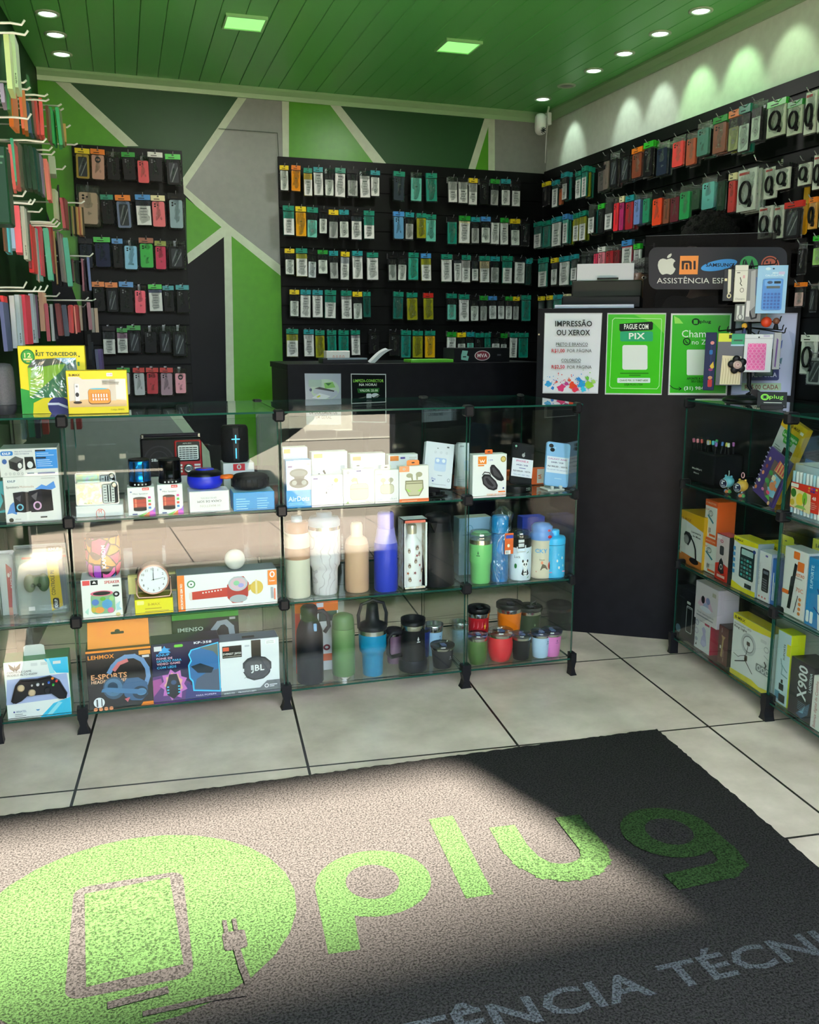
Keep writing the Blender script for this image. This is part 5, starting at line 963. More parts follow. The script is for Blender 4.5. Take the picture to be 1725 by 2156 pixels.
f3 = pbox('white earphone carton with two bean earbuds drawing', (790, 840, 990, 1060), ZM, depth=.03, c='#f1f0f2', ops=[('r', .06, .86, .30, .89, '#b8b4b0'), ('q', .22, .28, .80, .58, .14, '#aaa68e'), ('q', .24, .30, .78, .56, .13, '#cfccb4'), ('e', .34, .70, .11, .07, '#b0ac98'), ('e', .66, .70, .11, .07, '#b0ac98'), ('p', [(.30, .66), (.36, .66), (.40, .54), (.34, .54)], '#b0ac98'), ('p', [(.64, .66), (.70, .66), (.64, .54), (.60, .54)], '#b0ac98'), ('t', 'Pocket', .42, .11, .06, '#b8bcc8', .5), ('r', .08, .10, .30, .16, '#b8b8d8')]); tab(f3, .5, .018, .016, '#d6d8cc')
f4 = pbox('white and orange earphone carton with open case drawing', (841, 903, 981, 1059), ZM, depth=.03, c='#f3f1ef', ops=[('r', .0, .84, .34, 1, '#f2a070'), ('o', .16, .92, .03, .025, .01, '#ffffff'), ('r', 0, 0, 1, .09, '#f0783c'), ('r', .08, .03, .6, .055, '#f8c8a8'), ('p', [(.20, .60), (.80, .60), (.82, .36), (.68, .16), (.32, .16), (.19, .36)], '#8a8668'), ('p', [(.23, .56), (.77, .56), (.78, .38), (.66, .19), (.34, .19), (.22, .38)], '#c8c4a4'), ('r', .20, .50, .80, .53, '#8a8668'), ('p', [(.22, .38), (.40, .30), (.30, .28)], '#a8e060'), ('p', [(.78, .38), (.60, .30), (.70, .28)], '#a8e060'),
 ('e', .34, .74, .11, .06, '#a8a488'), ('p', [(.38, .74), (.44, .74), (.46, .60), (.41, .60)], '#a8a488'), ('e', .66, .76, .11, .07, '#a8a488'), ('p', [(.56, .76), (.62, .76), (.62, .61), (.57, .61)], '#a8a488')]); tab(f4, .5, .022, .018, '#f08a44')
def stand(o, w_, y, c='#1a1b20'):
    m = MB(); m.box(-w_, w_, -.02, .05, 0, .006, M(c, .4), .002); m.box(-w_ * .7, w_ * .7, .03, .036, .006, .07, M(c, .4), .002)
    for s in (-.5, .5): m.box(s * w_ - .006, s * w_ + .006, -.024, -.012, .004, .018, M(c, .4), .002)
    return m
def lean_item(label, bb, z, c, ops, depth, Y, name, cat, lean, top=None, sx=0.0, rad=.012, edge=None):
    P = Plane((0, Y), 0); x0, x1, y0, y1 = bb; l, r_, t = P.at(x0, y1), P.at(x1, y1), P.at(x0, y0); o = (l + r_) / 2; H_ = (t.z - o.z) / cos(lean); W_ = (r_.x - l.x)
    m = MB(); m.prism(rrect(-W_ / 2, 0, W_ / 2, H_, rad), 0, depth, M(c, .3), None, M(edge or c, .4)); ob = tag(m.obj(name, None, (o.x, Y, o.z)), label, cat)
    ob.rotation_euler = (-lean, sx, 0)
    d_ = MB(); decals(d_, ops, lambda u, v: ((u - .5) * W_, v * H_), -.0003, H_ / W_); d_.obj('printed_front' if 'box' in name else 'price_card', ob); return ob, W_, H_, o
pods = [('q', .34, .36, .76, .56, .08, '#c4d4f0'), ('q', .35, .52, .76, .66, .05, '#a8c0ec'), ('e', .45, .60, .06, .04, '#e8eef8'), ('e', .66, .60, .06, .04, '#e8eef8'), ('r', .40, .86, .44, .88, '#6a6e78'), ('r', .74, .90, .82, .93, '#4a4e58'), ('r', .3, .12, .36, .15, '#2a4a9a'), ('t', 'Pro', .28, .16, .05, '#3a5ac0', .14), ('r', .30, .06, .80, .07, '#a0a8b8'), ('r', .48, .26, .64, .275, '#a0a8b8'), ('o', .88, .18, .04, .035, .01, '#a0a8b8')] + [('o', .34 + .2 * i, .78, .03, .02, .006, '#b8c0cc') for i in range(3)]
pa, W_, H_, o = lean_item('white boxed wireless earphones leaning on a black stand', (890, 950, 935, 1026), ZM, '#dfe4f0', pods, .022, 2.99, 'product_box', 'box', math.radians(12), sx=math.radians(9), rad=.003)
tag(stand(None, .034, 0).obj('display_stand', None, (o.x, 2.99, ZM)), 'black plastic stand under the leaning white earphone box', 'stand')
pa2, W_, H_, o = lean_item('second white boxed wireless earphones half seen left of the bay divider', (960, 984, 934, 1024), ZM, '#d8dce8', [('r', .15, .9, .5, .93, '#4a4e58'), ('q', .6, .36, 1, .6, .06, '#a8c0ec')] + lines(.1, .8, .2, .05, 3, '#a0a8b8'), .022, 3.02, 'product_box', 'box', math.radians(10), sx=math.radians(7), rad=.003)
for i, (bb, Y, lab) in enumerate([((961, 990, 1003, 1030), 3.08, 'small orange carton low beside the bay divider'), ((1066, 1082, 992, 1012), 3.13, 'small orange carton behind the black phone'), ((1119, 1152, 987, 1020), 3.10, 'small orange and white cable carton between the two phones')]):
    pbox(lab, bb, None, Y=Y, depth=.04, c='#e8642a', ops=[('r', .35, .08, .98, .98, '#e4e0dc'), ('v', '6A', .62, .35, .22, '#e0662c', .3, 'b')] if i == 2 else [('r', .1, .1, .5, .5, '#f0a070')], group='small orange cartons')
fo = pbox('white carton with open black headphone case print', (991, 1066, 957, 1048), ZM, depth=.045, c='#f1f1f4', ops=[('r', .15, .78, .40, .96, '#f08a2c'), ('p', [(.19, .90), (.25, .84), (.275, .89), (.30, .84), (.36, .90), (.32, .81), (.275, .84), (.23, .81)], '#ffffff'), ('r', .15, .735, .33, .765, '#f08a2c'), ('t', '139', .46, .85, .035, '#4a4ab0', .12), ('e', .89, .88, .08, .07, '#a8903c'), ('e', .89, .88, .055, .048, '#e0cc80'),
 ('p', [(.50, .70), (.54, .76), (.62, .76), (.78, .62), (.90, .46), (.92, .40), (.84, .37), (.72, .40), (.58, .50), (.51, .58)], '#2c2a30'), ('p', [(.56, .69), (.62, .70), (.84, .47), (.80, .44), (.62, .52)], '#45434a'), ('p', [(.26, .48), (.32, .55), (.48, .54), (.68, .38), (.74, .28), (.72, .19), (.62, .16), (.46, .20), (.30, .32)], '#232228'), ('p', [(.30, .46), (.35, .51), (.48, .49), (.66, .34), (.69, .24), (.60, .20), (.46, .24), (.33, .34)], '#4c4a52'), ('p', [(.36, .45), (.42, .47), (.62, .28), (.58, .25), (.44, .32)], '#2a282e'), ('l', [(.28, .54), (.34, .60), (.48, .58), (.52, .52)], .012, '#2c2a30'),
 ('t', 'FONES DE OUVIDO', .42, .05, .04, '#f07a34', .55), ('r', .75, .115, .96, .145, '#f07a34'), ('e', .90, .21, .025, .022, '#2a4a9a')]); tab(fo, .5, .014, .015, '#e86a2c')
PHB = '#1c1d20'
ph, W_, H_, o = lean_item('black smartphone with white price card on a black turntable', (1073, 1119, 936, 1020), 0, PHB, [('q', .04, .04, .96, .97, .08, '#232428'), ('q', .06, .82, .24, .95, .06, '#101114'), ('e', .15, .91, .05, .025, '#8fd0b8'), ('e', .15, .86, .04, .02, '#30343a'), ('e', .52, .71, .07, .045, '#a8aab0'), ('e', .56, .765, .02, .014, '#a8aab0'), ('e', .605, .715, .022, .022, '#232428'),
 ('r', .02, .18, .99, .62, '#e9ecfa'), ('t', 'IPHONE X', .20, .54, .045, '#d0509a', .58, 'b'), ('t', '64GB / 3GB', .22, .45, .035, '#3a3f8a', .54, 'b'), ('r', .36, .385, .66, .40, '#5a60a8'), ('t', 'R$1600,00 À VISTA', .10, .30, .035, '#2c3058', .80, 'b'), ('t', 'Ou em até 10x', .12, .22, .03, '#5a7ab8', .74)], .008, 2.99, 'smartphone', 'phone', math.radians(13), sx=math.radians(10), rad=.008)
P_ = Plane((0, 2.955), 0); l, r_, t = P_.at(1068, 1041), P_.at(1132, 1041), P_.at(1100, 1020); R = (r_.x - l.x) / 2
m = MB(); hh = o.z - ZM - .001; m.lathe([(R, 0), (R, hh * .8), (R * .97, hh), (R * .8, hh), (0, hh)], M('#151619', .3), 44)
for i in range(3):
    for j in range(2): m.box(.018 + .006 * i - .0015, .018 + .006 * i + .0015, -R * 1.0, -R * .8, hh * (.35 + .25 * j), hh * (.35 + .25 * j) + .0012, M('#d0d4dc', .4))
tag(m.obj('turntable', None, ((l.x + r_.x) / 2, 2.957 + R, ZM + .0006)), 'round black turntable stand under the black phone', 'stand')
gx, W_, H_, o = lean_item('light blue smartphone with price card on a white stand', (1146, 1196, 935, 1024), 0, '#7fb4e8', [('q', .02, .02, .98, .98, .10, '#8abcee'), ('e', .18, .91, .10, .045, '#1c2024'), ('e', .24, .82, .10, .045, '#1c2024'), ('e', .36, .87, .03, .015, '#b8d8f4'), ('r', .03, .30, .96, .67, '#e3eafa'), ('t', 'GALAXY A04E', .08, .60, .035, '#b86ab0', .80, 'b'), ('t', '64GB / 3GB', .22, .525, .032, '#3a3f7a', .52, 'b'), ('t', 'R$ 900,00 À VISTA', .08, .43, .034, '#2c305a', .84, 'b'), ('t', 'Ou em até 10x sem juros', .06, .36, .028, '#5a7ab8', .86), ('r', .40, .17, .70, .185, '#c0dcf6')], .008, 2.975, 'smartphone', 'phone', math.radians(13), sx=math.radians(9), rad=.009)
tag(stand(None, .034, 0, '#d8dad6').obj('display_stand', None, (o.x - .003, 2.985, ZM)), 'white plastic stand under the light blue phone', 'stand')

def vessel(label, bb, z, parts, name='tumbler', cat='cup', group=None, Y=None, prints=(), n=40):
    x0, x1, y0, y1 = bb
    if Y is None: Y = max(2.912, min(3.25, atz((x0 + x1) / 2, y1, z).y))
    P = Plane((0, Y), 0); l, r_, t = P.at(x0, y1), P.at(x1, y1), P.at((x0 + x1) / 2, y0)
    R = (r_.x - l.x) / 2; cx = (l.x + r_.x) / 2
    P2 = Plane((0, Y + R), 0); R = (P2.at(x1, y1).x - P2.at(x0, y1).x) / 2; cx = P2.at((x0 + x1) / 2, y1).x; t = P2.at((x0 + x1) / 2, y0); H_ = t.z - z
    for q in (XA, XB, XC, XD):
        if cx - R < q + .019 and cx > q: cx = q + .019 + R
        if cx + R > q - .019 and cx < q: cx = q - .019 - R
    e = tag(empty(name, (cx, Y + R, z + .0005)), label, cat, group)
    for pn, c, ro, me, pr in parts:
        m = MB(); m.lathe([(a * R, b * H_) for a, b in pr], c if not isinstance(c, str) else M(c, ro, me), n, cap=pn not in ('rim', 'band')); m.obj(pn, e)
    for pn, ops, rr in prints:      # printing wrapped on the round side: x is angle units of R
        d_ = MB(); decals(d_, ops, lambda u, v: (u, v), 0, H_ / R)
        V = []
        for (x, y, zz) in d_.v: a = x; k = R * rr + .0004 - y; V.append((k * sin(a), -k * cos(a), zz * H_))
        d_.v = V; d_.obj(pn, e)
    return e, R, H_
def tumbler(label, bb, z, c, lid, group, prints=(), wine=False, Y=None, open_=False):
    b = [(.70, 0), (.74, .02), (.80, .3), (.88, .70), (.90, .78)] if not wine else [(.60, 0), (.74, .03), (.92, .22), (1.0, .42), (1.0, .58), (.92, .78)]
    k = .9 if not wine else .92
    P = [('body', c, .35, .05, b), ('rim', '#d4d4d0', .18, 1.0, [(k, .775), (k * 1.01, .78), (k * 1.04, .865)])]
    if open_: P.append(('interior', '#c8ccd0', .2, .9, [(k * 1.04, .865), (k * 1.06, .93), (k * 1.06, 1), (k * 1.0, .995), (k * .8, .5), (0, .45)]))
    else: P.append(('lid', lid, .2, 0.0, [(k * 1.04, .86), (k * 1.10, .87), (k * 1.10, .965), (k * 1.02, .985), (k * 1.0, .955), (k * .4, .955), (0, .96)]))
    e, R, H_ = vessel(label, bb, z, P, 'tumbler', 'cup', group, Y, prints)
    if not open_:
        m = MB(); m.box(-R * .22, R * .22, -R * .5, R * .1, H_ * .955, H_ * .985, M('#2a2c34' if isinstance(lid, str) else '#5a6a9a', .3), .002); m.obj('lid_slider', e)
    return e, R, H_
BADGE = lambda c, x=.25, y=.62: [('emblem', [('p', [(x - .09, y), (x, y + .06), (x + .09, y), (x, y - .03)], c), ('r', x - .18, y - .08, x + .18, y - .06, c)], .86)]
G1 = 'small tumblers on the bottom shelf'; CL = thin('tinted_lid', (.55, .60, .80, 1), 1.5, .05, .08)[0]; CL2 = thin('clear_lid', (.85, .86, .86, 1), 1.5, .05, .10)[0]
tumbler('olive green small tumbler with clear lid, front left of bottom shelf', (985, 1025, 1332, 1411), ZB, '#4a6a34', CL, G1, wine=True)
tumbler('bright red bulging wine tumbler with clear lid', (1028, 1077, 1324, 1406), ZB, '#e02c38', CL2, G1, wine=True)
tumbler('black small tumbler between the red and pale blue ones', (1076, 1117, 1332, 1400), ZB, '#1a1b20', CL, G1)
tumbler('pale blue small tumbler with steel rim and tinted lid', (1117, 1157, 1327, 1397), ZB, '#b4d0ee', CL, G1, BADGE('#3a5a8a', .5))
tumbler('pink small tumbler with tinted lid, rightmost in front', (1157, 1199, 1322, 1393), ZB, '#dc78c0', CL, G1, BADGE('#8a4a88', .2))
fl_ = [('crest_print', [('p', [(-1.2, .05), (-1.2, .50), (-.5, .62), (.3, .50), (1.2, .6), (1.2, .05)], '#1c1416'), ('p', [(-.45, .10), (-.45, .40), (.0, .46), (.45, .46), (.85, .42), (.85, .08), (.2, .0)], '#d8d4d4'), ('p', [(-.38, .12), (-.38, .37), (.0, .42), (.45, .42), (.78, .38), (.78, .10), (.2, .04)], '#1a1416'), ('t', 'SAN', -.30, .16, .18, '#f0f0f0', 1.0, 'b'),
   ('p', [(.28 + (.13 if k % 2 == 0 else .055) * sin(k * pi / 5), .60 + (.085 if k % 2 == 0 else .036) * cos(k * pi / 5)) for k in range(10)], '#f0c020')] + [('p', [(-.9 + .4 * i, .56), (-.8 + .4 * i, .72), (-.75 + .4 * i, .60)], '#e86a74') for i in range(5)], .86)]
G2 = 'large cups at the back of the bottom shelf'
tumbler('red and black cup with star and crest, black lid', (984, 1030, 1275, 1375), ZB, '#b81424', '#17181a', G2, fl_, Y=3.02)
tumbler('bright orange cup with black lid behind the red tumbler', (1045, 1097, 1266, 1372), ZB, '#ee7a10', '#17181a', G2, Y=3.05)
e, R, H_ = tumbler('large dark olive cup with steel rim and raised lid handle', (1107, 1157, 1272, 1368), ZB, '#2f4028', '#2a2f2a', G2, BADGE('#7a8a6a', .1, .5), Y=3.08)
m = MB(); m.tube([(-R * .1, -R * .3, H_ * .98), (R * .1, -R * .2, H_ * 1.08), (R * .5, 0, H_ * 1.09), (R * .6, R * .1, H_ * .99)], .0035, M('#3a3f3a', .4), 8); m.obj('lid_handle', e)
tumbler('dark charcoal tumbler with steel rim at front of the left bay', (907, 956, 1354, 1418), ZB, '#2c2c32', thin('smoke_lid', (.35, .36, .40, 1), 1.5, .05, .08)[0], G1, BADGE('#9a9aa0', .5, .5))
tumbler('open pale blue steel-lined cup behind the charcoal tumbler', (911, 951, 1311, 1400), ZB, '#a4cbee', None, G2, BADGE('#4a6a9a', .5), Y=3.05, open_=True)
tumbler('open grey-green steel-lined cup beside the bay divider', (950, 979, 1307, 1382), ZB, '#8fa4a2', None, G2, BADGE('#5a6a68', .1), Y=3.07, open_=True)
# growler, bottle, mugs
pbox('orange and white carton standing behind the black growler', (624, 714, 1264, 1415), ZB, Y=3.04, depth=.07, c='#e4e6ee', ops=[('r', 0, .84, 1, 1, '#ee6a20'), ('r', .0, .0, .12, .84, '#d8452c'), ('r', .50, .90, .66, .96, '#d8d8e8'), ('t', 'DC VACUO', .55, .76, .05, '#20383c', .42, 'b'), ('r', .55, .70, .97, .84, '#2a4448'), ('r', .14, .14, 1, .24, '#e86a34')] + [('o', .72 + .2 * i, .33, .06, .03, .02, '#a04a58') for i in range(2)])
e, R, H_ = vessel('tall charcoal growler bottle with carry handle', (627, 682, 1275, 1449), ZB, [('body', '#20222a', .35, .2, [(.95, 0), (1, .015), (1, .60), (.96, .68), (.80, .76), (.62, .82)]), ('neck', '#1a1c22', .4, 0, [(.60, .80), (.60, .88), (.64, .89), (.64, .97), (.5, 1.0), (0, 1.0)])], 'growler', 'bottle')
m = MB(); m.box(R * .15, R * .4, -R * .90, -R * .75, H_ * .70, H_ * .80, M('#8ab0dc', .4), .002); m.obj('price_sticker', e)
m = MB(); m.tube([(R * .55, -R * .2, H_ * .92), (R * 1.0, -R * .2, H_ * .93), (R * 1.35, -R * .2, H_ * .86), (R * 1.45, -R * .2, H_ * .72), (R * 1.1, -R * .2, H_ * .64)], .007, M('#2a2c33', .4), 8); m.obj('handle', e)
vessel('sage green steel-footed bottle', (701, 748, 1292, 1442), ZB, [('foot', '#d0d0cc', .2, 1, [(.95, 0), (.97, .07)]), ('body', '#5f8452', .4, .1, [(.97, .07), (1, .08), (1, .74), (.97, .79)]), ('cap', '#55784a', .45, 0, [(.97, .795), (.95, .9), (.85, .97), (.5, 1), (0, 1)])], 'thermal_bottle', 'bottle')
e, R, H_ = vessel('bright turquoise tumbler with black lid and tall arched handle', (757, 814, 1322, 1434), ZB, [('body', '#0a86b8', .35, .1, [(.68, 0), (.72, .02), (.76, .42), (.80, .48), (.92, .52), (.97, .60), (1.0, .90)]), ('rim', '#d4d4d0', .2, 1, [(1.0, .90), (1.02, 1.0)]), ('lid', '#1a1c20', .4, 0, [(1.02, .99), (1.03, 1.04), (.9, 1.10), (.5, 1.16), (.42, 1.40), (.38, 1.52), (0, 1.54)])], 'handled_tumbler', 'cup')
m = MB(); m.tube([(-R * .98, 0, H_ * 1.02), (-R * 1.02, 0, H_ * 1.30), (-R * .8, 0, H_ * 1.52), (0, 0, H_ * 1.60), (R * .8, 0, H_ * 1.52), (R * 1.02, 0, H_ * 1.30), (R * .98, 0, H_ * 1.02)], .006, M('#24262a', .4), 8); m.obj('arched_handle', e)
vessel('dusty pink steel-rimmed mug behind the black beer mug', (814, 846, 1322, 1400), ZB, [('body', '#8a6a88', .4, .1, [(.80, 0), (.85, .02), (.95, .8)]), ('rim', '#d4d4d0', .2, 1, [(.95, .8), (1, .86)]), ('lid', '#2a2730', .4, 0, [(1, .86), (1, .98), (.6, 1), (0, 1)])], 'mug', 'cup', Y=3.02)
e, R, H_ = vessel('black beer mug with wide foot, steel rim and side handle', (841, 899, 1301, 1430), ZB, [('foot', '#22242c', .35, .2, [(.94, 0), (1, .03), (1, .17), (.93, .22)]), ('body', '#17181d', .35, .1, [(.86, .22), (.82, .5), (.82, .80)]), ('rim', '#d4d2c8', .2, 1, [(.82, .80), (.84, .805), (.84, .89)]), ('interior', '#1a1b1f', .4, .3, [(.84, .89), (.85, 1.0), (.78, .99), (.74, .6), (0, .58)])], 'beer_mug', 'cup', prints=[('emblem', [('p', [(.05, .64), (.14, .70), (.23, .64), (.14, .61)], '#d8d8dc'), ('r', .02, .585, .30, .605, '#d8d8dc')], .84)])
m = MB(); m.tube([(-R * .8, -R * .1, H_ * .74), (-R * 1.5, -R * .15, H_ * .76), (-R * 1.82, -R * .15, H_ * .66), (-R * 1.82, -R * .15, H_ * .36), (-R * 1.6, -R * .15, H_ * .29), (-R * .85, -R * .1, H_ * .31)], .0075, M('#1c1d22', .4), 8); m.obj('handle', e)
vessel('dark blue cup mostly hidden behind the beer mug', (876, 905, 1322, 1395), ZB, [('body', '#1c2c78', .4, .1, [(.8, 0), (.85, .02), (.98, .9)]), ('rim', '#8a90a0', .2, 1, [(.98, .9), (1, 1)])], 'tumbler', 'cup', Y=3.05)
# bottles on the middle shelf
vessel('cream thermos with brown band and swing cap, leftmost bottle', (600, 652, 1086, 1262), ZL, [('body', '#d9d6c4', .45, 0, [(.96, 0), (1, .015), (1, .48)]), ('band', '#b08a70', .5, 0, [(1.005, .48), (1.005, .62)]), ('upper_body', '#ddd6c0', .45, 0, [(1, .62), (1, .76), (.95, .80)]), ('collar', '#8a5a38', .4, 0, [(.90, .80), (.90, .92), (.7, .93)]), ('cap', '#9ab0c0', .35, 0, [(.45, .93), (.45, .98), (.38, 1), (0, 1)])], 'thermal_bottle', 'bottle')
def marble():
    m, nt, N, L = nodemat('marbled_coating'); b = N['Principled BSDF']; tc = N.new('ShaderNodeTexCoord'); w_ = N.new('ShaderNodeTexWave'); w_.inputs['Scale'].default_value = 14; w_.inputs['Distortion'].default_value = 14; w_.inputs['Detail'].default_value = 2
    L.new(tc.outputs['Object'], w_.inputs[0]); r = N.new('ShaderNodeValToRGB'); r.color_ramp.elements[0].color = lin('#bdb5bd'); r.color_ramp.elements[1].color = lin('#dcd8de'); r.color_ramp.elements[1].position = .07
    L.new(w_.outputs[0], r.inputs[0]); L.new(r.outputs[0], b.inputs[0]); b.inputs['Roughness'].default_value = .4; return m
vessel('large white marbled tumbler with pale blue lid', (653, 718, 1078, 1257), ZL, [('body', marble(), .4, 0, [(.74, 0), (.78, .02), (.82, .30), (.86, .33), (.96, .36), (1, .42), (1, .80)]), ('rim', '#c8c8c4', .2, 1, [(1, .80), (1.0, .84)]), ('lid', '#8aa0b4', .35, 0, [(1.0, .84), (1.0, .90), (.9, .94), (.5, .95), (.5, 1), (0, 1)])], 'marbled_tumbler', 'cup')
vessel('beige speckled bottle with pale cap', (728, 777, 1100, 1250), ZL, [('body', '#c8a488', .5, 0, [(.92, 0), (1, .02), (1, .66), (.95, .70)]), ('shoulder', '#d8b49c', .45, 0, [(.95, .70), (.85, .76), (.6, .80)]), ('cap', '#d8cbb0', .4, 0, [(.5, .80), (.5, .96), (.42, 1), (0, 1)])], 'thermal_bottle', 'bottle')
vessel('royal blue bottle between the beige bottle and owl bottle', (789, 837, 1078, 1249), ZL, [('body', '#2a3ec4', .4, .1, [(.92, 0), (1, .02), (1, .58), (.95, .62)]), ('shoulder', '#8a88d8', .35, 0, [(.95, .62), (.80, .72), (.74, .80)]), ('cap', '#7a74d0', .35, 0, [(.70, .80), (.70, .97), (.62, 1), (0, 1)])], 'thermal_bottle', 'bottle')
# owl bottle in its open carton
P_ = Plane((0, 2.93), 0); l, r_, t = P_.at(850, 1245), P_.at(901, 1245), P_.at(875, 1094); W_ = r_.x - l.x; H_ = t.z - ZL; cx = (l.x + r_.x) / 2
oc_ = tag(empty('window_carton', (cx, 2.93, ZL + .0005)), 'open-front white patterned carton around the owl bottle', 'box'); cw = M('#e8ecec', .5); pk = noisy('leafy_card', '#e0e4e0', '#c8b49c', 70, .6)
m = MB(); m.box(-W_ / 2, W_ / 2, .06, .063, 0, H_, cw); m.box(-W_ / 2, -W_ / 2 + .003, 0, .06, 0, H_, pk); m.box(W_ / 2 - .003, W_ / 2, 0, .06, 0, H_, pk); m.box(-W_ / 2, W_ / 2, 0, .06, 0, .003, cw); m.box(-W_ / 2, W_ / 2, 0, .06, H_ - .003, H_, cw)
for a, b in ((-W_ / 2, -W_ / 2 + .006), (W_ / 2 - .009, W_ / 2)): m.box(a, b, 0, .0015, 0, H_, cw)
m.box(-W_ / 2, W_ / 2, 0, .0015, 0, .010, pk); m.box(-W_ / 2, W_ / 2, 0, .0015, H_ - .012, H_, M('#e0705c', .5)); m.obj('carton_shell', oc_)
R = W_ / 2 - .008; e = tag(empty('owl_bottle', (cx - .001, 2.932 + R + .004, ZL + .004)), 'white bottle printed with small owls and red leaves, in its carton', 'bottle'); HB = H_ - .03
m = MB(); m.lathe([(R * .95, 0), (R, .006), (R, HB * .62), (R * .85, HB * .72), (R * .5, HB * .80), (R * .42, HB * .86)], M('#eceef0', .3), 36); m.obj('body', e)
m = MB(); m.lathe([(R * .46, HB * .86), (R * .46, HB * .98), (R * .4, HB)], M('#c8c4b0', .3, .5), 24); m.obj('cap', e)
ops = []; rr = random.Random(3)
for i, (a, b) in enumerate([(-.55, .60), (.45, .55), (-.5, .36), (.05, .44), (.7, .28), (-.45, .14), (.15, .66)]):
    ops += [('e', a, b, .13, .035, '#6a5248'), ('e', a, b - .012, .08, .02, '#b8a898'), ('e', a - .05, b + .035, .045, .014, '#8a6a5c'), ('e', a + .05, b + .035, .045, .014, '#8a6a5c'), ('e', a - .05, b + .035, .02, .006, '#f0f0e8'), ('e', a + .05, b + .035, .02, .006, '#f0f0e8')]
for a, b in ((.35, .38), (-.6, .25), (.4, .12), (.1, .54), (-.05, .26)): ops += [('p', [(a + (.13 if k % 2 == 0 else .05) * cos(k * pi / 5), b + (.032 if k % 2 == 0 else .012) * sin(k * pi / 5)) for k in range(10)], '#8a2434' if a > -.1 else '#a8501c')]
d_ = MB(); decals(d_, ops, lambda u, v: (u, v), 0); d_.v = [((R + .0004 - y) * sin(x), -(R + .0004 - y) * cos(x), z * HB) for x, y, z in d_.v]; d_.obj('owl_print', e)
e, R, H_ = vessel('tall black vacuum flask with pouring lip', (903, 971, 1078, 1238), ZL, [('body', '#17181c', .4, .1, [(.96, 0), (1, .02), (.98, .12), (.84, .70), (.72, .88)]), ('lid', '#15161a', .45, 0, [(.72, .88), (.74, .89), (.74, .95), (.68, .97), (.40, .985), (.36, 1), (0, 1)])], 'vacuum_flask', 'flask')
m = MB(); m.prism([(-R * .72, H_ * .90), (-R * .30, H_ * .90), (-R * .45, H_ * .76)], -R * .84, -R * .45, M('#101115', .35)); m.obj('pouring_lip', e)
# right bay, middle shelf
pbox('pale blue lightly printed carton behind the green tumbler', (966, 1033, 1090, 1210), ZL, Y=3.06, depth=.06, c='#9cc0dc', top='#c8ccc8', ops=[('p', [(.4, 0), (1, 0), (1, .6), (.7, .3)], '#7fb8a0'), ('o', .32, .80, .10, .07, .01, '#5a90b8'), ('r', .1, .70, .5, .715, '#4a7aa8')])
pbox('deep blue box at the back right of the bottle shelf', (1098, 1162, 1088, 1205), ZL, Y=3.12, depth=.05, c='#2a3c9a', top='#3a4cc0', ops=[('r', .6, .1, .98, .5, '#8a6ac8')])
e, R, H_ = vessel('mint green steel-banded tumbler with clear lid', (989, 1034, 1117, 1232), ZL, [('body', '#72c878', .35, .1, [(.80, 0), (.84, .02), (.88, .36), (.94, .39), (.98, .43), (1, .76)]), ('rim', '#c4bda8', .2, 1, [(1, .76), (1.0, .84)]), ('lid', CL2, .2, 0, [(1.0, .84), (1.02, .86), (1.0, .96), (.9, .99), (.85, .95), (0, .95)])], 'tumbler', 'cup', prints=[('emblem', [('p', [(-.68, .60), (-.6, .65), (-.52, .60), (-.6, .57)], '#2c6a3a'), ('r', -.76, .545, -.44, .565, '#2c6a3a')], .985)])
m = MB(); m.lathe([(R * .9, H_ * .93), (R * .6, H_ * .98), (0, H_ * .99)], M('#8ac89a', .4), 24); m.obj('lid_seal', e)
e, R, H_ = vessel('slim bright blue bottle wrapped in clear film with orange tag', (1034, 1068, 1086, 1224), ZL, [('body', '#1a7cc8', .35, 0, [(.92, 0), (1, .02), (1, .70), (.92, .74)]), ('cap', '#1a96e0', .35, 0, [(.95, .75), (.95, .98), (.85, 1), (0, 1)])], 'wrapped_bottle', 'bottle', Y=2.925)
m = MB(); V = []; rr = random.Random(2); n = 20; LV = [(1.1, -.0), (1.16, .25), (1.12, .5), (1.2, .72), (1.25, .9), (1.25, 1.03), (.7, 1.09), (.3, 1.14)]
F = [(j * n + i, j * n + (i + 1) % n, (j + 1) * n + (i + 1) % n, (j + 1) * n + i) for j in range(len(LV) - 1) for i in range(n)]
for a, b in LV:
    for i in range(n): k = a * R * rr.uniform(.94, 1.1); V.append((k * cos(2 * pi * i / n) + (.008 if b > .9 else 0), min(0.6, 1) * k * sin(2 * pi * i / n) * 1.5, max(.001, b * H_ + rr.uniform(-.002, .002))))
m.add(V, F, BAG, False); m.obj('film_wrap', e)
m = MB(); m.box(R * .1, R * 1.15, -R * 1.25, -R * 1.2, H_ * .44, H_ * .76, M('#e06428', .4), .002); decals(m, [('q', R * .2, H_ * .68, R * 1.1, H_ * .73, .002, '#3a4ab0'), ('e', R * .55, H_ * .57, .005, .006, '#f0e8d0'), ('r', R * .15, H_ * .44, R * .8, H_ * .50, '#e8e8e8'), ('r', R * .3, H_ * .45, R * .36, H_ * .49, '#202020'), ('r', R * .45, H_ * .45, R * .5, H_ * .49, '#202020')], lambda a, b: (a, b), -R * 1.26); m.obj('hang_tag', e)
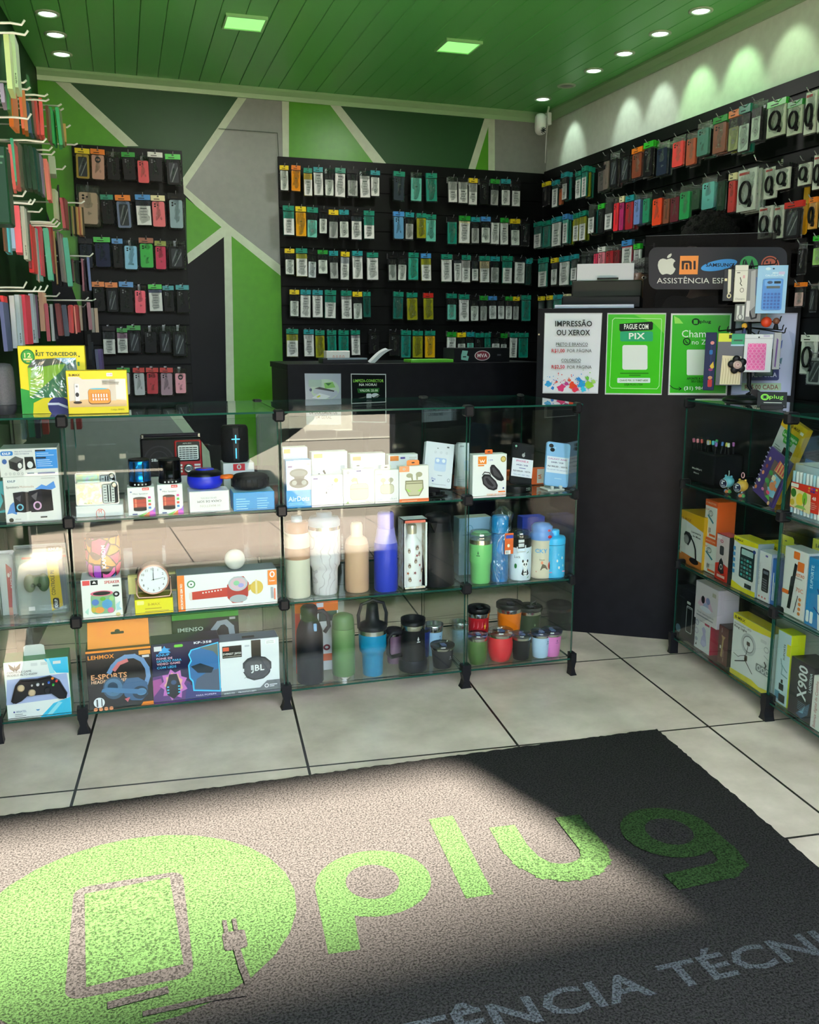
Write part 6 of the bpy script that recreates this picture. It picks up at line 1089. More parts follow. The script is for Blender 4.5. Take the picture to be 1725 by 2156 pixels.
e, R, H_ = vessel('white bottle with panda print and black flip lid', (1073, 1116, 1114, 1224), ZL, [('body', '#d8e6f4', .35, 0, [(.95, 0), (1, .03), (1, .64), (.96, .66)]), ('collar', '#17181b', .35, 0, [(.94, .66), (.95, .78), (.9, .84)]), ('lid', CL2, .2, 0, [(.86, .82), (.88, .92), (.8, .98), (0, 1)])], 'panda_bottle', 'bottle', prints=[('panda_print', [('t', 'Luck', -.95, .46, .05, '#2a3030', .55), ('e', .05, .33, .26, .08, '#f2f4f6'), ('e', -.17, .40, .08, .03, '#17181a'), ('e', .28, .40, .08, .03, '#17181a'), ('e', -.05, .335, .06, .025, '#17181a'), ('e', .15, .335, .06, .025, '#17181a'), ('e', .05, .30, .025, .01, '#17181a'), ('e', .05, .19, .20, .085, '#f0f2f4'), ('p', [(-.30, .14), (-.16, .25), (-.06, .17), (.05, .20), (.16, .17), (.26, .25), (.40, .14), (.25, .11), (.05, .13), (-.15, .11)], '#17181a'), ('e', -.80, .30, .12, .05, '#1f7a3a'), ('p', [(.1, .55), (.35, .60), (.3, .57)], '#2f7a3a'), ('p', [(.2, .05), (.4, .10), (.35, .06)], '#3a8a4a')], 1.0)])
m = MB(); m.box(-R * .75, -R * .05, -R * 1.08, -R * .7, H_ * .66, H_ * .86, M('#1c1d20', .3), .003); m.box(-R * .68, -R * .12, -R * 1.12, -R * 1.05, H_ * .69, H_ * .76, M('#dfe2e6', .3), .002); m.box(-R * .68, -R * .12, -R * 1.12, -R * 1.05, H_ * .78, H_ * .84, M('#dfe2e6', .3), .002)
m.tube([(-R * .75, -R * 1.0, H_ * .70), (-R * .72, -R * 1.08, H_ * .60), (R * .0, -R * 1.08, H_ * .60), (R * .05, -R * 1.0, H_ * .72)], .0022, M('#e4e6ea', .3), 8); m.obj('latch', e)
e, R, H_ = vessel('cream and blue children\'s bottle with red button lid in film', (1117, 1160, 1100, 1220), ZL, [('body', '#d6cdb8', .4, 0, [(.92, 0), (.98, .03), (.98, .18), (.90, .28), (.90, .62), (.96, .70)]), ('lid', '#6a98e0', .35, 0, [(1, .70), (1.04, .74), (1.04, .80), (.9, .83), (.95, .86), (.95, .93), (.7, .98), (0, 1)])], 'kids_bottle', 'bottle', prints=[('print', [('t', 'CKY RA', -1.0, .48, .07, '#5aa8e0', 2.0, 'b'), ('t', 'Snuss', -.6, .34, .03, '#3a3430', .5), ('p', [(-.5, .16), (-.3, .28), (.0, .25), (.2, .17)], '#6a5c4c'), ('e', .55, .24, .33, .085, '#d04830'), ('e', .55, .22, .20, .055, '#241c1a'), ('p', [(-.9, .14), (.95, .16), (.9, .13), (-.85, .12)], '#d86a60'), ('e', -.35, .30, .10, .03, '#f0906a'), ('p', [(.5, .32), (.6, .37), (.62, .33)], '#4a6a2a')], .985)])
m = MB(); m.ball((R * .25, -R * .95, H_ * .88), (.006, .003, .004), M('#d82434', .3), 12); m.ball((R * .3, -R * 1.02, H_ * .77), (.008, .003, .006), M('#d82434', .3), 12); m.obj('red_button', e)
e, R, H_ = vessel('sky blue sports bottle with small flower print, rightmost', (1161, 1203, 1114, 1218), ZL, [('body', '#3fb0e4', .35, 0, [(.95, 0), (1, .03), (1, .16), (.97, .18), (.97, .70)]), ('lid', '#35b4f0', .35, 0, [(.99, .71), (.99, .82), (.90, .86), (.45, .88), (.42, .90), (.42, .98), (.36, 1), (0, 1)])], 'sports_bottle', 'bottle', prints=[('flower_print', sum([[('e', a + .05 * cos(k * 1.257), b + .018 * sin(k * 1.257), .035, .013, c) for k in range(5)] + [('e', a, b, .02, .008, '#f0d060')] for a, b, c in ((-.15, .38, '#f0f4f8'), (.3, .44, '#d8ecf8'), (.0, .24, '#f0e8f0'), (.35, .28, '#8ad0f0'), (-.1, .52, '#58c4f4'))], []) + [('p', [(-.8, .14), (.6, .16), (.6, .14), (-.8, .12)], '#d88ab0')], .985)])
# ------------------------------------------------------------------ printed sheets on the counters
def sheet(name, label, P, quad, c, ops, o, s, cat='poster', group=None, th=.0012, film=True, part='print'):
    cv0 = lambda x, y: P.uv(o[0] + x / s, o[1] + y / s)
    Q = [cv0(*p) for p in quad]; mx = sum(p[0] for p in Q) / len(Q); mz = min(p[1] for p in Q)
    cv = lambda x, y: (cv0(x, y)[0] - mx, cv0(x, y)[1] - mz)
    m = MB(); m.prism([cv(*p) for p in quad][::-1], -th, 0, M(c, .12 if film else .5)); ob = tag(m.obj(name, None, wl(P, mx, mz), P.yaw), label, cat, group)
    if ops:
        d_ = MB(); decals(d_, ops, cv, -th - .0001, 1, -1, rough=.15 if film else .5); d_.obj(part, ob)
    return ob
CF = CTR.off(.0006); OC, SC = (1105, 480), 2.782
rr = random.Random(9)
spl = []
for x, y, r_, c in ((140, 915, 22, '#3aa0e0'), (165, 938, 12, '#3a7ad0'), (215, 938, 26, '#d83a7a'), (245, 915, 14, '#b03a8a'), (280, 925, 26, '#e0442c'), (300, 945, 18, '#e03a5a'), (335, 915, 30, '#2a9ade'), (345, 945, 18, '#3ac0e8'), (380, 920, 26, '#8ac83a'), (405, 900, 14, '#a0d06a'), (265, 890, 10, '#e05a4a'), (320, 885, 12, '#3a8ad8'), (370, 880, 12, '#6ab84a'), (190, 900, 8, '#d84a4a')):
    k = 14; spl.append(('p', [(x + r_ * rr.uniform(.55, 1.25) * cos(2 * pi * i / k), y + r_ * rr.uniform(.5, 1.1) * sin(2 * pi * i / k)) for i in range(k)], c))
    for _ in range(5):
        a, b = rr.uniform(-38, 38), rr.uniform(-50, 14); spl.append(('e', max(112, min(424, x + a)), max(830, min(952, y + b)), rr.uniform(1.5, 4), rr.uniform(1.5, 4), c))
sheet('price_poster', 'white laminated poster for printing and copies, leftmost on the angled counter', CF, [(118, 498), (455, 498), (430, 970), (105, 968)], '#c9cbd6', [('p', [(122, 503), (452, 505), (428, 963), (109, 960)], '#e4e6f2')] + spl +
 [('t', 'IMPRESSÃO', 182, 576, 31, '#33343c', 216, 'b'), ('t', 'OU XEROX', 191, 628, 31, '#33343c', 195, 'b'), ('t', 'PRETO E BRANCO', 187, 690, 19, '#33343c', 186), ('r', 187, 693, 373, 695, '#33343c'), ('t', 'R$1,00', 162, 728, 20, '#c8304a', 76, 'b'), ('t', 'POR PÁGINA', 253, 728, 19, '#44464e', 142), ('t', 'COLORIDO', 218, 784, 19, '#33343c', 115), ('r', 218, 787, 333, 789, '#33343c'), ('t', 'R$2,50', 162, 822, 20, '#c8304a', 76, 'b'), ('t', 'POR PÁGINA', 253, 823, 19, '#44464e', 142)], OC, SC)
GRN = '#38b81c'
sheet('price_poster', 'bright green laminated poster inviting payment, second on the angled counter', CF, [(485, 498), (830, 498), (803, 978), (470, 975)], '#c4cccc', [('p', [(490, 506), (826, 506), (800, 970), (476, 967)], '#3fc01e'), ('p', [(640, 508), (826, 506), (818, 620), (760, 560)], '#6ad03a')] +
 [('l', [(528, 528), (800, 532), (803, 540), (788, 925), (775, 942), (510, 938), (498, 925), (515, 540), (528, 528)], 1.6, '#bfeab0'), ('p', [(556, 562), (745, 548), (753, 556), (751, 592), (744, 598), (562, 606), (555, 598)], '#1f2624'), ('t', 'PAGUE COM', 583, 592, 29, '#eef4ee', 142, 'b'), ('q', 560, 606, 752, 664, 10, '#2aa676'), ('t', 'PIX', 611, 650, 35, '#f4faf4', 94, 'b'),
  ('q', 573, 686, 720, 830, 12, '#e6ecec'), ('r', 560, 848, 726, 853, '#2a7a1c'), ('r', 612, 860, 680, 865, '#2a7a1c'), ('q', 543, 878, 736, 907, 5, '#dcecec'), ('t', 'CHAVE PIX: 31 9 8457-6830', 557, 898, 11, '#4a6a3a', 165, 'b'), ('t', 'LOJA PLUG LTDA', 585, 922, 11, '#1c5a14', 107, 'b')], OC, SC)
sheet('price_poster', 'green laminated chat contact poster half behind the accessory stand, third on the counter', CF, [(858, 500), (1215, 500), (1185, 980), (840, 978)], '#c4cccc', [('p', [(864, 507), (1208, 507), (1180, 972), (847, 970)], '#e6f2e6'), ('p', [(867, 510), (1204, 510), (1177, 968), (850, 966)], '#35b224'), ('p', [(875, 515), (905, 530), (930, 560), (880, 560)], '#8fdc5a'),
 ('e', 1003, 549, 24, 20, '#15301a'), ('q', 990, 538, 1014, 562, 3, '#35b224'), ('t', 'plug', 1028, 556, 17, '#15301a', 64, 'b'), ('t', 'Chama', 921, 640, 42, '#eaf6ea', 170), ('o', 950, 665, 19, 19, 3.2, '#15301a'), ('l', [(943, 658), (946, 668), (956, 674)], 3, '#15301a'), ('t', 'no Zap', 980, 682, 28, '#eaf6ea', 120), ('q', 950, 712, 1098, 862, 8, '#e2f0ea'), ('t', 'APONTE A CÂMERA', 950, 888, 13, '#15301a', 150, 'b'), ('t', 'SEU CELULAR', 976, 904, 12, '#15301a', 100, 'b'), ('t', '(31) 98457', 934, 947, 19, '#eaf6ea', 150, 'b'), ('l', [(852, 922), (868, 936), (890, 943), (916, 941)], 2, '#15301a'), ('l', [(904, 932), (918, 941), (904, 950)], 2, '#15301a')], OC, SC)
sheet('price_poster', 'lavender laminated poster with brown price, rightmost on the angled counter', CF, [(1240, 498), (1600, 498), (1558, 982), (1208, 978)], '#9fa6c4', [('p', [(1246, 506), (1594, 506), (1552, 974), (1214, 970)], '#b4bbdc'), ('p', [(1545, 600), (1580, 620), (1572, 700)], '#a4abd0'), ('p', [(1470, 690), (1512, 655), (1506, 700), (1482, 740)], '#3a58b0'), ('p', [(1480, 770), (1510, 760), (1502, 800)], '#3a6a7a'), ('r', 1470, 800, 1496, 806, '#24306a'), ('r', 1470, 820, 1496, 826, '#24306a'), ('q', 1300, 790, 1490, 893, 14, '#27356e'), ('t', 'RECARGA', 1332, 872, 26, '#c4cce8', 145, 'b'), ('q', 1270, 908, 1502, 952, 4, '#a8c4a0'), ('t', 'R$5,00 CADA', 1290, 944, 26, '#7a4a34', 196, 'b')], OC, SC)
DF = DESK.off(.0006); OD, SD = (580, 760), 4.3125
sheet('service_sheet', 'pale sheet with grey printer picture on the dark desk front', DF, [(265, 113), (595, 115), (598, 580), (282, 578)], '#b4bacb', [('e', 450, 260, 130, 95, '#c0d4c4'), ('p', [(345, 262), (400, 240), (560, 272), (568, 300), (500, 345), (345, 290)], '#b8bed0'), ('p', [(352, 250), (400, 236), (535, 268), (530, 280)], '#3a3e48'), ('p', [(330, 335), (400, 292), (500, 318), (440, 356)], '#e0e4ec'), ('p', [(372, 325), (400, 310), (412, 318), (384, 334)], '#d0d040'), ('p', [(440, 200), (520, 190), (545, 240), (450, 250)], '#8ac46a'), ('p', [(450, 200), (480, 225), (512, 200)], '#2f6a3a'), ('q', 300, 170, 420, 235, 8, '#a8c0b8'), ('e', 320, 262, 12, 14, '#30406a'), ('t', 'DIGITALIZAÇÃO', 325, 425, 28, '#3a3e4c', 220, 'b'), ('t', 'DE DOCUMENTOS', 310, 482, 26, '#3a3e4c', 250, 'b'), ('t', 'EM GERAL', 366, 523, 26, '#3a3e4c', 142, 'b')], OD, SD, cat='notice')
sheet('service_sheet', 'black framed cleaning offer sheet with green lettering on desk front', DF, [(685, 115), (1004, 118), (1008, 560), (694, 556)], '#d4d8d8', [('p', [(692, 123), (997, 126), (1000, 552), (700, 548)], '#15191a'), ('t', 'LIMPEZA-CONECTOR', 706, 192, 25, '#9adf5a', 276, 'b'), ('t', 'NA HORA!', 760, 226, 22, '#e8ece8', 160, 'b'), ('p', [(742, 250), (944, 245), (938, 286), (750, 290)], '#2f6a34'), ('t', 'VALOR: 25.00', 765, 277, 20, '#e0f0d8', 164, 'b'), ('q', 826, 296, 872, 420, 10, '#d4d8e0'), ('e', 905, 312, 34, 20, '#d4d8e0'), ('p', [(700, 350), (820, 322), (822, 330), (700, 362)], '#5a625a'), ('p', [(880, 335), (940, 305), (950, 312), (890, 345)], '#5a625a')], OD, SD, cat='notice')

# ------------------------------------------------------------------ sign, shield and printer on the angled counter
sx0, sx1 = CTR.uv(1353, 640)[0], CTR.uv(1690, 640)[0]; zt = CTR.uv(1500, 493)[1]
m = MB(); m.box(sx0, sx1, .004, .008, ZP + .0005, zt, SMOKE); sh = m.obj('acrylic_shield', None, tuple(CTR.p), CTR.yaw); tag(sh, 'smoked acrylic shield standing on the angled counter behind the brand sign', 'shield')
m = MB(); m.box(sx0, sx1, .0035, .0085, zt, zt + .001, M('#4a4c50', .3)); m.obj('polished_edge', sh)
SG = CTR.off(-.0034); os_, ss = (1320, 420), 7.1875
def appl(x, y): return (470 + x * 2.70, 1140 - y * 2.5)
body = [(28, 0), (20, 4), (10, 18), (3, 38), (0, 58), (4, 80), (14, 93), (28, 98), (40, 96), (50, 92), (60, 96), (76, 100), (90, 94), (99, 82), (90, 74), (86, 60), (90, 46), (100, 36), (94, 20), (84, 6), (72, 0), (60, 4), (50, 6), (40, 4)]
leaf = [(52, 101), (54, 112), (62, 122), (76, 130), (78, 120), (72, 108), (62, 102)]
sgn = [('p', [appl(*p) for p in body], '#dcdcd8'), ('p', [appl(*p) for p in leaf], '#dcdcd8'), ('p', [(810, 855), (1088, 852), (1072, 1133), (793, 1135)], '#f09030'), ('r', 832, 930, 866, 1060, '#3c2c2c'), ('q', 832, 928, 985, 1000, 40, '#3c2c2c'), ('r', 950, 960, 984, 1060, '#3c2c2c'), ('q', 872, 962, 946, 1050, 12, '#f09030'), ('r', 868, 990, 948, 1062, '#f09030'), ('r', 892, 980, 926, 1060, '#3c2c2c'), ('r', 1010, 930, 1044, 1060, '#3c2c2c'),
 ('p', [(1397 + 278 * cos(t) * cos(.19) + 78 * sin(t) * sin(.19), 995 - 278 * cos(t) * sin(.19) + 78 * sin(t) * cos(.19)) for t in [2 * pi * i / 40 for i in range(40)]], '#2a94e8'), ('t', 'SAMSUNG', 1198, 1018, 52, '#12203a', 408, 'b'),
 ('e', 1848, 992, 137, 137, '#2aa24c'), ('p', [(1755, 1065), (1800, 900), (1848, 1030), (1896, 900), (1945, 1065), (1900, 1030), (1890, 980), (1848, 1090), (1806, 980), (1795, 1030)], '#2b2b33'), ('e', 2170, 992, 137, 137, '#d85a34'), ('o', 2170, 992, 108, 108, 9, '#3a2a2a'), ('e', 2120, 950, 18, 18, '#3a2a2a'), ('r', 2165, 940, 2182, 1040, '#3a2a2a'), ('r', 2165, 1026, 2215, 1042, '#3a2a2a'), ('t', 'ASSISTÊNCIA ESPECIALIZADA', 456, 1270, 82, '#dcdcdc', 1800)]
sheet('brand_sign', 'dark grey rounded repair sign with five phone brand emblems', SG, rrect(333, 722, 2425, 1360, 130)[::-1], '#34333c', sgn, os_, ss, cat='sign', th=.003, film=False)
PR = CTR.off(-.06); l, r_, t = PR.at(1200, 640), PR.at(1350, 640), PR.at(1270, 585); W_ = (r_ - l).dot(PR.a)
pr = tag(empty('printer', tuple(Vector((((l + r_) / 2).x, ((l + r_) / 2).y, ZP + .0005))), PR.yaw), 'black printer with upright paper tray on the angled counter', 'printer'); H_ = t.z - ZP
m = MB(); m.box(-W_ * .62, W_ * .5, .0, .20, 0, H_ * .42, M('#121316', .45), .006); m.obj('body', pr)
m = MB(); m.box(-W_ * .5, W_ * .5, .05, .066, H_ * .30, H_, M('#34332f', .5), .006, Matrix.Rotation(math.radians(-6), 4, 'X')); m.box(-W_ * .14, W_ * .16, .052, .062, H_ - .004, H_ + .003, M('#1c1c1c', .5)); m.obj('paper_support', pr)
def paper(name, lab, x0, x1, y0, y1, off, zb):
    P = CTR.off(off); a, b, t = P.at(x0, y1), P.at(x1, y1), P.at(x0, y0); h = t.z - zb; m = MB(); w_ = (b - a).dot(P.a); m.box(-w_ / 2, w_ / 2, 0, .006, 0, h, M('#dcdcea', .6), .0008)
    return tag(m.obj(name, None, ((a.x + b.x) / 2, (a.y + b.y) / 2, zb), P.yaw), lab, 'paper')
paper('paper_stack', 'upright stack of white paper in the printer tray', 1215, 1335, 556, 583, -.136, PR.off(-.076).at(1275, 600).z)
q_ = CTR.off(-.02); a, b = q_.at(1168, 644), q_.at(1335, 644); m = MB(); w_ = (b - a).dot(q_.a); m.box(-w_ / 2, w_ / 2, 0, .035, 0, .014, M('#c8cfe8', .6), .001)
tag(m.obj('paper_stack', None, ((a.x + b.x) / 2, (a.y + b.y) / 2, ZP + .0006), CTR.yaw), 'flat pale stack of paper lying in front of the printer', 'paper')

# ------------------------------------------------------------------ things on the dark desk
def desk_at(x, y, d_=.12): return Plane((0, 4.0 + d_), 0).at(x, y)
pbox('small white card box lying on the desk', (688, 737, 739, 757), ZD, Y=4.12, depth=.06, c='#e4e2e0', ops=[('o', .3 + .14 * i, .5, .03, .12, .01, '#d89a90') for i in range(4)])
pbox('flat dark tray with pale edge under the white card box', (680, 775, 754, 762), ZD, Y=4.08, depth=.10, c='#202226', ops=[('r', .1, .7, .98, 1, '#8a9aa8')], name='tray', cat='tray')
p0, p1, p2 = desk_at(800, 764, .1), desk_at(833, 734, .1), desk_at(788, 764, .1); m = MB(); V = []; F = []
for i in range(9):
    u = i / 8; x = -.02 + .085 * u; z = (.062 * sin(u * 1.35)); V += [(x, 0, z), (x + .004, .055, z + .004), ]
for i in range(8): F.append((2 * i, 2 * i + 2, 2 * i + 3, 2 * i + 1))
F2 = [tuple(j + len(V) for j in q[::-1]) for q in F]
m.add(V + [(a, b, c + .001) for a, b, c in V], F + F2, M('#ccd2d6', .5), True); 
T_ = [(V[i * 2][0], V[i * 2][2]) for i in range(9)]; m.prism([(a - .0, b) for a, b in T_] + [(a + .022, b - .001) for a, b in T_[::-1]], -.004, .0, M('#c4cace', .5))
tag(m.obj('curled_paper', None, (p2.x, 4.10, ZD + .0006)), 'curling white strip of paper rising from the desk', 'paper')
pbox('flat bright green folder lying on the desk', (866, 955, 757, 764), ZD, Y=4.06, depth=.12, c='#5ab02c', name='folder', cat='folder')
mv = pbox('black cash drawer box with white teal and red stickers', (957, 1073, 733, 764), ZD, Y=4.07, depth=.16, c='#17181c', name='cash_box', cat='cash box', ops=[('p', [(.12, .18), (.24, .10), (.26, .40), (.22, .48), (.24, .80), (.14, .84), (.12, .5)], '#7fb8b0'), ('r', .15, .34, .21, .42, '#17181c'), ('e', .50, .46, .14, .36, '#d8d0d0'), ('e', .50, .46, .125, .31, '#7a2434'), ('t', 'MVA', .41, .34, .26, '#f0ecec', .18, 'b'), ('r', .77, .44, .84, .56, '#4a4c52')])

# ------------------------------------------------------------------ boxes standing on top of the long case
ZTOP = ZT + .0105
kt = pbox('yellow fan kit carton with green and yellow flag in its window', (47, 187, 728, 868), ZTOP, Y=3.02, depth=.075, c='#e8d818', side='#b8a814', ops=[('p', [(0, .0), (1, .0), (1, .10), (0, .38)], '#1f9a3a'), ('p', [(.16, .0), (.55, .0), (.72, .12), (.44, .28), (.18, .16)], '#e8d818'), ('e', .56, .1, .17, .15, '#1c2470'), ('l', [(.40, .14), (.55, .14), (.72, .07)], .018, '#d4d8e8'),
 ('e', .145, .84, .105, .11, '#1f7a24'), ('e', .145, .84, .085, .09, '#3aa038'), ('t', '12', .095, .83, .065, '#f0e8a0', .10, 'b'), ('r', .08, .79, .21, .815, '#e8e0a0'), ('r', .12, .76, .17, .78, '#c8b040'), ('t', 'KIT TORCEDOR', .265, .85, .055, '#24481c', .62, 'b'), ('r', .88, .70, .91, .76, '#2a7a3a'), ('r', .27, .91, .29, .94, '#3a3a2a'), ('r', .9, .83, .92, .85, '#2a4a2a')])
m = MB(); W_, H_ = kt.W, kt.H; cv = lambda u, v: ((u - .5) * W_, v * H_)
decals(m, [('p', [(.13, .23), (.13, .70), (.24, .80), (.86, .82), (.87, .24)], '#2a7a50'), ('p', [(.13, .23), (.13, .70), (.70, .73), (.62, .62)], '#7fb828'), ('p', [(.13, .25), (.62, .62), (.70, .73), (.13, .66)], '#8cc42c'), ('p', [(.24, .80), (.13, .68), (.40, .70), (.70, .76), (.60, .82)], '#4c5448'), ('p', [(.55, .82), (.72, .72), (.86, .82)], '#8ab8dc'), ('p', [(.72, .70), (.86, .78), (.87, .62), (.74, .66)], '#5a7a74'), ('p', [(.66, .74), (.86, .82), (.86, .79)], '#c8dce8')], cv, -.0016, H_ / W_); m.add([(cv(a, b)[0], -.0035, cv(a, b)[1]) for a, b in ((.13, .23), (.87, .24), (.86, .82), (.20, .80))], [(0, 1, 2, 3)], BAG); m.obj('window', kt.o)
pbox('yellow and white desk clock carton with orange wooden clock picture', (144, 272, 780, 868), ZTOP, Y=2.965, depth=.07, c='#e8d41c', side='#c4b018', ops=[('p', [(.03, .86), (.20, .86), (.26, .80), (.97, .80), (.97, .16), (.03, .16)], '#ddd6cc'), ('p', [(.03, .16), (.97, .16), (.97, .30), (.5, .36), (.03, .30)], '#d8b888'), ('r', .70, .30, .80, .80, '#ccc4b8'), ('r', .80, .34, .97, .80, '#e6e2dc'), ('t', 'B-MAX', .05, .875, .05, '#4a3a10', .18, 'b'), ('q', .66, .86, .76, .94, .01, '#f0e4ec'), ('t', '21,00', .675, .885, .035, '#c03a6a', .075), ('q', .34, .22, .71, .58, .06, '#4a3020'), ('q', .345, .24, .705, .58, .06, '#e09438'), ('r', .38, .30, .68, .48, '#d0822c'), ('e', .52, .575, .15, .015, '#50b8d8')] +
 [('r', .41 + .045 * i, .38, .43 + .045 * i, .46, '#f4f0ec') for i in range(6)] + [('r', .41 + .045 * i, .31, .435 + .045 * i, .36, '#f0ecec') for i in range(6)] + [('r', .13, .30, .20, .70, '#e8e8ea'), ('e', .165, .45, .03, .05, '#3a3a40'), ('r', .15, .62, .18, .66, '#8a8a90'), ('e', .165, .27, .07, .03, '#3a3430')] + lines(.58, .88, .75, .035, 3, '#8a847c', .012) + [('t', 'Código: BM893', .70, .075, .035, '#6a5c10', .22)])
P_ = Plane((0, 2.99), 0); a, b, t = P_.at(-27, 858), P_.at(33, 858), P_.at(0, 766); R = (b.x - a.x) / 2; H_ = t.z - ZTOP
e = tag(empty('table_speaker', ((a.x + b.x) / 2, 2.99 + R, ZTOP + .0004)), 'dark grey rounded speaker cut by the left edge on top of the case', 'speaker')
m = MB(); m.lathe([(R * .80, 0), (R * .95, H_ * .06), (R, H_ * .16), (R, H_ * .19)], M('#33353c', .4), 40); m.obj('base_ring', e)
m = MB(); m.lathe([(R * .985, H_ * .195), (R * .99, H_ * .22), (R * .98, H_ * .80), (R * .92, H_ * .92), (R * .75, H_ * .985), (R * .4, H_), (0, H_)], noisy('grey_fabric', '#46484f', '#54565e', 250, .6), 40); m.obj('fabric_body', e)

# ------------------------------------------------------------------ goods in the right-hand case
RC = Plane((ER.x, ER.y), RYAW); o1, s1 = (1385, 820), 5.0735; o2 = (1385, 1180)
def rbox(label, bb, org, z, dpt, depth, **k):
    x0, x1, y0, y1 = bb; return pbox(label, (org[0] + x0 / s1, org[0] + x1 / s1, org[1] + y0 / s1, org[1] + y1 / s1), z, depth=depth, P=RC.off(-dpt), **k)
mbg = rbox('black fabric marker case with small white lettering', (318, 585, 665, 1075), o1, ZM, .06, .12, c='#15161a', ops=[('t', 'MetMart', .15, .40, .06, '#d8d8d8', .40, 'b'), ('t', '80pcs', .22, .27, .05, '#c8c8c8', .22, 'b')], name='marker_case', cat='case', rough=.8, b=.006)
rr = random.Random(4); PC = ['#d86a8a', '#e0889c', '#d85a5a', '#d8b04a', '#c8c04a', '#58c8d8', '#5ab0e0', '#4a7ad0', '#d8c850', '#d8e0d0', '#5ac86a', '#8a6ac0', '#b0b8c8', '#c06ac0', '#6a9ad8']
for i in range(14):
    u, v = rr.uniform(-.42, .42) * mbg.W if i > 9 else (-.45 + .1 * i) * mbg.W, .012 + (.09 * rr.random() if i > 9 else .004 + .05 * i / 10)
    m = MB(); m.lathe([(.0035, 0), (.0035, .034)], M('#1c1d20', .4), 10); m.lathe([(.0048, .034), (.0052, .04), (.0052, .046), (.004, .049)], M(PC[i], .35), 12)
    loc = mbg.o.matrix_basis @ Vector((u, v, mbg.H - .006)); o = m.obj('marker_pen', None, loc); o.rotation_euler = (rr.uniform(-.1, .1), rr.uniform(-.15, .2), 0)
    tag(o, 'marker pen with %s cap, %s in the black marker case' % (colour_word(PC[i]), ORD[i + 1]), 'pen', 'marker pens')
def toy(label, px, py, c, c2, ring):
    b = RC.off(-.035).at(px, py); R = .018; e = tag(empty('capsule_keyring', (b.x, b.y, ZM + .0005), RYAW + .35), label, 'keyring', 'capsule keyrings')
    m = MB(); m.lathe([(R * .8, 0), (R * .95, .004), (R, .012), (R * .85, .026)], CLEAR, 20); m.obj('clear_base', e)
    m = MB(); 
    for k, cc in enumerate(('#5ac06a', '#e0a04a', '#4aa0d8', '#e0784a')): m.ball((.008 * cos(k * 1.6), .008 * sin(k * 1.6), .010), .0065, M(cc, .4), 10)
    m.obj('toy_beads', e)
    m = MB(); m.ball((0, 0, .045), (R * 1.15, R * 1.1, R * 1.1), M(c, .4), 20)
    for s in (-1, 1): m.ball((s * .012, 0, .064), .0045, M(c, .4), 10)
    m.obj('head', e)
    m = MB(); m.lathe([(.0155, 0), (.0155, .001)], M('#e8e8ec', .4), 24, Matrix.Translation((-.002, -R * 1.25, .040)) @ Matrix.Rotation(pi / 2, 4, 'X')); m.lathe([(.0145, 0), (.0145, .0014)], M('#1c2044', .4), 24, Matrix.Translation((-.002, -R * 1.25, .040)) @ Matrix.Rotation(pi / 2, 4, 'X'))
    decals(m, [('r', -.009, .046, .004, .050, '#e8ecf4'), ('r', -.010, .038, -.003, .044, '#e8ecf4')] + [('r', -.010, .034 - .003 * i, .007, .0352 - .003 * i, '#c0c8d8') for i in range(3)], lambda x, y: (x, y), -R * 1.25 - .0016); m.obj('round_tag', e)
    m = MB(); m.tube([(.006 * sin(t), 0, .072 + .009 * (1 - cos(t))) for t in [2 * pi * i / 14 for i in range(15)]] if ring else [(0, 0, .063), (.001, 0, .075), (0, 0, .084)], .0016, M(c2, .4), 6); m.obj('loop', e)
toy('aqua capsule keyring with round navy tag beside the marker case', 1532, 1046, '#6ab8d0', '#b8d8d0', 0); toy('yellow capsule keyring with pink loop and round navy tag', 1561, 1056, '#d0a844', '#e0a8b8', 1)
def leaner(label, px, py, W_, H_, roll, lean, dpt, c, ops, name, cat, depth=.012, side=None):
    b = RC.off(-dpt).at(px, py); m = MB(); m.box(-W_ / 2, W_ / 2, 0, depth, 0, H_, M(side or c, .35), .001, None, M(c, .35)); zz = ZM + W_ / 2 * abs(sin(roll)) + .0008
    o = tag(m.obj(name, None, (b.x, b.y, zz), RYAW), label, cat); o.rotation_euler = (-lean, roll, RYAW); o.rotation_mode = 'XYZ'
    d_ = MB(); decals(d_, ops, lambda u, v: ((u - .5) * W_, v * H_), -.0003, H_ / W_); d_.obj('printed_front', o); return o
leaner('tall yellow and grey writing tablet carton leaning back in the right case', 1611, 1046, .135, .27, .30, .16, .085, '#c4c8ca', [('p', [(0, 1), (1, 1), (1, .70), (.60, .84), (0, .86)], '#e6b818'), ('p', [(.85, 0), (1, 0), (1, .75), (.85, .80)], '#d8a81c'), ('t', 'B-MAX', .42, .91, .035, '#40320c', .34, 'b'), ('r', .80, .90, .93, .935, '#f0e0e0'), ('q', .20, .76, .86, .85, .05, '#3a9a34'), ('q', .32, .70, .70, .78, .05, '#3a9a34'), ('t', 'Lousa mágica', .23, .785, .035, '#eef6ea', .6, 'b'), ('t', 'Tela LCD', .36, .725, .03, '#eef6ea', .3), ('q', .46, .30, .84, .66, .03, '#3a2420'), ('q', .49, .32, .81, .62, .02, '#16181c')] + lines(.1, .42, .62, .03, 4, '#5a6064', .008), 'product_box', 'box', .02, '#d8a81c')
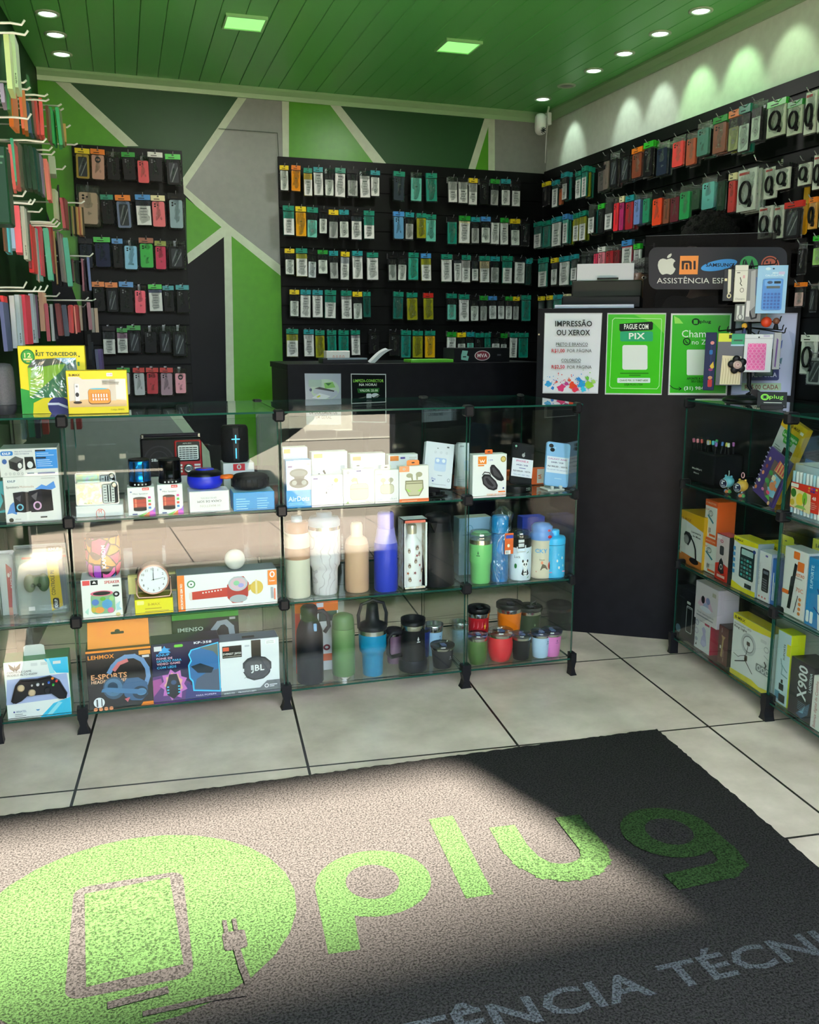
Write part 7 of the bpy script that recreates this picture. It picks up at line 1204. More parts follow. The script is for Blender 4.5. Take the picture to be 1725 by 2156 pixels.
leaner('purple spiral notebook with cartoon camping cover and round stickers', 1604, 1056, .125, .165, .34, .14, .03, '#4a3a7c', [('r', 0, 0, .06, 1, '#3a2c64')] + [('r', -.03, .05 + .1 * i, .05, .075 + .1 * i, '#b8b0d0') for i in range(10)] + [('p', [(.36, .22), (.36, .84), (.94, .82), (.94, .10), (.55, .12)], '#6a5a58'), ('p', [(.52, .66), (.58, .90), (.96, .84), (.96, .64)], '#e0b070')] + [('p', [(.58 + .11 * i, .89 - .01 * i), (.63 + .11 * i, .885 - .01 * i), (.60 + .11 * i, .67), (.54 + .11 * i, .67)], '#c84a54') for i in range(4)] + [('p', [(.55, .30), (.62, .62), (.92, .60), (.92, .2), (.7, .16)], '#7ab4d0'), ('q', .56, .48, .72, .58, .02, '#d8d0b8'), ('e', .46, .58, .09, .05, '#3f8a4a'), ('e', .44, .40, .10, .05, '#4a9a52'), ('e', .55, .35, .07, .04, '#3a7a44'), ('e', .72, .38, .13, .08, '#c8845c'), ('e', .76, .48, .06, .04, '#d8946a'), ('e', .66, .22, .08, .035, '#d04a70'), ('e', .42, .20, .06, .03, '#d87aa8'), ('p', [(.6, .12), (.75, .20), (.86, .10)], '#5aa84a')] + [('e', a, b, .05, .04, c) for a, b, c in ((.22, .80, '#e0b890'), (.22, .64, '#a04a40'), (.18, .48, '#e0946a'), (.16, .30, '#e0dcc8'), (.14, .14, '#e08a5a'), (.90, .38, '#c0784a'), (.86, .06, '#e0b088'))] + [('r', .82, .90, .96, .97, '#d4d0e0')], 'notebook', 'notebook', .010)
leaner('blue spiral notebook with bear sticker behind the marker box', 1705, 1000, .15, .15, .12, .14, .10, '#2456a8', [('r', -.02, .1 + .13 * i, .05, .14 + .13 * i, '#8ab0dc') for i in range(7)] if 0 else [('r', -.02, .08, .04, .12, '#8ab0dc'), ('r', -.02, .30, .04, .34, '#8ab0dc'), ('r', -.02, .55, .04, .59, '#8ab0dc'), ('e', .32, .5, .11, .12, '#d8b080'), ('e', .36, .56, .05, .05, '#2456a8'), ('q', .5, .3, .9, .6, .04, '#8a8aa8')], 'notebook', 'notebook', .010)
mk_ = rbox('clear box of white marker pens with red painted label card', (1424, 1760, 810, 1445), o1, ZM, .03, .08, c='#d4dade', ops=[('r', 0, .0, 1, 1, '#b4c0c6')], name='marker_box', cat='marker set')
m = MB(); 
for i in range(9): m.lathe([(.0046, .012), (.005, .02), (.005, mk_.H * .86)], M('#e4e8ea' if i % 3 else '#a8d0e0', .4), 12, Matrix.Translation(((-.44 + .11 * i) * mk_.W, -.007, 0)))
m.obj('white_markers', mk_.o)
m = MB(); W_, H_ = mk_.W, mk_.H; decals(m, [('r', .04, .18, .98, .66, '#d8301c'), ('p', [(.05, .20), (.05, .56), (.70, .50), (.72, .14)], '#e8d8a0'), ('e', .14, .46, .09, .08, '#3a7a2c'), ('e', .12, .28, .07, .06, '#c8b030'), ('e', .36, .36, .12, .12, '#e8c83a'), ('e', .52, .40, .08, .12, '#7ab83a'), ('l', [(.50, .16), (.52, .40)], .012, '#5a3a20'), ('p', [(.2, .2), (.6, .2), (.5, .26), (.3, .25)], '#8ab84a'), ('q', .05, .57, .30, .64, .02, '#f0ece8'), ('t', '48', .76, .42, .06, '#f4ecec', .12, 'b')] + [('r', .62 + .08 * (i % 4), .60 - .05 * (i // 4), .68 + .08 * (i % 4), .635 - .05 * (i // 4), c) for i, c in enumerate(('#e0a030', '#c04ab0', '#4a3ac0', '#f0d040', '#f08040', '#7a2a90', '#3a2a80', '#e04060'))] + lines(.74, .95, .36, .035, 4, '#f0c0b0', .01), lambda u, v: ((u - .5) * W_, v * H_), -.0135, H_ / W_); m.obj('label_card', mk_.o)
m = MB(); m.box(-W_ / 2, W_ / 2, -.013, .0, 0, H_, CLEAR); m.obj('clear_cover', mk_.o)
# middle shelf of the right case
bulb = lambda: [('p', [(.28, .70), (.40, .78), (.58, .78), (.72, .70), (.78, .58), (.66, .42), (.58, .28), (.42, .28), (.30, .44), (.22, .56)], '#e2e4e4'), ('p', [(.24, .58), (.30, .62), (.78, .44), (.72, .40)], '#1f7a8a'), ('o', .50, .66, .16, .07, .016, '#7a7e80'), ('l', [(.40, .62), (.50, .74), (.62, .60)], .012, '#7a7e80'), ('r', .42, .14, .47, .28, '#5a5c5e'), ('r', .53, .16, .58, .28, '#5a5c5e')]
rbox('white and yellow desk lamp carton with black lamp picture', (222, 468, 1315, 1905), o1, ZL, .03, .10, c='#e4e2e4', top='#c89a1c', side='#c89a1c', ops=[('p', [(0, 1), (1, 1), (1, .72), (0, .86)], '#e2ac18'), ('t', 'B-MAX', .06, .83, .05, '#a86a10', .40, 'b'), ('t', 'Luminária', .50, .64, .035, '#2c2c30', .40, 'b'), ('t', 'de Mesa', .56, .57, .035, '#2c2c30', .34, 'b'), ('p', [(0, 0), (1, 0), (1, .14), (0, .2)], '#d07a34'), ('p', [(.18, .55), (.25, .62), (.42, .62), (.54, .56), (.50, .48), (.40, .36), (.26, .40)], '#303236'), ('e', .30, .47, .11, .09, '#8a8a8c')] + [('p', q, '#1c1d20') for q in stroke([(.50, .54), (.62, .46), (.72, .34), (.76, .14)], .03, .015)] + [('e', .68, .11, .20, .06, '#17181a'), ('q', .02, .26, .12, .30, .01, '#d8d8d8'), ('q', .02, .16, .12, .20, .01, '#d8d8d8')])
lo_ = rbox('orange and white projector bulb carton, lower of the two stacked', (456, 608, 1580, 2080), o1, ZL, .04, .075, c='#e8e6e4', side='#e0622a', top='#e0622a', ops=[('r', 0, .84, 1, 1, '#e8642a'), ('t', 'H MASTON', .06, .90, .05, '#f4c8b0', .8, 'b'), ('t', '2 HITS', .06, .72, .05, '#e0642a', .5, 'b'), ('r', .45, .06, .95, .12, '#e0642a')] + bulb())
rbox('orange and white projector bulb carton, upper of the two stacked', (492, 622, 1180, 1588), o1, None, .045, .075, c='#e8e6e4', side='#e0622a', top='#e0622a', ops=[('r', 0, .84, 1, 1, '#e8642a'), ('t', 'H MASTON', .06, .90, .05, '#f4c8b0', .8, 'b'), ('t', '2 HITS', .06, .72, .05, '#e0642a', .5, 'b'), ('r', .45, .06, .95, .12, '#e0642a')] + bulb())
rbox('pink and red massager blister pack beside the bulb cartons', (602, 740, 1545, 2090), o1, ZL, .03, .05, c='#d8c4cc', top='#d04a5a', side='#2a2a2e', ops=[('p', [(0, 0), (1, 0), (1, .34), (.5, .40), (0, .34)], '#cc3024'), ('q', .05, .90, .40, .96, .02, '#f0e0e8'), ('o', .42, .86, .10, .025, .02, '#d05a7a'), ('q', .30, .56, .62, .76, .08, '#3c3c42'), ('p', [(.24, .20), (.32, .42), (.46, .50), (.62, .42), (.72, .18), (.5, .14)], '#2c2c30'), ('o', .48, .30, .09, .05, .02, '#e8e0e0'), ('r', .2, .06, .8, .12, '#f0c0b8')])
cb = rbox('yellow and white desk calculator carton with calculator picture', (778, 1038, 1590, 2195), o1, ZL, .025, .06, c='#e6e8ea', top='#d8cc20', side='#8a9aa8', ops=[('p', [(0, 1), (1, 1), (1, .92), (.3, .88), (0, .92)], '#e8dc1c'), ('t', 'B-MAX', .04, .925, .04, '#3a3a10', .36, 'b'), ('p', [(0, 0), (1, 0), (1, .10), (.5, .08), (0, .14)], '#e8dc1c'), ('q', .30, .26, .90, .84, .05, '#24363c'), ('q', .36, .70, .84, .81, .02, '#a8c8cc')] + [('q', .36 + .13 * i, .30 + .075 * j, .45 + .13 * i, .345 + .075 * j, .01, '#5a7a7c' if (i + j) % 3 else '#3ab0b0') for i in range(4) for j in range(5)] + [('r', .06, .30 + .11 * i, .16, .37 + .11 * i, '#3a8ac8') for i in range(5)] + [('e', .93, .84, .06, .035, '#1c3a8a'), ('r', .62, .12, .9, .2, '#30383c')])
yb2 = rbox('yellow accessory carton with hang tab behind the calculator', (1122, 1420, 1650, 2150), o1, ZL, .10, .06, c='#3a3c40', side='#d8cc20', top='#e0d424', ops=[('r', 0, .84, 1, 1, '#e8dc1c'), ('t', 'B-MAX', .04, .88, .06, '#3a3a10', .36, 'b'), ('q', .2, .3, .8, .7, .03, '#1c1e22')]); tab(yb2, .6, .04, .035, '#e8dc1c')
rbox('white scientific calculator carton with black calculator picture', (1052, 1185, 1720, 2290), o1, ZL, .03, .045, c='#e2e2e8', side='#9aa4c0', top='#d0d0d8', ops=[('v', 'SCIENTIFIC', .14, .30, .10, '#9a9aa4', .46), ('r', .5, .90, .7, .94, '#5a4aa0'), ('q', .34, .20, .90, .66, .08, '#22242c'), ('q', .42, .56, .82, .62, .02, '#6a7080')] + [('q', .42 + .11 * i, .24 + .05 * j, .49 + .11 * i, .265 + .05 * j, .01, '#7a7c88') for i in range(4) for j in range(5)] + [('e', .3 + .25 * i, .09, .06, .02, '#d04a4a') for i in range(3)])
rbox('blue narrow support carton at the bay divider', (1195, 1262, 1800, 2270), o1, ZL, .035, .05, c='#2a6ac0', side='#1a56a8', ops=[('r', .3, .1, .45, .7, '#e0e8f4'), ('r', .55, .1, .65, .5, '#e0e8f4')])
rbox('white and orange selfie stick carton with black stick picture', (1305, 1555, 1690, 2450), o1, ZL, .025, .055, c='#e6e6e8', side='#dcdce0', top='#c8ccd0', ops=[('q', .40, .86, .66, .97, .03, '#e87428'), ('r', .0, .30, .30, .36, '#e87428'), ('q', .60, .70, .88, .84, .02, '#e87428'), ('t', 'BASTAO', .50, .62, .045, '#e87428', .42, 'b'), ('r', .52, .58, .84, .60, '#b0b0b4'), ('p', [(.28, .10), (.42, .10), (.60, .78), (.48, .80)], '#202226'), ('p', [(.30, .30), (.46, .36), (.50, .62), (.36, .58)], '#303236'), ('v', 'BEM LONGO', .66, .20, .06, '#c8c8cc', .30), ('t', '70C', .62, .40, .06, '#e06a3a', .30), ('l', [(.60, .08), (.72, .34)], .014, '#202226')] + [('e', .82, .30 - .07 * i, .06, .025, '#e08a4a') for i in range(4)])
rbox('bright blue tripod support carton cut by the right edge', (1545, 1790, 1800, 2700), o1, ZL, .02, .06, c='#1c86c8', side='#1a70b0', ops=[('p', [(.62, 0), (1, 0), (1, .6), (.5, .5)], '#dfe4ea'), ('v', 'SUPORTE', .26, .55, .12, '#bfe4f8', .34, 'b'), ('q', .06, .05, .2, .22, .04, '#e0f0f8'), ('q', .24, .05, .38, .22, .04, '#e0f0f8'), ('l', [(.5, .58), (.75, .40), (.98, .30)], .02, '#2a3a8a'), ('l', [(.40, .30), (.7, .22), (.98, .10)], .02, '#2a3a8a')])
rbox('white and yellow support carton behind the blue one at right', (1610, 1790, 1600, 2200), o1, ZL, .10, .06, c='#e4e4e6', side='#d8cc20', top='#e0d424', ops=[('r', 0, .86, 1, 1, '#e8dc1c'), ('t', 'B-MAX', .2, .89, .05, '#3a3a10', .5, 'b'), ('t', 'SUPORTE', .04, .72, .05, '#2a2c30', .6, 'b'), ('e', .35, .55, .14, .06, '#e0784a')])
# bottom shelf of the right case
rbox('black phone gadget carton with white outline drawing', (178, 368, 290, 930), o2, ZB, .03, .06, c='#1a1d22', ops=[('q', .58, .18, .92, .70, .05, '#c8ccd0'), ('q', .605, .195, .895, .685, .04, '#1a1d22'), ('r', .62, .66, .88, .67, '#c8ccd0'), ('e', .17, .16, .14, .08, '#5a7a94'), ('q', .60, .74, .80, .79, .02, '#d8d8dc'), ('t', 'XIAO', .15, .80, .03, '#4a4e54', .3)])
lo2 = rbox('white and crimson facial brush carton, lower of the stack', (376, 545, 590, 1085), o2, ZB, .03, .08, c='#dcdae2', side='#a01c3c', ops=[('q', .62, .80, .92, .97, .02, '#c0245a'), ('t', 'Facial', .30, .84, .03, '#b05a7a', .3), ('p', [(.42, .20), (.46, .40), (.56, .50), (.50, .60), (.46, .66), (.58, .74), (.72, .66), (.70, .54), (.76, .40), (.80, .24), (.62, .14)], '#b8b0dc'), ('e', .62, .26, .16, .08, '#c8c0e8'), ('o', .14, .76, .10, .07, .02, '#a8a0c0'), ('o', .14, .52, .10, .08, .02, '#b8b0c8'), ('e', .16, .28, .09, .06, '#a8a8c0'), ('p', [(.1, .1), (.2, .1), (.18, .2)], '#202228')])
rbox('pale pink facial brush carton, upper of the stack', (386, 632, 255, 672), o2, None, .028, .085, c='#dcd0da', side='#c4b8c8', top='#d8c8d0', ops=[('p', [(.12, .42), (.3, .66), (.62, .66), (.82, .40), (.5, .30)], '#e0b4d0'), ('e', .36, .58, .08, .10, '#22242c'), ('e', .58, .60, .09, .09, '#8a90c0'), ('e', .50, .44, .12, .09, '#a8acd8'), ('e', .5, .36, .25, .07, '#dcdcec'), ('r', .76, .78, .92, .88, '#b8b0a0'), ('t', 'Facial cleansing brush', .15, .20, .05, '#4a4858', .72), ('r', .12, .12, .85, .15, '#8a8898')])
rbox('dark red hair trimmer carton standing on edge', (626, 735, 690, 1175), o2, ZB, .03, .06, c='#5a1c22', side='#1c1416', top='#241c1e', ops=[('p', [(.30, .20), (.46, .18), (.56, .66), (.72, .74), (.30, .76), (.42, .66)], '#b89a68'), ('v', 'HAIR TRIMMER', .62, .08, .09, '#c8a0a0', .32), ('r', .2, .40, .35, .48, '#e0d8d8'), ('v', 'TRIM', .4, .82, .09, '#e0d0d0', .12)])
rl_ = rbox('white and yellow ring light carton with ring light picture', (755, 1205, 640, 1430), o2, ZB, .02, .055, c='#e8e8ec', side='#a8acb4', top='#c8b01c', ops=[('p', [(0, 1), (1, 1), (1, .92), (.5, .88), (0, .90)], '#e6d418'), ('t', 'B-MAX', .04, .925, .045, '#3a3410', .26, 'b'), ('t', 'Iluminador LED', .04, .835, .03, '#2c2e34', .42), ('t', 'Ring Light', .04, .785, .035, '#24262c', .32, 'b'), ('p', [(0, 0), (1, 0), (1, .10), (.72, .06), (.55, .10), (0, .08)], '#e6d418'), ('o', .42, .62, .16, .15, .02, '#c4c6cc'), ('o', .42, .62, .13, .125, .006, '#6a6c74'), ('q', .38, .60, .46, .66, .01, '#3a2c24'), ('l', [(.42, .60), (.40, .50), (.38, .44)], .006, '#2a2a2e'), ('q', .35, .34, .42, .43, .01, '#4a3428')] + [('l', [(.38, .34), (.12, .24)], .007, '#2a2a2e'), ('l', [(.38, .34), (.56, .20)], .007, '#2a2a2e'), ('l', [(.36, .42), (.26, .38), (.20, .34), (.08, .36)], .004, '#2a2a2e'), ('q', .64, .30, .98, .42, .02, '#8a8c94')] + [('o', .71 + .1 * i, .36, .035, .035, .008, '#e8e8ec') for i in range(3)] + [('o', .86, .70, .05, .04, .006, '#b0b2ba'), ('l', [(.82, .60), (.92, .56)], .006, '#b0b2ba'), ('l', [(.84, .50), (.88, .46), (.86, .42)], .012, '#2a2a2e'), ('q', .72, .78, .86, .83, .02, '#d0d2d8')])
rbox('tall white and lime laptop stand carton beside the divider', (1228, 1375, 735, 1560), o2, ZB, .025, .05, c='#c4dce8', side='#c0d010', top='#c8d818', ops=[('r', .72, .70, 1, .86, '#e0d81c'), ('v', 'SUPORTE', .62, .62, .12, '#24343c', .22, 'b'), ('l', [(.36, .62), (.5, .50), (.46, .42), (.9, .40)], .03, '#6a9aa4'), ('l', [(.40, .56), (.7, .50), (.86, .48)], .03, '#6a9aa4'), ('r', .48, .30, .62, .35, '#22282c'), ('q', .36, .20, .70, .29, .02, '#22282c'), ('q', .10, .06, .46, .17, .02, '#4a90b0'), ('q', .40, .04, .86, .15, .02, '#22282c')])
rbox('dark tactical flashlight carton with big angled lettering', (1378, 1640, 1060, 1680), o2, ZB, .02, .085, c='#1b2028', side='#14181e', top='#20252c', ops=[('p', [(.36, .05), (.6, .20), (.9, .36), (.85, .14), (.6, .02)], '#2c5a7a'), ('p', [(.46, .10), (.6, .16), (.72, .28), (.66, .12)], '#7ab0d0'), ('v', 'X900', .72, .34, .36, '#dfe4e8', .60, 'b'), ('v', 'LANTERNA', .92, .55, .10, '#c8d4dc', .34, 'b')] + lines(.42, .9, .28, .03, 5, '#5a7a94', .01))
rbox('white kitchen scale carton with vertical red lettering at right edge', (1612, 1860, 1260, 1900), o2, ZB, .015, .06, c='#e4e0e0', ops=[('v', 'Balança digital de Cozinha', .24, .04, .12, '#a8303c', .88), ('r', .45, .80, .9, .9, '#c03a3a'), ('o', .72, .66, .12, .06, .02, '#8a8a90'), ('e', .7, .4, .2, .16, '#26282c')])

# ------------------------------------------------------------------ accessory stand and card holder on the right case
bs = atz(1572, 842, ZTOP); SPL = Plane((bs.x, bs.y), -.52); bx, by = bs.x, bs.y
spn = tag(empty('accessory_stand', (bx, by, ZTOP + .0004), -.52), 'black two-tier countertop accessory stand on the right case', 'stand')
BKM = M('#121316', .3)
m = MB(); m.lathe([(.085, 0), (.085, .004), (.072, .012), (.02, .018)], BKM, 36); m.obj('base', spn)
uz = lambda x, y: (SPL.uv(x, y)[0], SPL.uv(x, y)[1] - ZTOP)
m = MB(); a = uz(1578, 800); b = uz(1579, 560); m.tube([(0, 0, .016), (.018, 0, .03), (a[0], 0, a[1] * .7), (a[0], 0, a[1]), (b[0], 0, b[1])], .008, BKM, 10); m.obj('pole', spn)
def arm(x0, y0, x1, y1, dy=-.03):
    a, b = uz(x0, y0), uz(x1, y1); m = MB(); m.tube([(a[0], 0, a[1]), (b[0], dy * .6, b[1] - .002), (b[0], dy, b[1]), (b[0], dy - .006, b[1] + .010), (b[0] + .003, dy - .004, b[1] + .016)], .0022, BKM, 6); m.obj('hook_arm', spn)
for q in ((1578, 565, 1541, 566), (1578, 560, 1563, 558), (1578, 562, 1631, 556), (1578, 690, 1512, 696), (1578, 692, 1530, 697), (1578, 692, 1562, 699), (1578, 696, 1594, 706), (1578, 690, 1645, 694), (1578, 690, 1650, 700), (1578, 680, 1640, 676)): arm(*q)
def scard(label, bb, off, th, c, ops, name, cat, group='goods on the accessory stand', **k): return pbox(label, bb, None, P=SPL.off(off), depth=th, c=c, ops=ops, name=name, cat=cat, group=group, **k)
ck = scard('blue mini calculator on pale blue card, upper right of the stand', (1590, 1653, 559, 660), .036, .0012, '#8fc0e6', [('p', [(.20, .97), (.8, .97), (.92, .90), (.96, .74), (1, .0), (0, .0), (.08, .74), (.16, .90)], '#8fc0e6'), ('t', 'MINI', .50, .825, .035, '#e0f0fc', .18, 'b'), ('t', 'CALCULATOR', .26, .775, .035, '#e0f0fc', .62, 'b'), ('r', .70, .81, .90, .87, '#c0b8e0'), ('e', .34, .93, .09, .03, '#d0e8f8'), ('e', .52, .93, .035, .015, '#1a2a3a')], 'calculator_card', 'calculator')
m = MB(); W_, H_ = ck.W, ck.H; m.prism(rrect(-.31 * W_, .07 * H_, .36 * W_, .72 * H_, .006), -.007, -.0004, M('#3f88d8', .3)); decals(m, [('q', -.25, .57, .30, .70, .04, '#62a4e8'), ('r', .06, .62, .28, .67, '#20303a'), ('r', -.18, .52, .26, .57, '#4a5a5c'), ('e', -.08, .645, .09, .03, '#20406a')] + [('q', -.26 + .115 * i, .10 + .07 * j, -.18 + .115 * i, .145 + .07 * j, .02, '#2a60b4') for i in range(5) for j in range(5)], lambda u, v: (u * W_, v * H_), -.0072, H_ / W_); m.obj('calculator', ck.o)
scard('white keychain box with metal ring drawing, upper left of the stand', (1544, 1572, 558, 636), .036, .012, '#dad8cc', [('r', 0, .84, 1, .85, '#8a887c'), ('r', .16, .78, .4, .80, '#3a3a34'), ('l', [(.42, .66), (.50, .56), (.44, .50), (.58, .44)], .03, '#3a3a34'), ('o', .60, .32, .13, .055, .02, '#5a584c'), ('t', 'Chaveiro', .14, .06, .05, '#5a584c', .7), ('r', .62, .64, .76, .72, '#d8a0a8')], 'keychain_box', 'keychain', side='#b8b6aa')
kb2 = scard('clear bag holding a cream strap keychain at far upper left of the stand', (1521, 1543, 566, 634), .03, .004, '#2b2d30', [('p', [(.4, .98), (.7, .98), (.75, .3), (.5, .2), (.45, .4)], '#d0cbb4'), ('o', .62, .16, .16, .06, .05, '#d8d0a8'), ('r', .1, .62, .35, .70, '#d8d0a0')], 'keychain_bag', 'keychain')
kb3 = scard('clear crinkled bag with dark strap beside the calculator card', (1566, 1602, 566, 678), .028, .004, '#6a6c6c', [('p', [(.25, .95), (.5, .98), (.6, .3), (.3, .2)], '#9a9c9c'), ('p', [(.55, .85), (.75, .8), (.7, .5), (.58, .5)], '#3a5a8a'), ('l', [(.3, .2), (.45, .06), (.7, .08), (.75, .25)], .05, '#17181a'), ('r', .1, .1, .3, .4, '#c8c8c8')], 'keychain_bag', 'keychain')
kb4 = scard('small dark pack with silver shackle hanging under the white keychain box', (1546, 1568, 640, 677), .03, .004, '#5a6058', [('r', .2, .1, .9, .9, '#c4c8c4'), ('o', .55, .25, .2, .15, .05, '#6a6c6c'), ('r', .42, .42, .7, .9, '#6a6c6c')], 'keychain_bag', 'keychain')
def ballfig(label, px, py, R, c, c2, name, cat):
    p = SPL.off(.028).at(px, py); e = tag(empty(name, p, -.52), label, cat, 'goods on the accessory stand'); m = MB(); m.ball((0, 0, 0), (R, R * .9, R), M(c, .5), 16); m.obj('pompom' if cat == 'pompom' else 'head', e)
    m = MB()
    if c2: m.lathe([(R * .6, -R * 2.6), (R * .8, -R * 2.2), (R * .5, -R * .9)], M(c2, .6), 14)
    else: m.tube([(0, 0, R * .9), (0, .004, R * 1.6), (0, .01, R * 2.2)], .0012, M('#c8a040', .3, .8), 6)
    m.obj('body' if c2 else 'loop', e)
ballfig('red-orange round pompom keychain below the calculator', 1614, 678, .019, '#d8401c', None, 'pompom_keychain', 'pompom'); ballfig('small doll keychain in black clothes with brown hair', 1635, 676, .012, '#7a4a38', '#17181c', 'doll_keychain', 'doll'); ballfig('small doll keychain in dark blue with yellow head at the pole', 1568, 686, .010, '#d8a030', '#2a3a6a', 'doll_keychain', 'doll')
scard('narrow navy fabric pouch with small coloured patches at lower left', (1480, 1503, 700, 822), .02, .008, '#1f2850', [('r', .52, .04, .60, .86, '#2a3566'), ('e', .62, .82, .18, .03, '#d88a88'), ('q', .4, .62, .7, .70, .1, '#2a6ab0'), ('p', [(.5, .42), (.8, .5), (.9, .4), (.7, .36)], '#d0b040'), ('e', .6, .36, .2, .025, '#8a3a6a'), ('e', .6, .22, .2, .03, '#c08868'), ('q', .4, .06, .8, .19, .1, '#c03a3a')], 'fabric_pouch', 'pouch', rough=.8)
hb_ = scard('clear bag with yellow header and a pale cream hair towel', (1506, 1563, 702, 812), .03, .008, '#5c5e66', [('r', .02, .84, .52, 1, '#d0d828'), ('r', .40, .90, .50, .97, '#3a3a14'), ('p', [(.16, .02), (.92, .02), (.90, .56), (.20, .58)], '#ded2b0')] + [('l', [(.24 + .1 * i, .04), (.27 + .1 * i, .30), (.22 + .1 * i, .52)], .012, '#bcae88') for i in range(7)] + [('q', .50, .79, 1, .99, .02, '#179a6a'), ('r', .58, .85, .9, .88, '#0c4a34'), ('r', .48, .76, 1, .79, '#a8d0e8')], 'hair_towel_bag', 'bag', rough=.2)
p = SPL.off(.045).at(1553, 768); fl_ = tag(empty('flower_scrunchie', p, -.52), 'black flower shaped scrunchie with pale pink centre on the stand', 'scrunchie', 'goods on the accessory stand'); m = MB()
for k in range(5): m.ball((.020 * cos(k * 1.2566 + .5), 0, .020 * sin(k * 1.2566 + .5)), (.014, .006, .014), M('#17181c', .4), 14)
m.obj('petals', fl_); m = MB(); m.ball((0, -.006, 0), (.016, .005, .015), M('#cdb2ac', .5), 18); decals(m, [('o', 0, 0, .009, .009, .0012, '#a88a84'), ('e', .001, .001, .003, .003, '#9a6a70')], lambda a, b: (a, b), -.0112); m.obj('centre', fl_)
pk_ = scard('white zip bag with bright pink spiral hair bands at lower right', (1564, 1623, 704, 784), .045, .006, '#dcdce2', [('r', 0, .88, 1, .90, '#b8b8c0'), ('e', .50, .92, .03, .02, '#1a1a1c'), ('r', .66, .93, .88, .98, '#b8b0d0'), ('q', .12, .06, .78, .76, .04, '#e85aa8')] + [('o', .22 + .15 * i, .14 + .14 * j, .07, .055, .014, '#f49aca') for i in range(4) for j in range(5)], 'hair_band_bag', 'bag')
scard('thin purple strap in a narrow clear bag at the stand\'s right', (1625, 1641, 700, 778), .025, .005, '#a8a8ac', [('p', [(.4, .85), (.62, .8), (.5, .05), (.3, .08)], '#5a2a7a')], 'strap_bag', 'bag')
scard('dark green bag hanging behind the pink hair bands', (1590, 1628, 735, 792), .012, .005, '#1f3a30', [('p', [(.1, .1), (.9, .05), (.95, .3), (.3, .3)], '#3a5a4c')], 'strap_bag', 'bag', rough=.2)
# business card holder
ch = atz(1625, 862, ZTOP); CHP = Plane((ch.x, ch.y), -.62); e = tag(empty('card_holder', (ch.x, ch.y, ZTOP + .0004), -.62), 'small black card holder with green lettered business cards on the right case', 'card holder')
m = MB(); m.box(-.035, .035, 0, .045, 0, .004, BKM, .001); m.box(-.035, .035, -.004, 0, 0, .014, BKM, .001); m.box(-.03, .03, .03, .034, .004, .05, BKM, .001); m.obj('holder', e)
T_ = Matrix.Translation((0, .004, .006)) @ Matrix.Rotation(math.radians(-20), 4, 'X'); m = MB(); m.box(-.045, .045, 0, .008, 0, .052, M('#14161a', .4), .0005, T_)
decals(m, [('o', -.022, .034, .011, .009, .0016, '#7ad02a'), ('e', -.022, .034, .0085, .007, '#5ab020'), ('q', -.027, .029, -.017, .039, .001, '#14161a'), ('t', 'plug', -.008, .029, .013, '#8ae03a', .042), ('r', -.025, .014, .03, .0165, '#b8bcb8'), ('r', -.03, .004, .038, .005, '#b8bcb8')], lambda a, b: (a, b), -.0003, T=T_); m.obj('business_cards', e)
m = MB(); m.prism([(0, 0), (.012, 0), (.018, .02), (-.045, .058), (-.062, .058), (-.066, .045), (-.04, .03)], 0, .02, BKM, Matrix.Translation((.02, .05, 0))); tag(m.obj('black_clip', None, (ch.x + .0, ch.y + .035, ZTOP + .0005), -.62), 'black angular plastic clip lying behind the card holder', 'clip')

# ------------------------------------------------------------------ security camera in the corner
c0 = aty(1138, 264, 4.93); sc_ = tag(empty('security_camera', c0, .15), 'white dome security camera in the back right corner under the ceiling', 'camera'); WHT = M('#d4d8d4', .35); R = .031
m = MB(); m.lathe([(.006, .062), (R * .7, .058), (R * .95, .045), (R, .03), (R, -.012), (R * .97, -.016), (R * .97, -.02)], WHT, 28); m.obj('body', sc_)
m = MB(); m.ball((0, 0, -.022), R * .96, WHT, 24); m.obj('ball_head', sc_)
m = MB(); TR = Matrix.Translation((0, -R * .80, -.030)) @ Matrix.Rotation(pi / 2 + .25, 4, 'X'); m.lathe([(.020, -.004), (.020, .004), (.018, .006)], M('#c8ccc8', .3), 24, TR); m.lathe([(.009, .006), (.009, .009), (.006, .010)], M('#101214', .15), 18, TR)
for k in range(8): m.lathe([(.0032, .006), (.0032, .008)], M('#26282a', .2), 10, TR @ Matrix.Translation((.0135 * cos(k * pi / 4), .0135 * sin(k * pi / 4), 0)))
m.obj('lens_ring', sc_)
m = MB(); m.tube([(.005, 0, .05), (.035, .01, .052), (.06, .02, .045)], .008, WHT, 10); m.box(.05, .075, .0, .05, .01, .075, WHT, .003); m.obj('wall_bracket', sc_)
m = MB(); m.tube([(.055, .02, .06), (.066, .02, .10), (.075, .03, .13)], .006, WHT, 8); m.obj('antenna', sc_)
a = aty(1164, 300, 4.95); b = aty(1162, 338, 4.95); m = MB(); m.tube([(.064, .02, .03), (.062, .03, -.04), (.06, .03, -.10), (.066, .04, b.z - c0.z - .01)], .0025, WHT, 6); m.obj('cable', sc_)

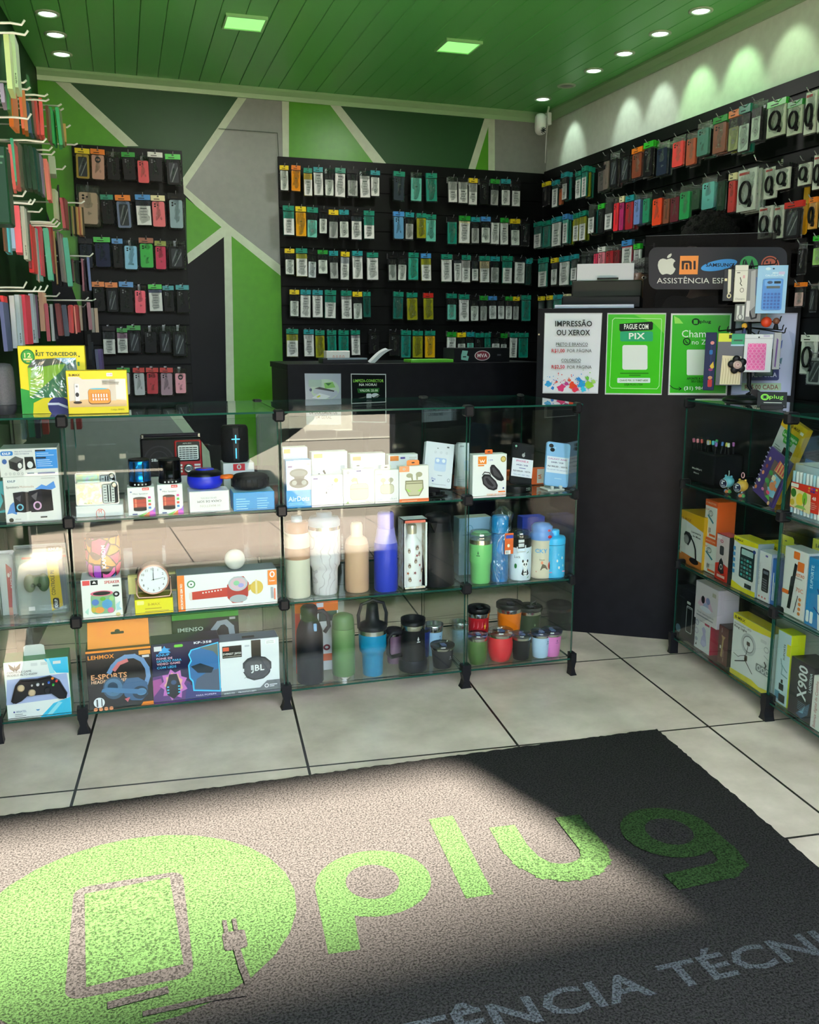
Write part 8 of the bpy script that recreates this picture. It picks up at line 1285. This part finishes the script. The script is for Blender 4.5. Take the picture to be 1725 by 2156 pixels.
# ------------------------------------------------------------------ people behind the smoked shield
def skinmesh(name, V, E, R, m, parent, lv=2):
    me = bpy.data.meshes.new(name); me.from_pydata(V, E, []); me.materials.append(m); o = bpy.data.objects.new(name, me); COL.objects.link(o); o.parent = parent
    md = o.modifiers.new('skin', 'SKIN'); md.use_smooth_shade = True
    for i, r_ in enumerate(R):
        sv = me.skin_vertices[0].data[i]; sv.radius = r_ if isinstance(r_, tuple) else (r_, r_); sv.use_root = (i == 0)
    s_ = o.modifiers.new('sub', 'SUBSURF'); s_.levels = lv; s_.render_levels = lv; return o
def person(label, loc, rz, skin, hair_c, shirt_c, pants_c, armL, armR, afro, k=1.0):
    e = tag(empty('person', loc, rz), label, 'person'); e.scale = (k, k, k)
    V = [(0, 0, .94), (0, 0, 1.13), (0, .01, 1.32), (0, .012, 1.46), (0, .0, 1.52), (0, -.022, 1.575), (0, -.012, 1.645), (0, .0, 1.70)]; R = [(.13, .10), (.125, .09), (.15, .10), .058, .052, (.062, .07), (.078, .092), (.06, .07)]
    E = [(i, i + 1) for i in range(7)]
    def chain(st, pts):
        p = st
        for v, r_ in pts: V.append(v); R.append(r_); E.append((p, len(V) - 1)); p = len(V) - 1
        return p
    for s, A in ((1, armL), (-1, armR)):
        el, wr, pl, fd, td = A
        w_ = chain(2, [((s * .165, .01, 1.41), .055), ((s * .19, .01, 1.34), .05), (el, .038), (wr, .026)])
        p_ = chain(w_, [(pl, (.036, .016))]); f = Vector(fd).normalized(); side = Vector(td).normalized(); b_ = Vector(pl)
        for j in range(4):
            root = b_ + f * .028 + side * (.027 - .018 * j); L = (.034, .038, .036, .028)[j]; n_ = f.cross(side) * .006
            chain(p_, [(tuple(root), .0098), (tuple(root + f * L + n_), .0088), (tuple(root + f * L * 1.75 + n_ * 3), .0078)])
        th = b_ - f * .02 + side * .034; chain(p_, [(tuple(th), .012), (tuple(th + side * .02 + f * .028), .010), (tuple(th + side * .02 + f * .052), .008)])
        chain(0, [((s * .09, 0, .86), .09), ((s * .10, -.01, .50), .06), ((s * .10, .012, .10), .042), ((s * .10, -.06, .05), .042), ((s * .10, -.14, .035), .032)])
        chain(6, [((s * .088, .005, 1.625), .018)])
    chain(6, [((0, -.105, 1.625), .016)])
    skinmesh('body', V, E, R, M(skin, .45), e)
    SV = [(0, 0, .98), (0, 0, 1.13), (0, .01, 1.32), (0, .012, 1.44)]; SR = [(.15, .115), (.142, .108), (.168, .118), (.075, .075)]; SE = [(0, 1), (1, 2), (2, 3)]
    PV = [(0, 0, .99), (0, 0, .92)]; PRr = [(.142, .11), (.142, .115)]; PE = [(0, 1)]
    for s, A in ((1, armL), (-1, armR)):
        n_ = len(SV); el = Vector(A[0]); SV += [(s * .165, .01, 1.41), (s * .19, .01, 1.34), tuple(Vector((s * .19, .01, 1.34)).lerp(el, .7))]; SR += [.072, .066, .06]; SE += [(2, n_), (n_, n_ + 1), (n_ + 1, n_ + 2)]
        n_ = len(PV); PV += [(s * .095, 0, .84), (s * .10, -.01, .50), (s * .10, .012, .12)]; PRr += [.10, .074, .062]; PE += [(1, n_), (n_, n_ + 1), (n_ + 1, n_ + 2)]
    skinmesh('shirt', SV, SE, SR, M(shirt_c, .8), e); skinmesh('trousers', PV, PE, PRr, M(pants_c, .8), e)
    m = MB(); hm = noisy('hair_' + hair_c[1:], hair_c, '#2c2a28' if afro else '#8a8a8a', 220, .5 if not afro else .9, .8)
    if afro:
        m.ball((0, .02, 1.70), (.118, .122, .105), hm, 26); rr = random.Random(1)
        for i in range(70):
            a, b = rr.uniform(0, 6.28), rr.uniform(.0, 1.5); m.ball((.112 * sin(b) * cos(a), .02 + .116 * sin(b) * sin(a), 1.70 + .10 * cos(b)), .016, hm, 7)
    else: m.ball((0, .018, 1.672), (.088, .102, .082), hm, 26); m.ball((0, -.05, 1.715), (.06, .045, .03), hm, 16)
    m.obj('hair', e)
    for s in (-1, 1):
        m = MB(); m.ball((s * .033, -.094, 1.648), (.013, .008, .008), M('#e0dcd6', .3), 12); m.ball((s * .033, -.1005, 1.648), (.006, .003, .006), M('#20140e', .2), 10); m.ball((s * .034, -.097, 1.668), (.018, .006, .004), M('#1a1210', .8), 10); m.obj('eye', e)
    m = MB(); m.ball((0, -.088, 1.583), (.024, .012, .007), M('#7a3c34', .5), 14); m.obj('mouth', e); return e
down = lambda s: ((s * .18, .02, 1.10), (s * .175, -.05, .87), (s * .175, -.07, .80), (0, -.15, -1), (0, -1, 0))
person('person with dark curly hair rising above the smoked shield, turned sideways', (2.285, 3.33, 0), -1.35, '#5a3c2c', '#0c0a0a', '#15161a', '#1a1c22', down(1), down(-1), True, .955)
upB = ((-.21, -.06, 1.12), (-.05, -.22, 1.30), (-.035, -.245, 1.36), (.1, -.1, 1), (1, 0, 0))
person('person behind the smoked shield raising one hand near the chin, left of the sign', (2.265, 3.74, 0), -.95, '#5c3a28', '#3c3a38', '#1c2030', '#1a1c22', down(1), upB, False, .90)

# ------------------------------------------------------------------ the street outside, seen mirrored in the glass
car = tag(empty('parked_car', (-.55, -1.45, -.02)), 'dark car parked on the sunny street outside, mirrored in the display glass', 'car'); CARM = M('#0c0d10', .25)
m = MB(); m.prism([(-2.6, .38), (-2.5, .25), (1.35, .24), (1.75, .42), (1.98, .58), (2.02, .74), (1.7, .92), (.85, 1.02), (.2, 1.42), (-1.5, 1.46), (-2.5, 1.05), (-2.62, .7)], -1.75, .0, CARM); m.obj('body', car)
m = MB(); m.prism([(.65, 1.03), (.15, 1.36), (-1.4, 1.40), (-2.1, 1.03)], -.004, .004, M('#22262a', .1)); m.obj('side_window', car)
for x in (1.12, -1.7):
    m = MB(); m.lathe([(.33, -.10), (.35, -.07), (.35, .07), (.33, .10), (.22, .11)], M('#0a0a0b', .8), 32, Matrix.Translation((x, -.08, .35)) @ Matrix.Rotation(pi / 2, 4, 'X')); m.obj('wheel', car)
    m = MB(); m.lathe([(.21, .112), (.18, .09), (.05, .115), (0, .115)], M('#7a7c80', .3, .8), 24, Matrix.Translation((x, -.08, .35)) @ Matrix.Rotation(pi / 2, 4, 'X')); m.obj('wheel_cover', car)
